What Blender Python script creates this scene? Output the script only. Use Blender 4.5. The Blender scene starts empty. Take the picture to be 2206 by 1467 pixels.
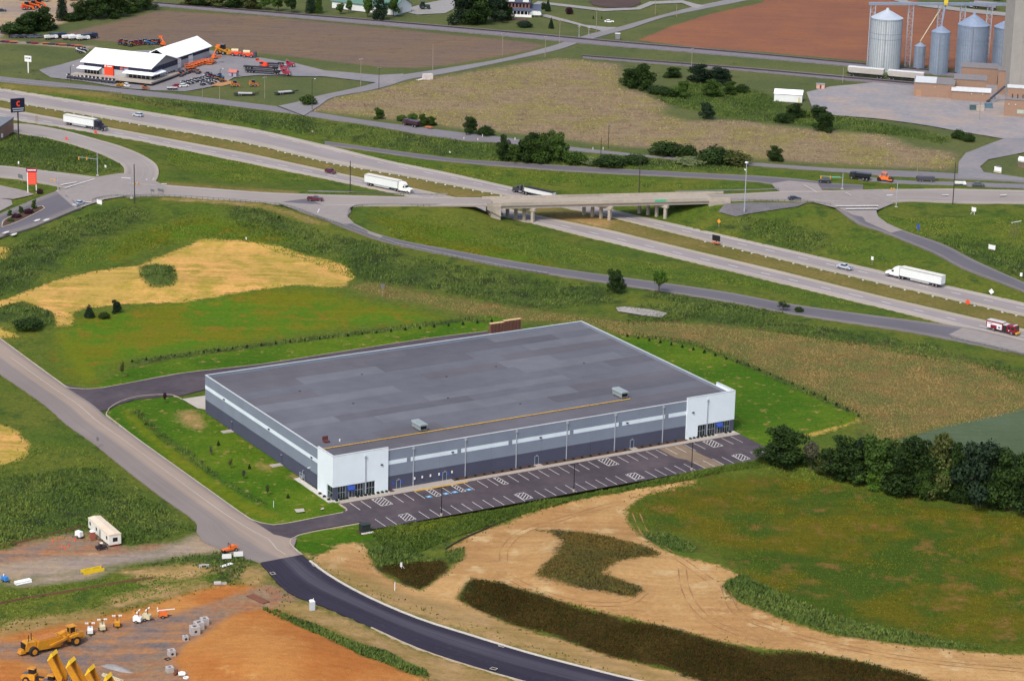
import bpy, math, random, numpy as np
from mathutils import Vector, Matrix
from mathutils.geometry import delaunay_2d_cdt
random.seed(7); RNG = np.random.default_rng(7)
SC = bpy.context.scene; COL = SC.collection

# ---------------------------------------------------------------- camera
CAM_H, F_PX, CX, CY = 229.0, 5700.0, 1103.0, 733.5
PITCH, ROLL = math.radians(16.62), math.radians(1.45)
def ray(px, py):
    x, y = px - CX, py - CY
    xr = x*math.cos(ROLL) + y*math.sin(ROLL); yr = -x*math.sin(ROLL) + y*math.cos(ROLL)
    return (xr, F_PX*math.cos(PITCH) - yr*math.sin(PITCH), -F_PX*math.sin(PITCH) - yr*math.cos(PITCH))
cam_data = bpy.data.cameras.new('camera'); cam = bpy.data.objects.new('camera', cam_data); COL.objects.link(cam)
cam_data.sensor_fit = 'HORIZONTAL'; cam_data.sensor_width = 36.0; cam_data.lens = 36.0*F_PX/2206.0
cam_data.clip_start = 1.0; cam_data.clip_end = 20000.0
_c = Vector(ray(CX, CY)); _x = (Vector(ray(CX+1, CY)) - _c).normalized(); _y = (_c - Vector(ray(CX, CY+1))).normalized(); _z = (-_c).normalized()
cam.matrix_world = Matrix(((_x.x, _y.x, _z.x, 0), (_x.y, _y.y, _z.y, 0), (_x.z, _y.z, _z.z, CAM_H), (0, 0, 0, 1)))
SC.camera = cam
# ---------------------------------------------------------------- sky and sun (bright, hazy overcast)
SUN_EL, SUN_AZ = math.radians(52), math.radians(205)          # azimuth from +Y clockwise: behind the camera, a little to its left
world = bpy.data.worlds.new('World'); SC.world = world; world.use_nodes = True
wn = world.node_tree; bg = wn.nodes['Background']; sky = wn.nodes.new('ShaderNodeTexSky')
sky.sky_type = 'NISHITA'; sky.sun_disc = False; sky.sun_elevation = SUN_EL; sky.sun_rotation = SUN_AZ
sky.air_density = 1.0; sky.dust_density = 4.0; sky.ozone_density = 0.6; sky.altitude = 200
wn.links.new(sky.outputs[0], bg.inputs[0]); bg.inputs[1].default_value = 0.15
sun_data = bpy.data.lights.new('sun', 'SUN'); sun_data.energy = 1.5; sun_data.angle = math.radians(14); sun_data.color = (1.0, 0.97, 0.93)
sun = bpy.data.objects.new('sun', sun_data); COL.objects.link(sun)
_s = Vector((math.sin(SUN_AZ)*math.cos(SUN_EL), math.cos(SUN_AZ)*math.cos(SUN_EL), math.sin(SUN_EL)))
sun.rotation_euler = _s.to_track_quat('Z', 'Y').to_euler(); sun.location = (0, 300, 500)
vs = SC.view_settings; vs.view_transform = 'Standard'; vs.look = 'None'; vs.exposure = 0.55; vs.gamma = 1.0; vs.use_curve_mapping = False
SC.cycles.max_bounces = 5; SC.cycles.diffuse_bounces = 3; SC.cycles.glossy_bounces = 2; SC.cycles.transparent_max_bounces = 8

# ---------------------------------------------------------------- materials
def lin(v):
    v /= 255.0
    return v/12.92 if v <= 0.04045 else ((v + 0.055)/1.055)**2.4
ALB = 0.92
def S(r, g, b, k=1.0): return (min(lin(r)*ALB*k, .9), min(lin(g)*ALB*k, .9), min(lin(b)*ALB*k, .9), 1.0)
def H(r, g, b, k=.70): return S(r, g, b, k)                     # for level ground, which gets far more light than walls
MATS = {}
def nd(t, kind, **kw):
    n = t.nodes.new(kind)
    for k, v in kw.items():
        if k.startswith('i_'):
            key = k[2:]; n.inputs[int(key) if key.isdigit() else key].default_value = v
        else: setattr(n, k, v)
    return n
def mixc(t, a, b, f, blend='MIX'):
    n = nd(t, 'ShaderNodeMix', data_type='RGBA', blend_type=blend)
    for sock, v in ((n.inputs[0], f), (n.inputs[6], a), (n.inputs[7], b)):
        if isinstance(v, bpy.types.NodeSocket): t.links.new(v, sock)
        elif isinstance(v, (int, float)): sock.default_value = v if sock.type == 'VALUE' else (v, v, v, 1)
        else: sock.default_value = v
    return n.outputs[2]
def mth(t, op, a, b=None, clamp=False, c=None):
    n = nd(t, 'ShaderNodeMath', operation=op, use_clamp=clamp)
    for i, v in enumerate((a, b, c)):
        if v is None: continue
        if isinstance(v, bpy.types.NodeSocket): t.links.new(v, n.inputs[i])
        else: n.inputs[i].default_value = v
    return n.outputs[0]
def rng(t, v, a, b, c=0.0, d=1.0):
    n = nd(t, 'ShaderNodeMapRange'); t.links.new(v, n.inputs[0])
    for i, q in enumerate((a, b, c, d)): n.inputs[i+1].default_value = q
    return n.outputs[0]
def noise(t, vec, scale, detail=3.0, rough=0.55):
    n = nd(t, 'ShaderNodeTexNoise'); t.links.new(vec, n.inputs['Vector'])
    n.inputs['Scale'].default_value = scale; n.inputs['Detail'].default_value = detail; n.inputs['Roughness'].default_value = rough
    return n.outputs[0]
def mat(name, col, rough=0.75, metal=0.0, var=0.14, scale=1.5, dirt=None, dirt_amt=0.0, bump=0.0, spec=0.3, coord='obj'):
    """plain painted / mineral surface with fine grain and, if asked, blotches of a second colour"""
    if name in MATS: return MATS[name]
    m = bpy.data.materials.new(name); m.use_nodes = True; t = m.node_tree; b = t.nodes['Principled BSDF']
    b.inputs['Roughness'].default_value = rough; b.inputs['Metallic'].default_value = metal; b.inputs['Specular IOR Level'].default_value = spec
    if coord == 'obj': vec = nd(t, 'ShaderNodeTexCoord').outputs['Object']
    else: vec = nd(t, 'ShaderNodeNewGeometry').outputs['Position']
    n1 = noise(t, vec, scale, 4); n2 = noise(t, vec, scale*0.13, 3)
    base = col
    if dirt: base = mixc(t, col, dirt, mth(t, 'MULTIPLY', rng(t, n2, .42, .68), dirt_amt))
    f = mth(t, 'ADD', rng(t, n1, .3, .7, 1-var, 1+var*.6), rng(t, n2, .3, .7, -var*.5, var*.5))
    out = mixc(t, base, f, 1.0, 'MULTIPLY'); t.links.new(out, b.inputs['Base Color'])
    if bump > 0:
        bn = nd(t, 'ShaderNodeBump'); bn.inputs['Strength'].default_value = bump; bn.inputs['Distance'].default_value = 0.1
        t.links.new(n1, bn.inputs['Height']); t.links.new(bn.outputs[0], b.inputs['Normal'])
    MATS[name] = m; return m

# ---------------------------------------------------------------- mesh helpers: geometry is (verts, faces)
class G:
    def __init__(s): s.v, s.f = [], []
    def add(s, v, f):
        n = len(s.v); s.v += [tuple(p) for p in v]; s.f += [tuple(i+n for i in q) for q in f]; return s
    def box(s, x0, x1, y0, y1, z0, z1, tx=0.0, ty=0.0):
        """box, the top face pulled in by tx / ty"""
        return s.add([(x0,y0,z0),(x1,y0,z0),(x1,y1,z0),(x0,y1,z0),(x0+tx,y0+ty,z1),(x1-tx,y0+ty,z1),(x1-tx,y1-ty,z1),(x0+tx,y1-ty,z1)],
                     [(0,3,2,1),(4,5,6,7),(0,1,5,4),(1,2,6,5),(2,3,7,6),(3,0,4,7)])
    def prism(s, prof, y0, y1, inset=0.0):
        """profile in x,z (counter-clockwise seen from -y) swept along y"""
        n = len(prof); cx = sum(p[0] for p in prof)/n; cz = sum(p[1] for p in prof)/n
        v = [(x, y0, z) for x, z in prof] + [(x, y1, z) for x, z in prof]
        f = [tuple(range(n)), tuple(range(2*n-1, n-1, -1))] + [(i, n+i, n+(i+1) % n, (i+1) % n) for i in range(n)]
        return s.add(v, f)
    def cyl(s, c, r0, r1, h, n=12, axis='z'):
        v = []
        for k, r in ((0, r0), (h, r1)):
            for i in range(n):
                a = 2*math.pi*i/n; p = (r*math.cos(a), r*math.sin(a), k)
                if axis == 'y': p = (p[0], p[2], p[1])
                if axis == 'x': p = (p[2], p[0], p[1])
                v.append((p[0]+c[0], p[1]+c[1], p[2]+c[2]))
        f = [(i, (i+1) % n, n+(i+1) % n, n+i) for i in range(n)] + [tuple(range(n-1, -1, -1)), tuple(range(n, 2*n))]
        return s.add(v, f)
    def bar(s, a, b, w, h=None):
        """square bar from point a to point b"""
        h = h or w; a, b = Vector(a), Vector(b); d = (b-a).normalized()
        u = d.cross(Vector((0, 0, 1)));  u = u.normalized() if u.length > 1e-4 else Vector((1, 0, 0)); k = u.cross(d).normalized()
        v = [p + u*i*w/2 + k*j*h/2 for p in (a, b) for i, j in ((-1,-1),(1,-1),(1,1),(-1,1))]
        return s.add(v, [(0,1,2,3),(7,6,5,4),(0,4,5,1),(1,5,6,2),(2,6,7,3),(3,7,4,0)])
    def tube(s, pts, r, n=6):
        pts = [Vector(p) for p in pts]; rs = r if isinstance(r, (list, tuple)) else [r]*len(pts); v = []; f = []
        for i, p in enumerate(pts):
            d = (pts[min(i+1, len(pts)-1)] - pts[max(i-1, 0)]).normalized(); u = d.cross(Vector((0.3, 0.2, 1))).normalized(); k = d.cross(u)
            v += [p + (u*math.cos(2*math.pi*j/n) + k*math.sin(2*math.pi*j/n))*rs[i] for j in range(n)]
        for i in range(len(pts)-1): f += [(i*n+j, i*n+(j+1) % n, (i+1)*n+(j+1) % n, (i+1)*n+j) for j in range(n)]
        f += [tuple(range(n-1, -1, -1)), tuple(range((len(pts)-1)*n, len(pts)*n))]
        return s.add(v, f)
    def xf(s, loc=(0,0,0), rz=0.0, sc=1.0):
        c, q = math.cos(rz), math.sin(rz)
        s.v = [((x*c-y*q)*sc+loc[0], (x*q+y*c)*sc+loc[1], z*sc+loc[2]) for x, y, z in s.v]; return s
    def mesh(s, name):
        m = bpy.data.meshes.new(name); m.from_pydata(s.v, [], s.f); m.update(); return m
def obj(name, geo, material, parent=None, loc=None, rz=None, smooth=False):
    me = geo if isinstance(geo, bpy.types.Mesh) else geo.mesh(name)
    o = bpy.data.objects.new(name, me); COL.objects.link(o)
    if material and not me.materials: me.materials.append(material)
    if parent: o.parent = parent
    if loc is not None: o.location = loc
    if rz is not None: o.rotation_euler = (0, 0, rz)
    if smooth: me.polygons.foreach_set('use_smooth', [True]*len(me.polygons))
    return o
def tag(o, label=None, cat=None, group=None, kind=None):
    for k, v in (('label', label), ('category', cat), ('group', group), ('kind', kind)):
        if v: o[k] = v
    return o
def thing(name, label, cat, loc=(0,0,0), rz=0.0, group=None):
    o = bpy.data.objects.new(name, None); COL.objects.link(o); o.empty_display_size = 0.5
    o.location = loc; o.rotation_euler = (0, 0, rz); return tag(o, label, cat, group)
def dup(src, loc=None, rz=None, label=None, group=None, sc=None):
    """copy of a thing with copies of its parts and sub-parts (mesh data shared)"""
    def rec(o, par):
        c = o.copy(); COL.objects.link(c); c.parent = par
        for ch in o.children: rec(ch, c)
        return c
    r = rec(src, None)
    if loc is not None: r.location = loc
    if rz is not None: r.rotation_euler = (0, 0, rz)
    if sc is not None: r.scale = (sc, sc, sc) if isinstance(sc, (int, float)) else sc
    if label: r['label'] = label
    if group: r['group'] = group
    return r
# ---------------------------------------------------------------- from a photo pixel to a place on the land
def at(px, py, z=0.0):
    d = ray(px, py); t = (z - CAM_H)/d[2]; return np.array((d[0]*t, d[1]*t, z))
# road strips: stations (edge a px, edge b px, elevation); a = far edge, b = near edge
def pair(top, bot, zs, xs):
    """two traced edges resampled at the same picture columns -> stations"""
    tx, ty = zip(*top); bx, by = zip(*bot); zx, zz = zip(*zs)
    return [(x, float(np.interp(x, tx, ty)), x, float(np.interp(x, bx, by)), float(np.interp(x, zx, zz))) for x in xs]
HX = list(range(-240, 2500, 60))
UP = pair([(-240,151),(0,190),(560,280),(743,323),(819,343),(971,373.6),(1100,402.7),(1640,525),(1912,587),(2206,652.7),(2500,718)],
          [(-240,175),(0,215.5),(540,310),(717,352),(895,383.7),(1100,424),(1330,472),(1475,507.7),(1640,549),(1858,601),(2206,681),(2500,749)], [(0,0),(1,0)], HX)
LO = pair([(-240,190),(0,232),(540,331.7),(743,376),(888,405.3),(969,423),(1186,470),(1322,498),(1494,540),(1700,589),(1912,641.8),(2130,692),(2206,709),(2500,777)],
          [(-240,212),(0,254),(300,304),(540,353),(712,388),(794,405.3),(895,427),(1171,487),(1220,500),(1388,540),(1700,614.8),(1945,674.5),(2103,714),(2206,739),(2500,808)], [(0,0),(1,0)], HX)
OVER = pair([(-200,355),(0,357),(130,372),(230,385),(342,398),(560,414.8),(664,419),(870,425),(1070,427),(1450,422.5),(1600,418.5),(1677,413),(1765,412),(1902,409),(2040,407.6),(2206,411),(2450,416)],
            [(-200,378),(0,382),(120,400),(200,420),(266,424),(355,422.5),(560,436.5),(660,444),(760,444),(845,443.4),(1060,443),(1560,432.3),(1726,433.7),(1850,440),(1971,434.5),(2067,439),(2206,440),(2450,443)],
            [(-200,4),(0,4.5),(230,5),(560,5.6),(1000,6.4),(1300,6.6),(1560,6.3),(1800,5.4),(2206,4.6)], list(range(-200, 2460, 70)))
WEST = [(-60,492,-60,545,3.0),(0,462,0,512,3.6),(60,436,78,488,4.0),(118,414,165,452,4.6),(128,410,178,448,4.7)]      # road that climbs to the left crossing
RAMP_W = [(-160,212,-160,228,0.2),(0,262,0,276,0.8),(60,268,40,288,1.2),(135,281,110,300,1.8),(200,298,175,318,2.6),(262,316,225,336,3.4),(310,336,262,356,4.2),(338,356,268,372,4.8),(342,378,258,386,5.0),(330,400,240,396,5.0)]
RAMP_E = [(690,425,600,437,5.8),(755,450,650,456,5.9),(749,468,700,473,5.9),(764,484,732,486.5,5.8),(800,500,790,508,5.4),(870,519.5,850,527,4.9),(1000,544,985,555,4.0),(1100,562,1095,577,3.3),(1240,584,1235,599,2.4),(1400,606,1400,624,1.6),(1560,629,1560,649,1.0),(1700,655,1700,676,.5),(1850,676,1850,699,.2),(1960,690,1960,716,.1),(2090,708,2090,741,.1),(2206,736,2206,764,.05),(2420,790,2420,815,0.0)]
RAMP_NW = pair([(700,305),(773,315),(895,331.7),(1000,344.4),(1319,364),(1600,378.7),(1696,383),(1770,394),(1860,400)],
               [(700,312),(761,320.5),(819,329.5),(946,347),(1100,360),(1232,370.5),(1464,382),(1600,389),(1660,396),(1720,406),(1860,408)],
               [(700,.1),(770,.3),(1000,1.4),(1300,3.0),(1600,4.6),(1860,5.2)], [700,740,790,850,920,1000,1100,1200,1320,1450,1560,1640,1720,1790,1860])
RAMP_SE = [(1890,430,1790,432,5.3),(1889,452,1800,448,5.2),(1893,468,1847,482,4.9),(1912,482,1880,493,4.7),(1954,500,1913,505,4.3),(2035,528,2012,545,3.2),(2103,563,2076,579,2.2),(2206,609,2206,629,1.0),(2340,668,2340,694,.2)]
FRONT = pair([(-200,138),(0,166),(254,191),(400,206),(560,225.5),(626,234),(768,257),(870,271),(997,287),(1100,298.7),(1232,317.7),(1391,335),(1640,352.5),(1792,363.6),(1957,369.5),(2064,375),(2206,384),(2450,400)],
             [(-200,148),(0,176),(254,200),(400,215.5),(560,235.5),(641,247),(768,265),(870,283),(1000,302),(1100,309),(1232,325.5),(1446,342.5),(1640,358.5),(1803,370.5),(1930,381),(2067,385.6),(2206,393),(2450,408)],
             [(-200,1.2),(0,1.6),(400,3),(800,4.2),(1600,4.8),(2206,4.6)], list(range(-200, 2460, 80)))
WORK = pair([(1850,380),(1930,389),(2206,398),(2450,410)], [(1850,388),(1930,396),(2206,406),(2450,418)], [(1850,4.9),(2206,4.6)], [1850,1930,2020,2110,2206,2330,2450])
SIDE = [(600,229,655,250,4.1),(640,221,690,228,4.2),(680,209,718,210.7,4.2),(774,189,800,195,4.3),(814,177.7,850,182,4.3),(845,166,885,171,4.3),(936,152,971,157,4.4),(1080,128,1100,130.7,4.6),(1186,101.5,1200,109,5.0),(1232,86,1250,92.5,5.2),(1301,67,1316,73.6,5.0),(1334,59.6,1360,62,5.0),(1420,35.5,1432,38.5,5.0),(1499,15,1524,19,5.2),(1575,-1,1613,1,5.4),(1760,-42,1800,-40,5.6)]
DRIVE = [(-120,640,-150,700,0),(0,730.5,-30,785,0),(78,787.5,0,805.6,0),(142,834,54,842,0),(200,872,103.6,878,0),(234,902,136,908,0),(290,942,175,936,0),(341,979,212,962.7,0),(400,1021,272,1011.8,0),(463,1066,354,1074.5,0),(510,1100,409,1112.6,0),(560,1128,425,1131,0),(600,1145,424,1146,0),(640,1160,440,1168,-.02),(634,1178,512,1197,-.05),(651,1195,562,1212,-.1)]
NEWROAD = [(651,1195,562,1212,-.1),(706,1237.5,620,1273.6,-.5),(790,1284.7,706,1309.6,-1.1),(900,1332,800,1352,-1.9),(1012,1368,900,1397,-2.6),(1140,1407,1012,1434.5,-3.3),(1262,1439,1140,1471,-3.9),(1376,1467,1270,1504,-4.4),(1560,1508,1450,1550,-5)]
NDRIVE = [(130,826,215,886,0),(197,838,233,882,0),(259,829,290,860,0),(388,805.6,400,850,0),(447,797,455,836,0),(560,785,575,830,0),(730,759,745,800,0),(921,730,940,770,0),(1051,714,1070,750,0),(1120,704,1140,735,0)]
DEALER_DRIVE = [(690,153,690,163,4.3),(760,158,750,168,4.3),(815,165,800,178,4.3),(870,160,850,182,4.3)]
STRIPS = dict(highway_upper=UP, highway_lower=LO, overpass_road=OVER, west_road=WEST, ramp_west=RAMP_W, ramp_east=RAMP_E, ramp_northwest=RAMP_NW,
              ramp_southeast=RAMP_SE, frontage_road=FRONT, work_lane=WORK, side_road=SIDE, industrial_drive=DRIVE, new_road=NEWROAD, north_drive=NDRIVE)
RAIL = [(330,6,330,13,5.2),(540,23,540,31,5.2),(819,45,819,55,5.2),(1100,69,1100,80,5.3),(1232,81,1232,92,5.3),(1308,88,1308,99,5.3),(1640,117,1640,127,5.3),(1860,138,1860,147,5.3),(2206,170,2206,180,5.3),(2400,188,2400,198,5.3)]
SIDING = [(1256,120,1256,126,4.9),(1486,138,1486,144,4.9),(1640,150,1640,157,4.9),(1825,166,1825,174,4.9),(2100,190,2100,198,4.9)]
def crom(P, step):
    """Catmull-Rom resample of an (n,k) array"""
    P = np.asarray(P, float); Q = np.vstack([2*P[0]-P[1], P, 2*P[-1]-P[-2]]); out = []
    for i in range(1, len(Q)-2):
        n = max(1, int(np.linalg.norm(Q[i+1][:2]-Q[i][:2])/step))
        for k in range(n):
            t = k/n; a, b, c, d = Q[i-1], Q[i], Q[i+1], Q[i+2]
            out.append(.5*((2*b)+(-a+c)*t+(2*a-5*b+4*c-d)*t*t+(-a+3*b-3*c+d)*t**3))
    out.append(Q[-2]); return np.array(out)
def world_strip(st, step=4.0, smooth=True):
    P = np.array([np.hstack([at(s[0], s[1], s[4]), at(s[2], s[3], s[4])]) for s in st])
    return crom(P, step)
WS = {k: world_strip(v) for k, v in STRIPS.items()}
WS['rail_bed'] = world_strip(RAIL); WS['siding_bed'] = world_strip(SIDING)

# ---- elevation field: inverse-distance blend of road levels and spot heights
ctrl = []
for k, P in WS.items():
    if k in ('work_lane',): continue
    for i in range(0, len(P), 3):
        for w in (0, .5, 1):
            p = P[i, :3]*(1-w) + P[i, 3:]*w
            ctrl.append((p[0], p[1], p[2]))
A_ = at(1085, 450, 6.5); B_ = at(1535, 440, 6.4)                     # no bank between the bridge abutments
def under_bridge(x, y):
    d = (B_-A_)[:2]; L = np.linalg.norm(d); d = d/L; q = np.array((x, y)) - A_[:2]
    s = q@d; n = abs(q@np.array((-d[1], d[0]))); return 0 < s < L and n < 25
ctrl = [c for c in ctrl if not (under_bridge(c[0], c[1]) and c[2] > 3)]
spots = [  # px, py, height: fields, toes of the banks, the dug slopes
 (450,480,2.6),(300,510,1.6),(600,500,3.2),(560,560,1.4),(700,540,2.2),(740,600,1.0),(860,590,1.2),(980,620,.8),(1150,640,.5),(1320,660,.4),(1500,680,.2),(1700,730,.1),(1900,770,0),(2150,800,0),
 (60,560,2.2),(120,520,2.6),(20,620,1.4),(100,640,1.6),(250,600,1.5),(420,560,1.7),(520,600,1.4),(650,590,1.5),(180,690,.3),(300,700,0),(500,680,0),(700,660,.2),(300,780,0),(600,740,0),(900,700,0),(850,650,.5),
 (447,888,0),(719,1077,0),(1576,929,0),(1260,740,0),(850,880,0),(1100,850,0),(1300,800,0),(1000,980,0),(1400,760,0),(1650,850,0),(1800,900,0),(1700,940,0),(2000,860,0),(2100,930,0),(2200,900,0),(2000,800,0),
 (300,900,-.2),(345,962,-.9),(400,1010,-.9),(460,1060,-.9),(290,905,-.7),(520,1090,-.7),(440,960,.1),(540,1040,.1),(620,1090,0),(330,870,0),(640,1060,0),
 (850,1095,0),(1000,1065,0),(1150,1035,0),(1300,1005,0),(1450,975,0),(1560,950,0),(828,1128,.1),(935,1104,.1),(1048,1079,.1),(1140,1067,.1),(1230,1050,.1),(1358,1023,.1),(1535,996,.1),(1617,982,.1),
 (850,1150,-.5),(940,1130,-.9),(1050,1103,-1.0),(1150,1083,-1.0),(1260,1058,-1.0),(1380,1033,-.7),(1550,1006,-.3),
 (880,1168,-1.6),(1000,1145,-2.0),(1100,1116,-2.0),(1200,1085,-2.0),(1300,1062,-1.8),(1420,1040,-1.2),(1500,1030,-.8),(1640,1000,-.2),
 (1050,1200,-2.0),(1150,1150,-1.8),(1250,1200,-.6),(1320,1180,-.8),(1300,1260,-1.4),(1200,1230,-1.2),(1100,1240,-2.2),(1250,1300,-2.3),(1400,1335,-2.4),(1450,1250,-2.2),(1550,1300,-2.2),(1650,1370,-2.5),(1800,1395,-2.7),(1950,1440,-3),(2150,1450,-3),(1030,1246,-2.1),(1150,1275,-2.2),(1500,1365,-2.5),(1640,1398,-2.6),(2010,1465,-3.2),
 (1000,1305,-3.4),(1100,1345,-4.0),(1200,1375,-4.4),(1320,1415,-4.8),(1450,1445,-5.2),(1600,1478,-5.6),(1800,1530,-6),(960,1210,-2.0),(900,1190,-2.0),(905,1270,-3.0),(850,1252,-2.4),(810,1225,-1.8),(780,1180,-.8),(740,1200,-.5),(800,1255,-1.3),(900,1300,-2.2),(1000,1340,-2.9),(1150,1390,-3.6),
 (1450,1130,-1.8),(1600,1100,-1.0),(1700,1150,-1.2),(1800,1250,-1.6),(1700,1290,-1.7),(1950,1330,-2.2),(2100,1200,-1.2),(2180,1330,-2.2),(1900,1080,-.4),(2150,1110,-.4),(1620,1210,-1.2),(1850,1350,-2.2),
 (0,1100,0),(100,1150,0),(225,1180,0),(300,1100,0),(380,1130,0),(150,950,0),(100,1000,0),(0,930,.4),(50,900,.3),(250,1240,-.3),(450,1225,-.3),(100,1290,-.9),(300,1262,-.9),(0,1320,-.9),(420,1260,-.7),(100,1345,-.5),(0,1380,-.4),(200,1400,-.5),(400,1340,-.4),(540,1280,-.3),(600,1300,-.4),(450,1400,.3),(520,1380,1.0),(620,1400,.9),(700,1430,.2),(560,1450,1.0),(0,1460,-.4),(250,1460,-.5),(820,1440,-.6),(660,1350,-.6),(900,1450,-1.8),(500,1335,.2),(400,1420,-.1),
 (420,290,.4),(500,390,3.0),(420,370,1.5),(600,395,2.0),(700,400,1.0),(400,345,.6),(100,330,3.5),(180,350,4.4),(30,320,3.6),(850,470,4.0),(950,480,3.2),(1000,520,2.0),(1100,500,.6),(1050,470,3.0),(1120,520,.5),(1300,560,.4),(1450,590,.5),(1600,600,.4),(820,460,5.2),(1000,455,4.6),
 (1090,480,.2),(1250,478,0),(1330,470,0),(1450,475,0),(1500,478,1.0),(1560,470,3.6),(1620,465,4.2),(1580,500,1.4),(1700,500,2.2),(1780,530,1.2),(1850,540,1.6),(1700,460,4.4),(1950,570,1.0),(2100,610,.6),(2000,480,4.2),(2100,470,4.2),(2150,520,3.2),(2206,560,2.6),(2206,480,4),(1950,460,4.4),
 (500,245,2.0),(700,280,1.2),(900,310,1.6),(300,215,1.2),(1000,318,2.6),(1150,338,3.4),(1350,352,4.2),(1500,362,4.6),(900,350,.2),(1050,372,.2),(1150,385,.6),(1300,395,1.4),(1500,400,3),(1620,400,4.6),(1450,408,2),
 (62,150,3),(30,110,4),(250,150,3.6),(400,130,4.2),(550,160,4.2),(600,190,4.2),(300,90,4.4),(700,100,4.6),(1000,110,4.8),(200,50,4.8),(100,20,5),(900,20,5.4),(1100,30,5.4),(1300,20,5.4),(1250,45,5.3),(1500,70,5.3),(1700,60,5.3),(1850,100,5.2),(2100,60,5.2),(1400,160,4.8),(1600,200,4.8),(1000,220,4.6),(1200,250,4.8),(1500,280,5.0),(1800,310,4.8),(1950,350,4.7),(1750,230,4.8),(1900,230,4.8),(2100,250,4.8),(2206,220,4.8),(2000,180,4.8),(1200,170,4.8),(800,225,4.4),(2150,330,4.7),(0,0,5),(2206,0,5.2),(0,60,4.6),(1980,285,6.4),(1900,270,5.8),(2040,292,5.4)]
ctrl += [tuple(at(a, b, c)) for a, b, c in spots]
ctrl += [(x, y, 0.0 if y < 800 else 4.8) for x in (-700, -450, 450, 700) for y in (450, 700, 1100, 1500)] + [(x, y, 5.0) for x in (-450, -200, 0, 200, 450) for y in (1500, 1650)]
ctrl += [(x, 460.0, -2.0 - .008*x) for x in range(-300, 301, 60)]
CT = np.array(ctrl)
GX0, GX1, GY0, GY1, GD = -340.0, 340.0, 470.0, 1500.0, 2.5
gx = np.arange(GX0, GX1+.1, GD); gy = np.arange(GY0, GY1+.1, GD)
def idw(X, Y):
    X = X.ravel(); Y = Y.ravel(); out = np.empty(len(X)); c = CT.astype(np.float32)
    for i in range(0, len(X), 4000):
        d2 = (X[i:i+4000, None].astype(np.float32)-c[:, 0])**2 + (Y[i:i+4000, None].astype(np.float32)-c[:, 1])**2 + 2.0
        w = 1.0/(d2*d2); out[i:i+4000] = (w*c[:, 2]).sum(1)/w.sum(1)
    return out
cxg = np.arange(GX0, GX1+5, 5.0); cyg = np.arange(GY0, GY1+5, 5.0)
CZ = idw(*np.meshgrid(cxg, cyg)).reshape(len(cyg), len(cxg))
for _ in range(2):
    p = np.pad(CZ, 1, 'edge'); CZ = (p[1:-1, 1:-1]*2 + p[:-2, 1:-1] + p[2:, 1:-1] + p[1:-1, :-2] + p[1:-1, 2:])/6
def bil(A, x0, y0, d, x, y):
    fx = np.clip((np.asarray(x, float)-x0)/d, 0, A.shape[1]-1.001); fy = np.clip((np.asarray(y, float)-y0)/d, 0, A.shape[0]-1.001)
    ix = fx.astype(int); iy = fy.astype(int); fx = fx-ix; fy = fy-iy
    return (A[iy, ix]*(1-fx)+A[iy, ix+1]*fx)*(1-fy) + (A[iy+1, ix]*(1-fx)+A[iy+1, ix+1]*fx)*fy
BUMPS = []                                                         # heaps: x, y, rx, ry, angle, height
W0 = np.array((-43.64, 623.57)); WU = np.array((.85844, .51292))      # near corner and front direction of the warehouse
def Zs(x, y):
    z = bil(CZ, GX0, GY0, 5.0, x, y); x = np.asarray(x, float); y = np.asarray(y, float)
    bu = (x-W0[0])*WU[0]+(y-W0[1])*WU[1]; bv = (x-W0[0])*WU[1]-(y-W0[1])*WU[0]                # grass bank along the car park
    z = z + .8*np.exp(-((bv-25.6)/1.9)**2)*np.clip((bu+2)/8, 0, 1)*np.clip((128-bu)/8, 0, 1)
    for bx, by, rx, ry, a, h in BUMPS:
        u = (x-bx)*math.cos(a)+(y-by)*math.sin(a); v = -(x-bx)*math.sin(a)+(y-by)*math.cos(a)
        z = z + h*np.exp(-((u/rx)**2+(v/ry)**2))
    return z
def Z(x, y): return float(Zs(x, y))
TT = np.linspace(0, 1, 500)
def g(px, py):
    """where the line of sight through a pixel meets the land"""
    d = np.array(ray(px, py)); d = d/d[1]; y = 440 + TT*1200; h = CAM_H + d[2]*y - Zs(d[0]*y, y)
    i = int(np.argmax(h < 0)); i = max(i, 1); a, b = y[i-1], y[i]
    for _ in range(14):
        m = .5*(a+b)
        if CAM_H + d[2]*m - Z(d[0]*m, m) < 0: b = m
        else: a = m
    y = .5*(a+b); return np.array((d[0]*y, y, Z(d[0]*y, y)))
def heap(px, py, rx, ry, ang, h): p = g(px, py); BUMPS.append((p[0], p[1], rx, ry, ang, h))
heap(338, 612, 9, 7, .3, 2.6); heap(60, 690, 11, 8, .3, 1.6); heap(560, 1425, 20, 12, .4, 1.4); heap(1240, 1215, 14, 10, .3, 1.2)
heap(480, 610, 30, 9, .35, .5); heap(1700, 1300, 22, 14, .3, .9); heap(345, 1232, 30, 3, .5, .5); heap(60, 1455, 12, 8, .2, .8)
def hdg(p, q):
    a, b = g(*p), g(*q); return math.atan2(b[1]-a[1], b[0]-a[0])
def hpx(p, top):
    """height in metres of an upright thing that stands at pixel p and reaches up to picture row top"""
    a = g(*p); d = ray(p[0], top); return CAM_H + d[2]*a[1]/d[1] - a[2]
def mpp(p): a = g(*p); return math.sqrt(a[0]**2+a[1]**2+CAM_H**2)/F_PX      # metres per photo pixel, across the line of sight
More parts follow.
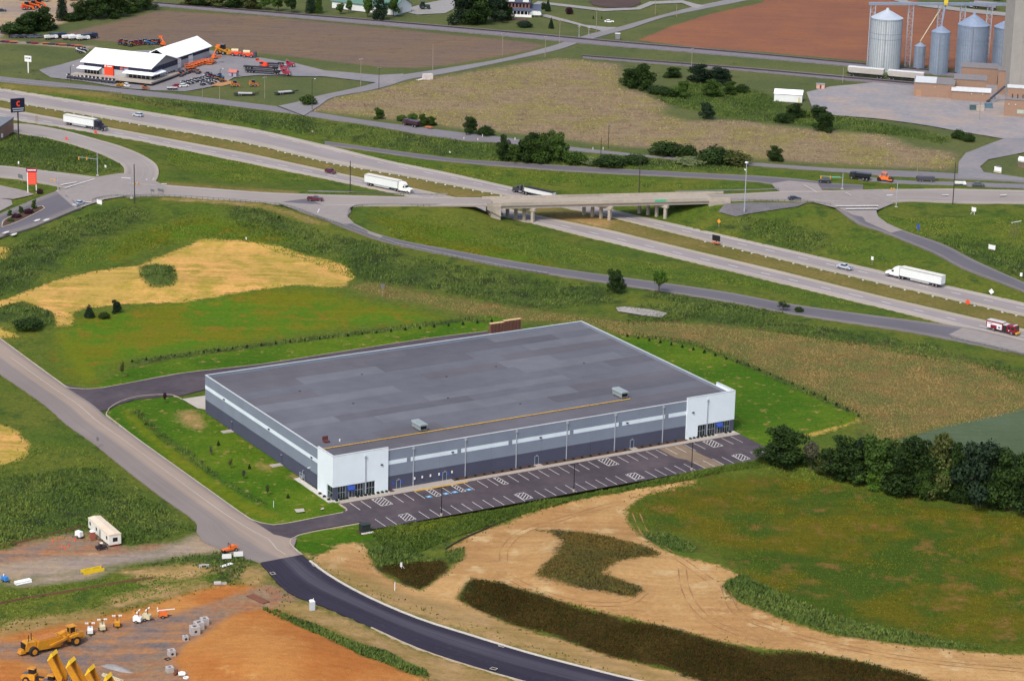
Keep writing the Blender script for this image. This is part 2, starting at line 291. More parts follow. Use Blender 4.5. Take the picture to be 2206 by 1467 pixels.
# ---------------------------------------------------------------- zones of the land, traced in the photograph
ZONES = {
 'far': [[(-300,-80),(2600,-80),(2600,420),(2200,392),(1640,356),(1000,300),(560,232),(0,172),(-300,130)]],
 'stubble': [[(640,238),(700,216),(800,194),(880,178),(1000,159),(1120,139),(1200,128),(1260,132),(1330,140),(1340,170),(1335,190),(1380,200),(1440,225),(1420,245),(1480,262),(1600,262),(1780,285),(1900,290),(1960,318),(2050,330),(2060,352),(2040,366),(1900,360),(1660,345),(1480,327),(1300,312),(1150,292),(1000,278),(860,260),(700,241)]],
 'plow': [[(90,86),(170,66),(250,48),(345,24),(560,36),(700,49),(830,62),(960,75),(1100,88),(1175,98),(1150,108),(1080,122),(960,142),(900,148),(820,146),(640,124),(540,113),(470,100),(330,100),(200,88)]],
 'red': [[(1375,88),(1450,57),(1530,32),(1640,8),(1700,-30),(1960,-30),(1985,18),(2206,36),(2500,60),(2500,190),(2206,164),(1860,133),(1640,113),(1500,103)]],
 'median': [[(-240,180),(0,218),(540,313),(717,354),(895,386),(1100,426),(1330,474),(1475,510),(1640,551),(1858,603),(2206,683),(2400,728),(2400,752),(2206,706),(1912,640),(1700,587),(1494,538),(1322,496),(1186,468),(969,421),(743,374),(540,330),(0,230),(-240,188)],
            [(0,180),(250,203),(330,215),(430,232),(430,245),(250,215),(0,188)],[(330,402),(480,412),(640,420),(640,412),(480,402),(360,392)]],
 'bank': [[(296,880),(340,925),(410,975),(480,1030),(565,1080),(575,1092),(480,1042),(400,986),(330,932),(288,888)],[(565,1312),(600,1318),(680,1348),(760,1383),(830,1402),(870,1425),(930,1455),(895,1455),(840,1432),(780,1412),(700,1372),(620,1337)],[(285,776),(520,746),(800,712),(1000,686),(1062,688),(1050,696),(1000,693),(800,719),(520,753),(285,785)],[(1345,722),(1400,722),(1500,738),(1600,776),(1700,822),(1850,889),(1850,899),(1700,833),(1600,787),(1500,747),(1400,729)],
  [(300,575),(330,568),(375,575),(382,605),(370,618),(330,620),(308,605)],[(0,660),(50,650),(110,672),(120,700),(60,708),(0,690),(-40,690)],[(800,1160),(880,1128),(1000,1105),(1150,1078),(1260,1058),(1400,1030),(1540,1008),(1560,1014),(1440,1040),(1280,1066),(1130,1105),(1000,1150),(900,1190),(830,1175)],[(300,1218),(400,1198),(520,1185),(540,1210),(520,1240),(500,1262),(480,1240),(420,1222)],
 [(250,208),(430,223),(620,248),(870,288),(1000,306),(1080,313),(1200,332),(1290,345),(1450,347),(1590,360),(1590,372),(1300,361),(1100,350),(1000,340),(890,327),(770,309),(600,279),(430,249)],
          [(480,442),(560,452),(640,480),(700,505),(800,522),(900,555),(1060,590),(1300,622),(1330,650),(1180,668),(1060,652),(940,626),(800,612),(762,592),(740,560),(620,535),(540,510)],
          [(20,535),(150,475),(290,442),(330,465),(200,515),(110,570),(60,620),(0,640),(-60,640),(-60,560)],
          [(10,290),(80,292),(200,330),(262,355),(250,372),(100,374),(0,354),(-60,350),(-60,280)],
          [(1600,470),(1700,480),(1760,500),(1800,520),(1740,545),(1640,515),(1560,490)], [(1960,512),(2040,505),(2206,530),(2400,560),(2400,640),(2206,600),(2080,550)],
          [(1350,700),(1500,690),(1700,722),(1900,755),(2100,790),(2206,830),(2206,800),(2000,745),(1700,690),(1480,655),(1360,660)],
          [(1500,178),(1640,200),(1700,230),(1900,268),(2050,298),(2030,312),(1900,290),(1700,268),(1560,255),(1440,225),(1400,200)],
          [(1430,610),(1600,640),(1700,670),(1640,690),(1500,670),(1400,640)],
          [(0,1030),(200,1010),(330,1080),(420,1140),(300,1175),(230,1160),(190,1140),(60,1165),(0,1185),(-60,1190),(-60,1000)]],
 'swale': [[(262,882),(290,885),(330,930),(400,985),(470,1040),(560,1095),(600,1112),(575,1118),(520,1098),(440,1045),(370,990),(310,940),(275,905)],[(120,715),(140,712),(175,770),(205,815),(190,825),(150,770)],[(800,1140),(960,1108),(1048,1090),(1300,1042),(1500,1010),(1500,1018),(1200,1072),(1000,1120),(900,1150)]],
 'lime': [[(150,690),(300,662),(600,622),(700,625),(760,645),(870,665),(960,690),(900,695),(700,715),(500,745),(300,775),(240,790),(210,820),(170,830),(120,760)],[(440,470),(560,490),(640,520),(560,525),(440,510),(330,530),(250,560),(280,510)],[(860,520),(1000,545),(1200,580),(1150,560),(1000,500),(900,480),(820,470)]],
 'olive': [[(1350,1095),(1400,1062),(1550,1032),(1700,1022),(1850,1050),(2206,1112),(2500,1160),(2500,1440),(2206,1405),(2100,1402),(1900,1372),(1700,1320),(1560,1290),(1600,1230),(1500,1160),(1400,1140)]],
 'straw': [[(-100,690),(-100,640),(0,648),(30,640),(120,605),(200,585),(300,572),(380,540),(440,515),(520,518),(600,530),(680,555),(750,575),(762,600),(740,620),(640,614),(520,630),(390,652),(280,655),(180,665),(150,672),(160,700),(125,705),(110,672),(60,662),(0,668)],
           [(-60,530),(25,535),(10,560),(-60,575)], [(-60,695),(0,705),(50,730),(0,726),(-60,700)], [(-100,905),(0,915),(40,930),(65,960),(50,990),(10,1000),(-100,1010)],
           [(1740,935),(1800,915),(1845,893),(1856,905),(1810,922),(1745,942)]],
 'lawn': [[(200,838),(260,800),(400,770),(600,745),(800,715),(1000,688),(1060,680),(1100,690),(1060,712),(920,728),(730,758),(560,785),(390,805),(260,828)],
          [(230,893),(250,870),(300,856),(370,853),(425,880),(447,880),(735,1070),(760,1090),(735,1110),(632,1128),(590,1134),(555,1124),(463,1068),(341,981)],
          [(1250,700),(1340,725),(1400,728),(1500,745),(1600,785),(1700,830),(1780,865),(1850,895),(1840,910),(1750,932),(1690,942),(1645,968),(1590,938),(1560,925),(1570,842)],
          [(622,1168),(645,1150),(700,1140),(776,1126),(830,1132),(880,1128),(860,1150),(780,1165),(740,1180),(690,1192),(645,1188)]],
 'dry': [[(1150,672),(1330,694),(1500,700),(1700,722),(1900,748),(2060,775),(2206,810),(2400,860),(2206,885),(2000,930),(1900,950),(1860,900),(1700,820),(1500,740),(1340,722),(1250,693),(1120,690),(1000,674),(900,652),(800,634),(755,618),(800,610),(950,642)]],
 'teal': [[(1930,950),(2050,915),(2206,880),(2500,810),(2500,1040),(2206,990),(2100,980),(2000,965)]],
 'tan': [[(1500,1034),(1420,1045),(1360,1055),(1280,1070),(1200,1085),(1130,1110),(1050,1140),(1000,1160),(965,1190),(985,1215),(950,1240),(905,1272),(860,1258),(810,1228),(795,1195),(770,1165),(720,1177),(690,1197),(660,1202),(740,1250),(850,1292),(960,1330),(1060,1365),(1200,1410),(1330,1450),(1376,1467),(1500,1500),(1600,1480),(1400,1434),(1300,1407),(1200,1377),(1150,1362),(1090,1342),(1010,1302),(985,1290),(1000,1260),(1020,1246),(1100,1263),(1250,1308),(1400,1343),(1500,1368),(1550,1383),(1650,1398),(1720,1403),(1800,1413),(1900,1438),(2000,1467),(2206,1500),(2500,1520),(2500,1450),(2206,1412),(2100,1405),(1950,1390),(1800,1370),(1680,1332),(1600,1300),(1560,1280),(1560,1250),(1600,1240),(1540,1215),(1440,1190),(1390,1165),(1350,1120),(1345,1100),(1380,1070),(1500,1040)]],
 'mat': [[(380,888),(415,884),(436,905),(430,925),(410,920),(392,905)],[(640,1020),(660,1026),(655,1036),(635,1030)],[(560,1000),(590,1004),(580,1014),(556,1010)],[(1190,468),(1235,456),(1290,462),(1318,478),(1310,492),(1260,482)],[(350,426),(470,432),(560,440),(640,462),(700,480),(700,486),(640,470),(560,446),(470,437),(350,431)],[(230,1285),(330,1266),(430,1250),(440,1262),(340,1290),(240,1312)],[(640,1190),(700,1212),(800,1244),(870,1278),(990,1308),(1100,1347),(1300,1414),(1560,1476),(1600,1500),(1500,1520),(1376,1467),(1140,1405),(900,1330),(790,1283),(700,1235)],
         [(590,1315),(625,1290),(670,1300),(762,1338),(900,1398),(1095,1458),(1200,1500),(1000,1510),(930,1467),(860,1420),(760,1380),(680,1340),(600,1312)],
         [(520,1215),(560,1218),(585,1245),(560,1262),(510,1255)],[(260,1230),(420,1212),(480,1225),(420,1245),(300,1250)],[(0,1340),(120,1322),(220,1312),(230,1330),(100,1352),(0,1372)]],
 'isle': [[(1155,1143),(1200,1143),(1260,1147),(1330,1160),(1420,1187),(1425,1200),(1390,1200),(1330,1210),(1300,1235),(1340,1250),(1390,1270),(1370,1288),(1300,1275),(1220,1260),(1150,1240),(1190,1200),(1215,1165),(1190,1150)]],
 'brown': [[(812,1216),(880,1207),(960,1205),(968,1225),(925,1262),(900,1270),(860,1250),(818,1228)],[(985,1290),(1020,1246),(1060,1252),(1150,1278),(1300,1322),(1480,1362),(1600,1395),(1640,1404),(1720,1402),(1850,1426),(1960,1452),(2010,1467),(2200,1530),(1700,1530),(1500,1467),(1450,1444),(1330,1420),(1280,1402),(1200,1370),(1100,1344),(1020,1310)]],
 'orange': [[(-80,1362),(0,1358),(150,1335),(300,1310),(420,1272),(490,1258),(545,1258),(620,1285),(600,1312),(680,1345),(760,1385),(850,1425),(930,1467),(1000,1510),(-80,1520)]],
 'gravel': [[(-60,1385),(60,1382),(170,1362),(250,1345),(400,1316),(480,1290),(560,1262),(582,1253),(620,1275),(650,1290),(600,1312),(530,1312),(470,1340),(430,1370),(388,1395),(372,1430),(400,1467),(420,1510),(130,1510),(110,1440),(40,1418),(-60,1415)],
            [(-60,1200),(0,1190),(60,1170),(140,1150),(190,1143),(262,1180),(380,1170),(405,1165),(330,1190),(200,1202),(60,1216),(-60,1228)]],
 'dust': [[(-60,1222),(0,1216),(100,1202),(250,1195),(330,1188),(400,1163),(425,1148),(500,1180),(480,1187),(400,1196),(300,1210),(200,1226),(100,1242),(-60,1258)],
          [(-60,-30),(60,-30),(140,-20),(330,-20),(330,4),(200,30),(110,60),(60,30),(30,65),(0,82),(-60,84)], [(-60,80),(100,95),(205,100),(205,106),(-60,92)], [(0,1258),(140,1235),(250,1225),(200,1245),(60,1262)]],
}
ZONES['bank2'] = ZONES['bank'][:6]
ZONES['bank3'] = [ZONES['bank'][1], [(795,1190),(830,1175),(870,1168),(900,1195),(960,1205),(880,1214),(815,1222)],[(1560,1262),(1600,1240),(1640,1262),(1700,1290),(1800,1330),(1900,1352),(2050,1385),(2130,1400),(1960,1388),(1800,1366),(1680,1328),(1600,1298)],[(1385,1150),(1440,1150),(1500,1180),(1480,1192),(1430,1178)],[(960,1190),(1000,1180),(1000,1205),(975,1215)]]
PHOTO = {   # tones as they look: main, second, third
 'grass': ((90,110,38),(108,116,44),(70,94,38)), 'far': ((96,106,64),(106,112,66),(82,94,56)), 'stubble': ((156,136,106),(150,138,88),(138,116,98)), 'plow': ((130,111,96),(136,114,93),(120,103,92)),
 'red': ((150,102,81),(160,108,80),(141,97,81)), 'median': ((138,124,70),(120,114,58),(160,130,80)), 'bank': ((72,92,42),(92,106,50),(58,70,40)), 'swale': ((112,126,24),(124,126,30),(96,114,28)), 'olive': ((104,98,24),(72,92,28),(136,104,56)),
 'straw': ((230,178,102),(206,172,88),(184,160,72)), 'lime': ((118,122,24),(92,126,26),(134,118,34)), 'lawn': ((72,110,20),(98,124,28),(164,138,80)), 'dry': ((128,114,68),(108,110,60),(138,110,68)), 'teal': ((98,114,86),(90,106,76),(108,120,90)),
 'tan': ((206,164,108),(190,146,94),(216,182,130)), 'mat': ((181,149,98),(162,136,80),(190,156,108)), 'isle': ((102,90,42),(86,84,42),(70,64,38)), 'brown': ((62,50,22),(74,62,28),(52,58,24)),
 'orange': ((210,146,80),(194,122,62),(218,164,98)), 'gravel': ((134,122,118),(160,138,112),(116,108,112)), 'dust': ((188,164,132),(166,150,138),(198,172,132))}
EDGE = {'bank2':(2,2,1),'bank3':(4,4,1),'far':(0,12,12),'stubble':(3,8,4),'plow':(2,4,2),'red':(1.5,2,1),'median':(1,1,1.5),'bank':(3,7,4),'olive':(4,14,5),'lime':(5,16,5),'straw':(4,5,.7),'lawn':(.6,.5,.6),'swale':(1.5,1.5,1.2),'dry':(3,10,5),'teal':(.8,1,.8),'tan':(4,4,.7),'mat':(5,6,2),'isle':(6,5,.9),'brown':(6,6,.9),'orange':(3,5,2),'gravel':(3,6,1.5),'dust':(2,3,2)}
def sdf(poly, X, Y):
    """signed distance (inside positive) of points to a polygon in world metres"""
    poly = np.asarray(poly)[:, :2]; d2 = np.full(X.shape, 1e12); ins = np.zeros(X.shape, bool)
    for i in range(len(poly)):
        a, b = poly[i], poly[(i+1) % len(poly)]; e = b-a; L = max(e@e, 1e-9)
        t = np.clip(((X-a[0])*e[0]+(Y-a[1])*e[1])/L, 0, 1); d2 = np.minimum(d2, (X-a[0]-t*e[0])**2+(Y-a[1]-t*e[1])**2)
        c = (a[1] > Y) != (b[1] > Y)
        if c.any(): ins ^= c & (X < (b[0]-a[0])*(Y-a[1])/(b[1]-a[1]+1e-12)+a[0])
    d = np.sqrt(d2); return np.where(ins, d, -d)
ax_x = np.concatenate([[-7000, -3000, -1500, -800, -500, -400], gx, [400, 500, 800, 1500, 3000, 7000]])
ax_y = np.concatenate([[-4000, -1500, -300, 150, 350, 430], gy, [1560, 1700, 2000, 2600, 4000, 9000]])
MX, MY = np.meshgrid(ax_x, ax_y); NX, NY = len(ax_x), len(ax_y)
GZ = Zs(np.clip(MX, GX0, GX1), np.clip(MY, GY0, GY1))
ZW = {k: [np.array([g(*p) for p in poly]) for poly in v] for k, v in ZONES.items()}
ZF = {}
for k, polys in ZW.items():
    f = np.full(MX.shape, -25.0)
    for poly in polys:
        x0, x1, y0, y1 = poly[:, 0].min()-26, poly[:, 0].max()+26, poly[:, 1].min()-26, poly[:, 1].max()+26
        if k == 'far': x0, x1, y1 = -1e5, 1e5, 1e5; poly = np.vstack([poly])
        q = (MX > x0) & (MX < x1) & (MY > y0) & (MY < y1)
        f[q] = np.maximum(f[q], np.clip(sdf(poly, MX[q], MY[q]), -25, 25))
    if k == 'far': f = np.where(MY > 1330, 25.0, f)
    ZF[k] = f
def push(poly, zref, margin=1.0, drop=0.35):
    """keep the earth below paved ground"""
    poly = np.asarray(poly); x0, x1, y0, y1 = poly[:, 0].min()-4, poly[:, 0].max()+4, poly[:, 1].min()-4, poly[:, 1].max()+4
    q = (MX > x0) & (MX < x1) & (MY > y0) & (MY < y1)
    if not q.any(): return
    s = sdf(poly, MX[q], MY[q]); z = GZ[q]
    if isinstance(zref, np.ndarray):
        c = zref; X, Y = MX[q], MY[q]; zr = np.array([c[np.argmin((c[:, 0]-a)**2+(c[:, 1]-b)**2), 2] if sd > -margin else 0 for a, b, sd in zip(X, Y, s)])
    else: zr = zref if zref is not None else z
    GZ[q] = np.where(s > -margin, np.minimum(z, zr-drop) if zref is not None else z-drop, z)

# ---------------------------------------------------------------- paving
def road_mat(name, base, side, seam, lanes=(.2, .8), streak=.12):
    """paving seen along its length: worn wheel tracks, cross joints and tar patches; v of the UV runs across"""
    if name in MATS: return MATS[name]
    m = bpy.data.materials.new(name); m.use_nodes = True; t = m.node_tree; b = t.nodes['Principled BSDF']; b.inputs['Roughness'].default_value = .85; b.inputs['Specular IOR Level'].default_value = .25
    uv = nd(t, 'ShaderNodeUVMap').outputs[0]; sp = nd(t, 'ShaderNodeSeparateXYZ'); t.links.new(uv, sp.inputs[0])
    pos = nd(t, 'ShaderNodeNewGeometry').outputs['Position']; n1 = noise(t, pos, .9, 5); n2 = noise(t, pos, .05, 3)
    cm = nd(t, 'ShaderNodeCombineXYZ'); t.links.new(mth(t, 'MULTIPLY', sp.outputs[0], .012), cm.inputs[0]); t.links.new(mth(t, 'MULTIPLY', sp.outputs[1], 11.0), cm.inputs[1])
    ns = noise(t, cm.outputs[0], 1.6, 4, .6)
    lane = mth(t, 'MULTIPLY', rng(t, sp.outputs[1], lanes[0]-.05, lanes[0]+.05), rng(t, sp.outputs[1], lanes[1]+.05, lanes[1]-.05))
    c = mixc(t, side, base, lane)
    c = mixc(t, c, mth(t, 'ADD', rng(t, ns, .3, .7, 1-streak, 1+streak), rng(t, n2, .3, .7, -.07, .07)), 1.0, 'MULTIPLY')
    c = mixc(t, c, seam, mth(t, 'MULTIPLY', rng(t, n1, .58, .75), .35))
    t.links.new(c, b.inputs['Base Color']); MATS[name] = m; return m
M_CONC = road_mat('concrete_pavement', H(168,159,156), H(192,180,164), H(150,140,132), (.22,.8), .17)
M_CONC2 = road_mat('worn_concrete', H(170,160,154), H(184,172,158), H(150,140,132), (.1,.9), .12)
M_ASPH = road_mat('worn_asphalt', H(116,112,118), H(142,134,130), H(98,96,102), (.14,.86), .12)
M_FRONT = road_mat('grey_asphalt', H(138,134,140), H(146,140,142), H(120,116,122), (.06,.94), .1)
M_SIDE = road_mat('pale_asphalt', H(148,145,147), H(156,150,148), H(130,128,132), (.06,.94), .1)
M_DRIVE = road_mat('dusty_asphalt', H(174,156,140), H(150,138,132), H(160,146,136), (.08,.52), .08)
M_NEW = road_mat('fresh_asphalt', H(80,76,88), H(54,49,64), H(92,87,94), (.22,.5), .28)
M_LOT = mat('lot_asphalt', H(86,76,82), .85, 0, .16, .5, H(104,93,96), .8, coord='pos')
M_PAVE = mat('crossing_concrete', H(170,160,154), .85, 0, .1, .4, H(156,146,140), .7, coord='pos'); M_PAVA = mat('yard_asphalt', H(148,145,148), .9, 0, .1, .4, H(160,152,150), .8, coord='pos')
M_WHITE = mat('road_paint_white', H(240,236,230), .7, 0, .18, 3, coord='pos'); M_YELL = mat('road_paint_yellow', H(232,182,66), .7, 0, .15, 3, coord='pos')
M_KERB = mat('kerb_concrete', H(214,200,176), .85, 0, .15, 1, H(176,154,124), .6, coord='pos')
M_GALV = mat('galvanised_steel', S(150,152,154), .45, .4, .1, 2)
M_TIMB = mat('weathered_timber', S(112,98,84), .9, 0, .2, 4)
def strip_mesh(name, P, material, lift=0.0, lat=4, skirt=.6):
    n = len(P); ts = np.linspace(0, 1, lat+1); V = []; F = []; UV = []
    run = np.concatenate([[0], np.cumsum(np.linalg.norm(np.diff((P[:, :3]+P[:, 3:])/2, axis=0), axis=1))])
    for i in range(n):
        row = [P[i, :3]*(1-t)+P[i, 3:]*t + np.array((0, 0, lift)) for t in ts]
        V.append(row[0]-np.array((0, 0, skirt))); UV.append((run[i], 0))
        for t, p in zip(ts, row): V.append(p); UV.append((run[i], t))
        V.append(row[-1]-np.array((0, 0, skirt))); UV.append((run[i], 1))
    k = lat+3
    for i in range(n-1):
        for j in range(k-1): F.append((i*k+j, i*k+j+1, (i+1)*k+j+1, (i+1)*k+j))
    me = bpy.data.meshes.new(name); me.from_pydata([tuple(v) for v in V], [], F); me.update()
    # faces up
    if me.polygons[1].normal.z < 0: me.flip_normals()
    uvl = me.uv_layers.new(name='UVMap'); idx = np.empty(len(me.loops), int); me.loops.foreach_get('vertex_index', idx)
    uvl.data.foreach_set('uv', np.array(UV)[idx].ravel().astype(np.float32))
    return obj(name, me, material)
def paint_line(P, m0, w=.15, dash=None, side='a', s0=None, s1=None, lift=.03):
    """painted line m0 metres in from edge a (or b); dash = (on, off)"""
    gq = G(); run = 0.0; pts = []
    for i in range(len(P)):
        a, b = P[i, :3], P[i, 3:]; e = b-a; L = np.linalg.norm(e); e = e/L
        c = a+e*m0 if side == 'a' else (b-e*m0 if side == 'b' else a+e*L*m0)
        pts.append((c-e*w/2, c+e*w/2, c))
    acc = 0.0; res = []
    for i in range(len(pts)-1):
        L = np.linalg.norm(pts[i+1][2]-pts[i][2]); n = max(1, int(L/1.5))
        for k in range(n):
            res.append((acc+L*k/n, [pts[i][j]*(1-k/n)+pts[i+1][j]*k/n for j in (0, 1)]))
        acc += L
    for i in range(len(res)-1):
        s = res[i][0]
        if s0 is not None and not (s0 <= s <= s1): continue
        if dash and (s % (dash[0]+dash[1])) > dash[0]: continue
        q = [res[i][1][0], res[i][1][1], res[i+1][1][1], res[i+1][1][0]]
        gq.add([(p[0], p[1], p[2]+lift) for p in q], [(0, 1, 2, 3)])
    return gq
ROADS = {}
for nm, key, m, lift in (('highway','highway_upper',M_CONC,0),('highway','highway_lower',M_CONC,.012),('overpass_road','overpass_road',M_CONC2,.06),('side_road','west_road',M_ASPH,.09),('slip_road','ramp_west',M_CONC2,.03),
                         ('slip_road','ramp_east',M_ASPH,.045),('slip_road','ramp_northwest',M_ASPH,.035),('slip_road','ramp_southeast',M_ASPH,.04),('frontage_road','frontage_road',M_FRONT,.02),
                         ('work_lane','work_lane',M_FRONT,.05),('country_road','side_road',M_SIDE,.04),('industrial_drive','industrial_drive',M_DRIVE,.05),('new_road','new_road',M_NEW,.03),('service_drive','north_drive',None,.03)):
    P = WS[key]
    if key == 'north_drive': m = M_LOT
    if key == 'overpass_road':                 # the bridge carries its own deck: split the road there
        d = (B_-A_)[:2]; L = np.linalg.norm(d); d /= L; s = ((P[:, :2]+P[:, 3:5])/2-A_[:2])@d
        halves = (P[s < 1], P[s > L-1]); ROADS[key] = None; BRIDGE_P = P[(s > -3) & (s < L+3)]
        for h in halves: tag(strip_mesh('overpass_road', h, m, lift), kind='structure'); push(np.vstack([h[:, :3], h[::-1, 3:]]), (h[:, :3]+h[:, 3:])/2)
        continue
    o = tag(strip_mesh(nm, P, m, lift), kind='structure'); ROADS[key] = o
    push(np.vstack([P[:, :3], P[::-1, 3:]]), (P[:, :3]+P[:, 3:])/2)
def marks(key, geo, material, name='lane_marking'):
    o = obj(name, geo, material, ROADS.get(key)); o['kind'] = 'stuff' if ROADS.get(key) else 'structure'; return o
for key, wh, ye in (('highway_upper','a','b'), ('highway_lower','b','a')):
    P = WS[key]; marks(key, paint_line(P, 3.6, .3, side=wh), M_WHITE, 'edge_line'); marks(key, paint_line(P, 1.5, .15, side=ye), M_YELL, 'edge_line')
    marks(key, paint_line(P, 7.4 if key == 'highway_upper' else 7.3, .42, (4.0, 8.4), side=wh), M_WHITE)
for key in ('ramp_east','ramp_northwest','ramp_southeast','ramp_west'):
    marks(key, paint_line(WS[key], 1.3, .22, side='b' if key in ('ramp_east',) else 'a'), M_WHITE, 'edge_line'); marks(key, paint_line(WS[key], 1.0, .12, side='a' if key in ('ramp_east',) else 'b'), M_YELL, 'edge_line')
P = WS['overpass_road']
for w0, mm in ((.12, M_WHITE), (.9, M_WHITE)): marks('x', paint_line(P, w0, .15, side='f', lift=.09), mm, 'edge_line')
marks('x', paint_line(P, .5, .14, side='f', lift=.09), M_YELL, 'centre_line')
marks('frontage_road', paint_line(WS['frontage_road'], .5, .12, side='f', lift=.05), M_YELL, 'centre_line'); marks('side_road', paint_line(WS['side_road'], .5, .1, side='f', lift=.07), M_YELL, 'centre_line')
marks('industrial_drive', paint_line(WS['industrial_drive'], .3, .1, side='f', lift=.08, s0=60, s1=260), M_WHITE, 'edge_line')
def cdt(poly, step):
    poly = np.asarray(poly)[:, :2]; pts = []
    for i in range(len(poly)):
        a, b = poly[i], poly[(i+1) % len(poly)]; n = max(1, int(np.linalg.norm(b-a)/step)); pts += [a+(b-a)*k/n for k in range(n)]
    pts = np.array(pts); n = len(pts); X, Y = np.meshgrid(np.arange(poly[:, 0].min(), poly[:, 0].max(), step), np.arange(poly[:, 1].min(), poly[:, 1].max(), step))
    X, Y = X.ravel(), Y.ravel(); k = sdf(pts, X, Y) > step*.4; al = np.vstack([pts, np.column_stack([X[k], Y[k]])])
    r = delaunay_2d_cdt([Vector(p) for p in al], [(i, (i+1) % n) for i in range(n)], [list(range(n))], 1, 1e-4)
    return [(v.x, v.y) for v in r[0]], [tuple(f) for f in r[2]], n
def patch(name, px, material, lift=.06, step=5.0, wpoly=None, z=None, parent=None, push_down=True):
    poly = np.array([g(*p) for p in px]) if wpoly is None else np.array([(p[0], p[1], Z(p[0], p[1])) for p in wpoly])
    v, f, n = cdt(poly, step); v = np.array(v); zz = (Zs(v[:, 0], v[:, 1]) if z is None else np.full(len(v), z)) + lift
    me = bpy.data.meshes.new(name); me.from_pydata([(a, b, c) for (a, b), c in zip(v, zz)], [], f); me.update()
    if me.polygons and me.polygons[0].normal.z < 0: me.flip_normals()
    uv = me.uv_layers.new(name='UVMap')
    if push_down: push(poly, z, .6, .3) if z is not None else push(poly, None, .6, .3)
    return tag(obj(name, me, material, parent), kind='structure')
patch('crossing_pavement', [(120,412),(185,387),(262,374),(338,392),(360,404),(352,420),(270,424),(226,431),(165,452)], M_PAVE, .13, 4)
patch('crossing_pavement', [(1676,412),(1662,397),(1700,391),(1762,397),(1772,411),(1800,412),(1900,410),(1925,440),(1896,452),(1888,456),(1798,449),(1740,434)], M_PAVE, .15, 4)
patch('slip_road_apron', [(590,436),(700,443),(762,445),(753,453),(747,466),(764,483),(800,501),(826,510),(816,517),(790,508),(730,486),(667,462),(620,447)], M_PAVE, .14, 3)
patch('slip_road_apron', [(1806,450),(1887,453),(1892,468),(1912,483),(1946,498),(1920,504),(1876,484),(1840,466)], M_PAVE, .17, 3)
patch('merge_apron', [(2044,722),(2076,707),(2140,722),(2206,738),(2300,762),(2300,784),(2206,762),(2110,741)], M_PAVE, .1, 3)
patch('driveway', [(2064,385),(2066,350),(2081,331),(2120,316),(2163,300),(2206,282),(2400,240),(2400,330),(2206,330),(2130,345),(2112,360),(2120,372),(2206,384),(2206,390)], M_PAVA, .05)
M_YARD = mat('yard_gravel', H(166,162,164), .95, 0, .14, .5, H(182,164,150), .9, bump=.2, coord='pos')
patch('gravel_yard', [(1738,200),(1790,188),(1900,178),(1960,184),(2100,180),(2300,190),(2500,240),(2500,300),(2206,300),(2160,300),(2100,290),(2000,272),(1900,258),(1800,250),(1750,232)], M_YARD, .08)
patch('asphalt_yard', [(84,152),(150,135),(205,118),(300,110),(440,108),(470,112),(560,125),(640,138),(700,153),(815,163),(870,160),(850,182),(800,178),(700,166),(560,163),(505,168),(480,182),(400,198),(330,196),(260,190),(180,176),(110,168)], M_PAVA, .06)
M_PATH = mat('driveway_gravel', H(168,164,160), .95, 0, .1, .6, coord='pos')
patch('farm_drive', [(1135,18),(1160,4),(1300,20),(1370,18),(1400,5),(1470,2),(1500,10),(1520,14),(1500,20),(1470,8),(1410,10),(1380,22),(1300,26),(1170,10),(1150,20)], M_PATH, .06, 4)
patch('farm_drive', [(1164,31),(1180,33),(1260,55),(1310,60),(1330,60),(1300,70),(1290,66),(1240,54),(1170,37)], M_PATH, .06, 4)
patch('farm_drive', [(860,25),(920,8),(985,-5),(1000,10),(960,30),(900,33)], M_PATH, .06, 4)
patch('farm_track', [(1900,-20),(1960,5),(2100,22),(2206,32),(2400,45),(2400,60),(2206,40),(2100,30),(1960,12),(1880,-10)], M_PATH, .06, 4)
M_POND = mat('mulch_bed', H(92,72,66), .95, 0, .2, .6, coord='pos')
patch('mulch_bed', [(1268,4),(1290,-4),(1340,-8),(1378,-2),(1382,8),(1360,17),(1310,18),(1280,13)], M_POND, .06, 4)
patch('concrete_yard', [(-60,405),(0,400),(55,412),(75,420),(30,430),(0,428),(-60,440)], M_PAVE, .08, 4); patch('concrete_yard', [(-60,455),(0,428),(25,432),(28,442),(0,456),(-60,480)], M_PAVE, .08, 4)
M_APRON = mat('pale_concrete', H(206,196,182), .85, 0, .1, .6, coord='pos')
def kerb(name, pts, w=.3, h=.16, material=None, label=None):
    gq = G(); pts = [np.asarray(p, float) for p in pts]; n = len(pts); off = []
    for i in range(n):
        d = pts[min(i+1, n-1)]-pts[max(i-1, 0)]; d = d[:2]/max(np.linalg.norm(d[:2]), 1e-6); off.append(np.array((-d[1], d[0], 0))*w/2)
    V = []
    for p, o in zip(pts, off): V += [p-o-(0, 0, .4), p-o+(0, 0, h), p+o+(0, 0, h), p+o-(0, 0, .4)]
    F = [(i*4+j, i*4+j+1, (i+1)*4+j+1, (i+1)*4+j) for i in range(n-1) for j in range(3)] + [(0, 1, 2, 3), (n*4-1, n*4-2, n*4-3, n*4-4)]
    gq.add(V, F); return tag(obj(name, gq, material or M_KERB), kind='structure')
def smooth_px(px, step=2.0, z=None): return crom(np.array([g(*p) if z is None else at(p[0], p[1], z) for p in px]), step)
kerb('kerb', smooth_px([(0,729),(78,786.5),(142,833),(150,836)]))
kerb('kerb', smooth_px([(229,894),(290,941),(341,978),(463,1065),(540,1119),(562,1127),(590,1131.5),(631,1125.5),(700,1112),(739,1104.5),(748,1100),(744,1094.5),(731,1086)]))
kerb('kerb', [p+(0, 0, .03) for p in WS['new_road'][1:, :3]], .55, .2, mat('new_kerb', H(226,220,208), .85, 0, .1, 1, coord='pos'))
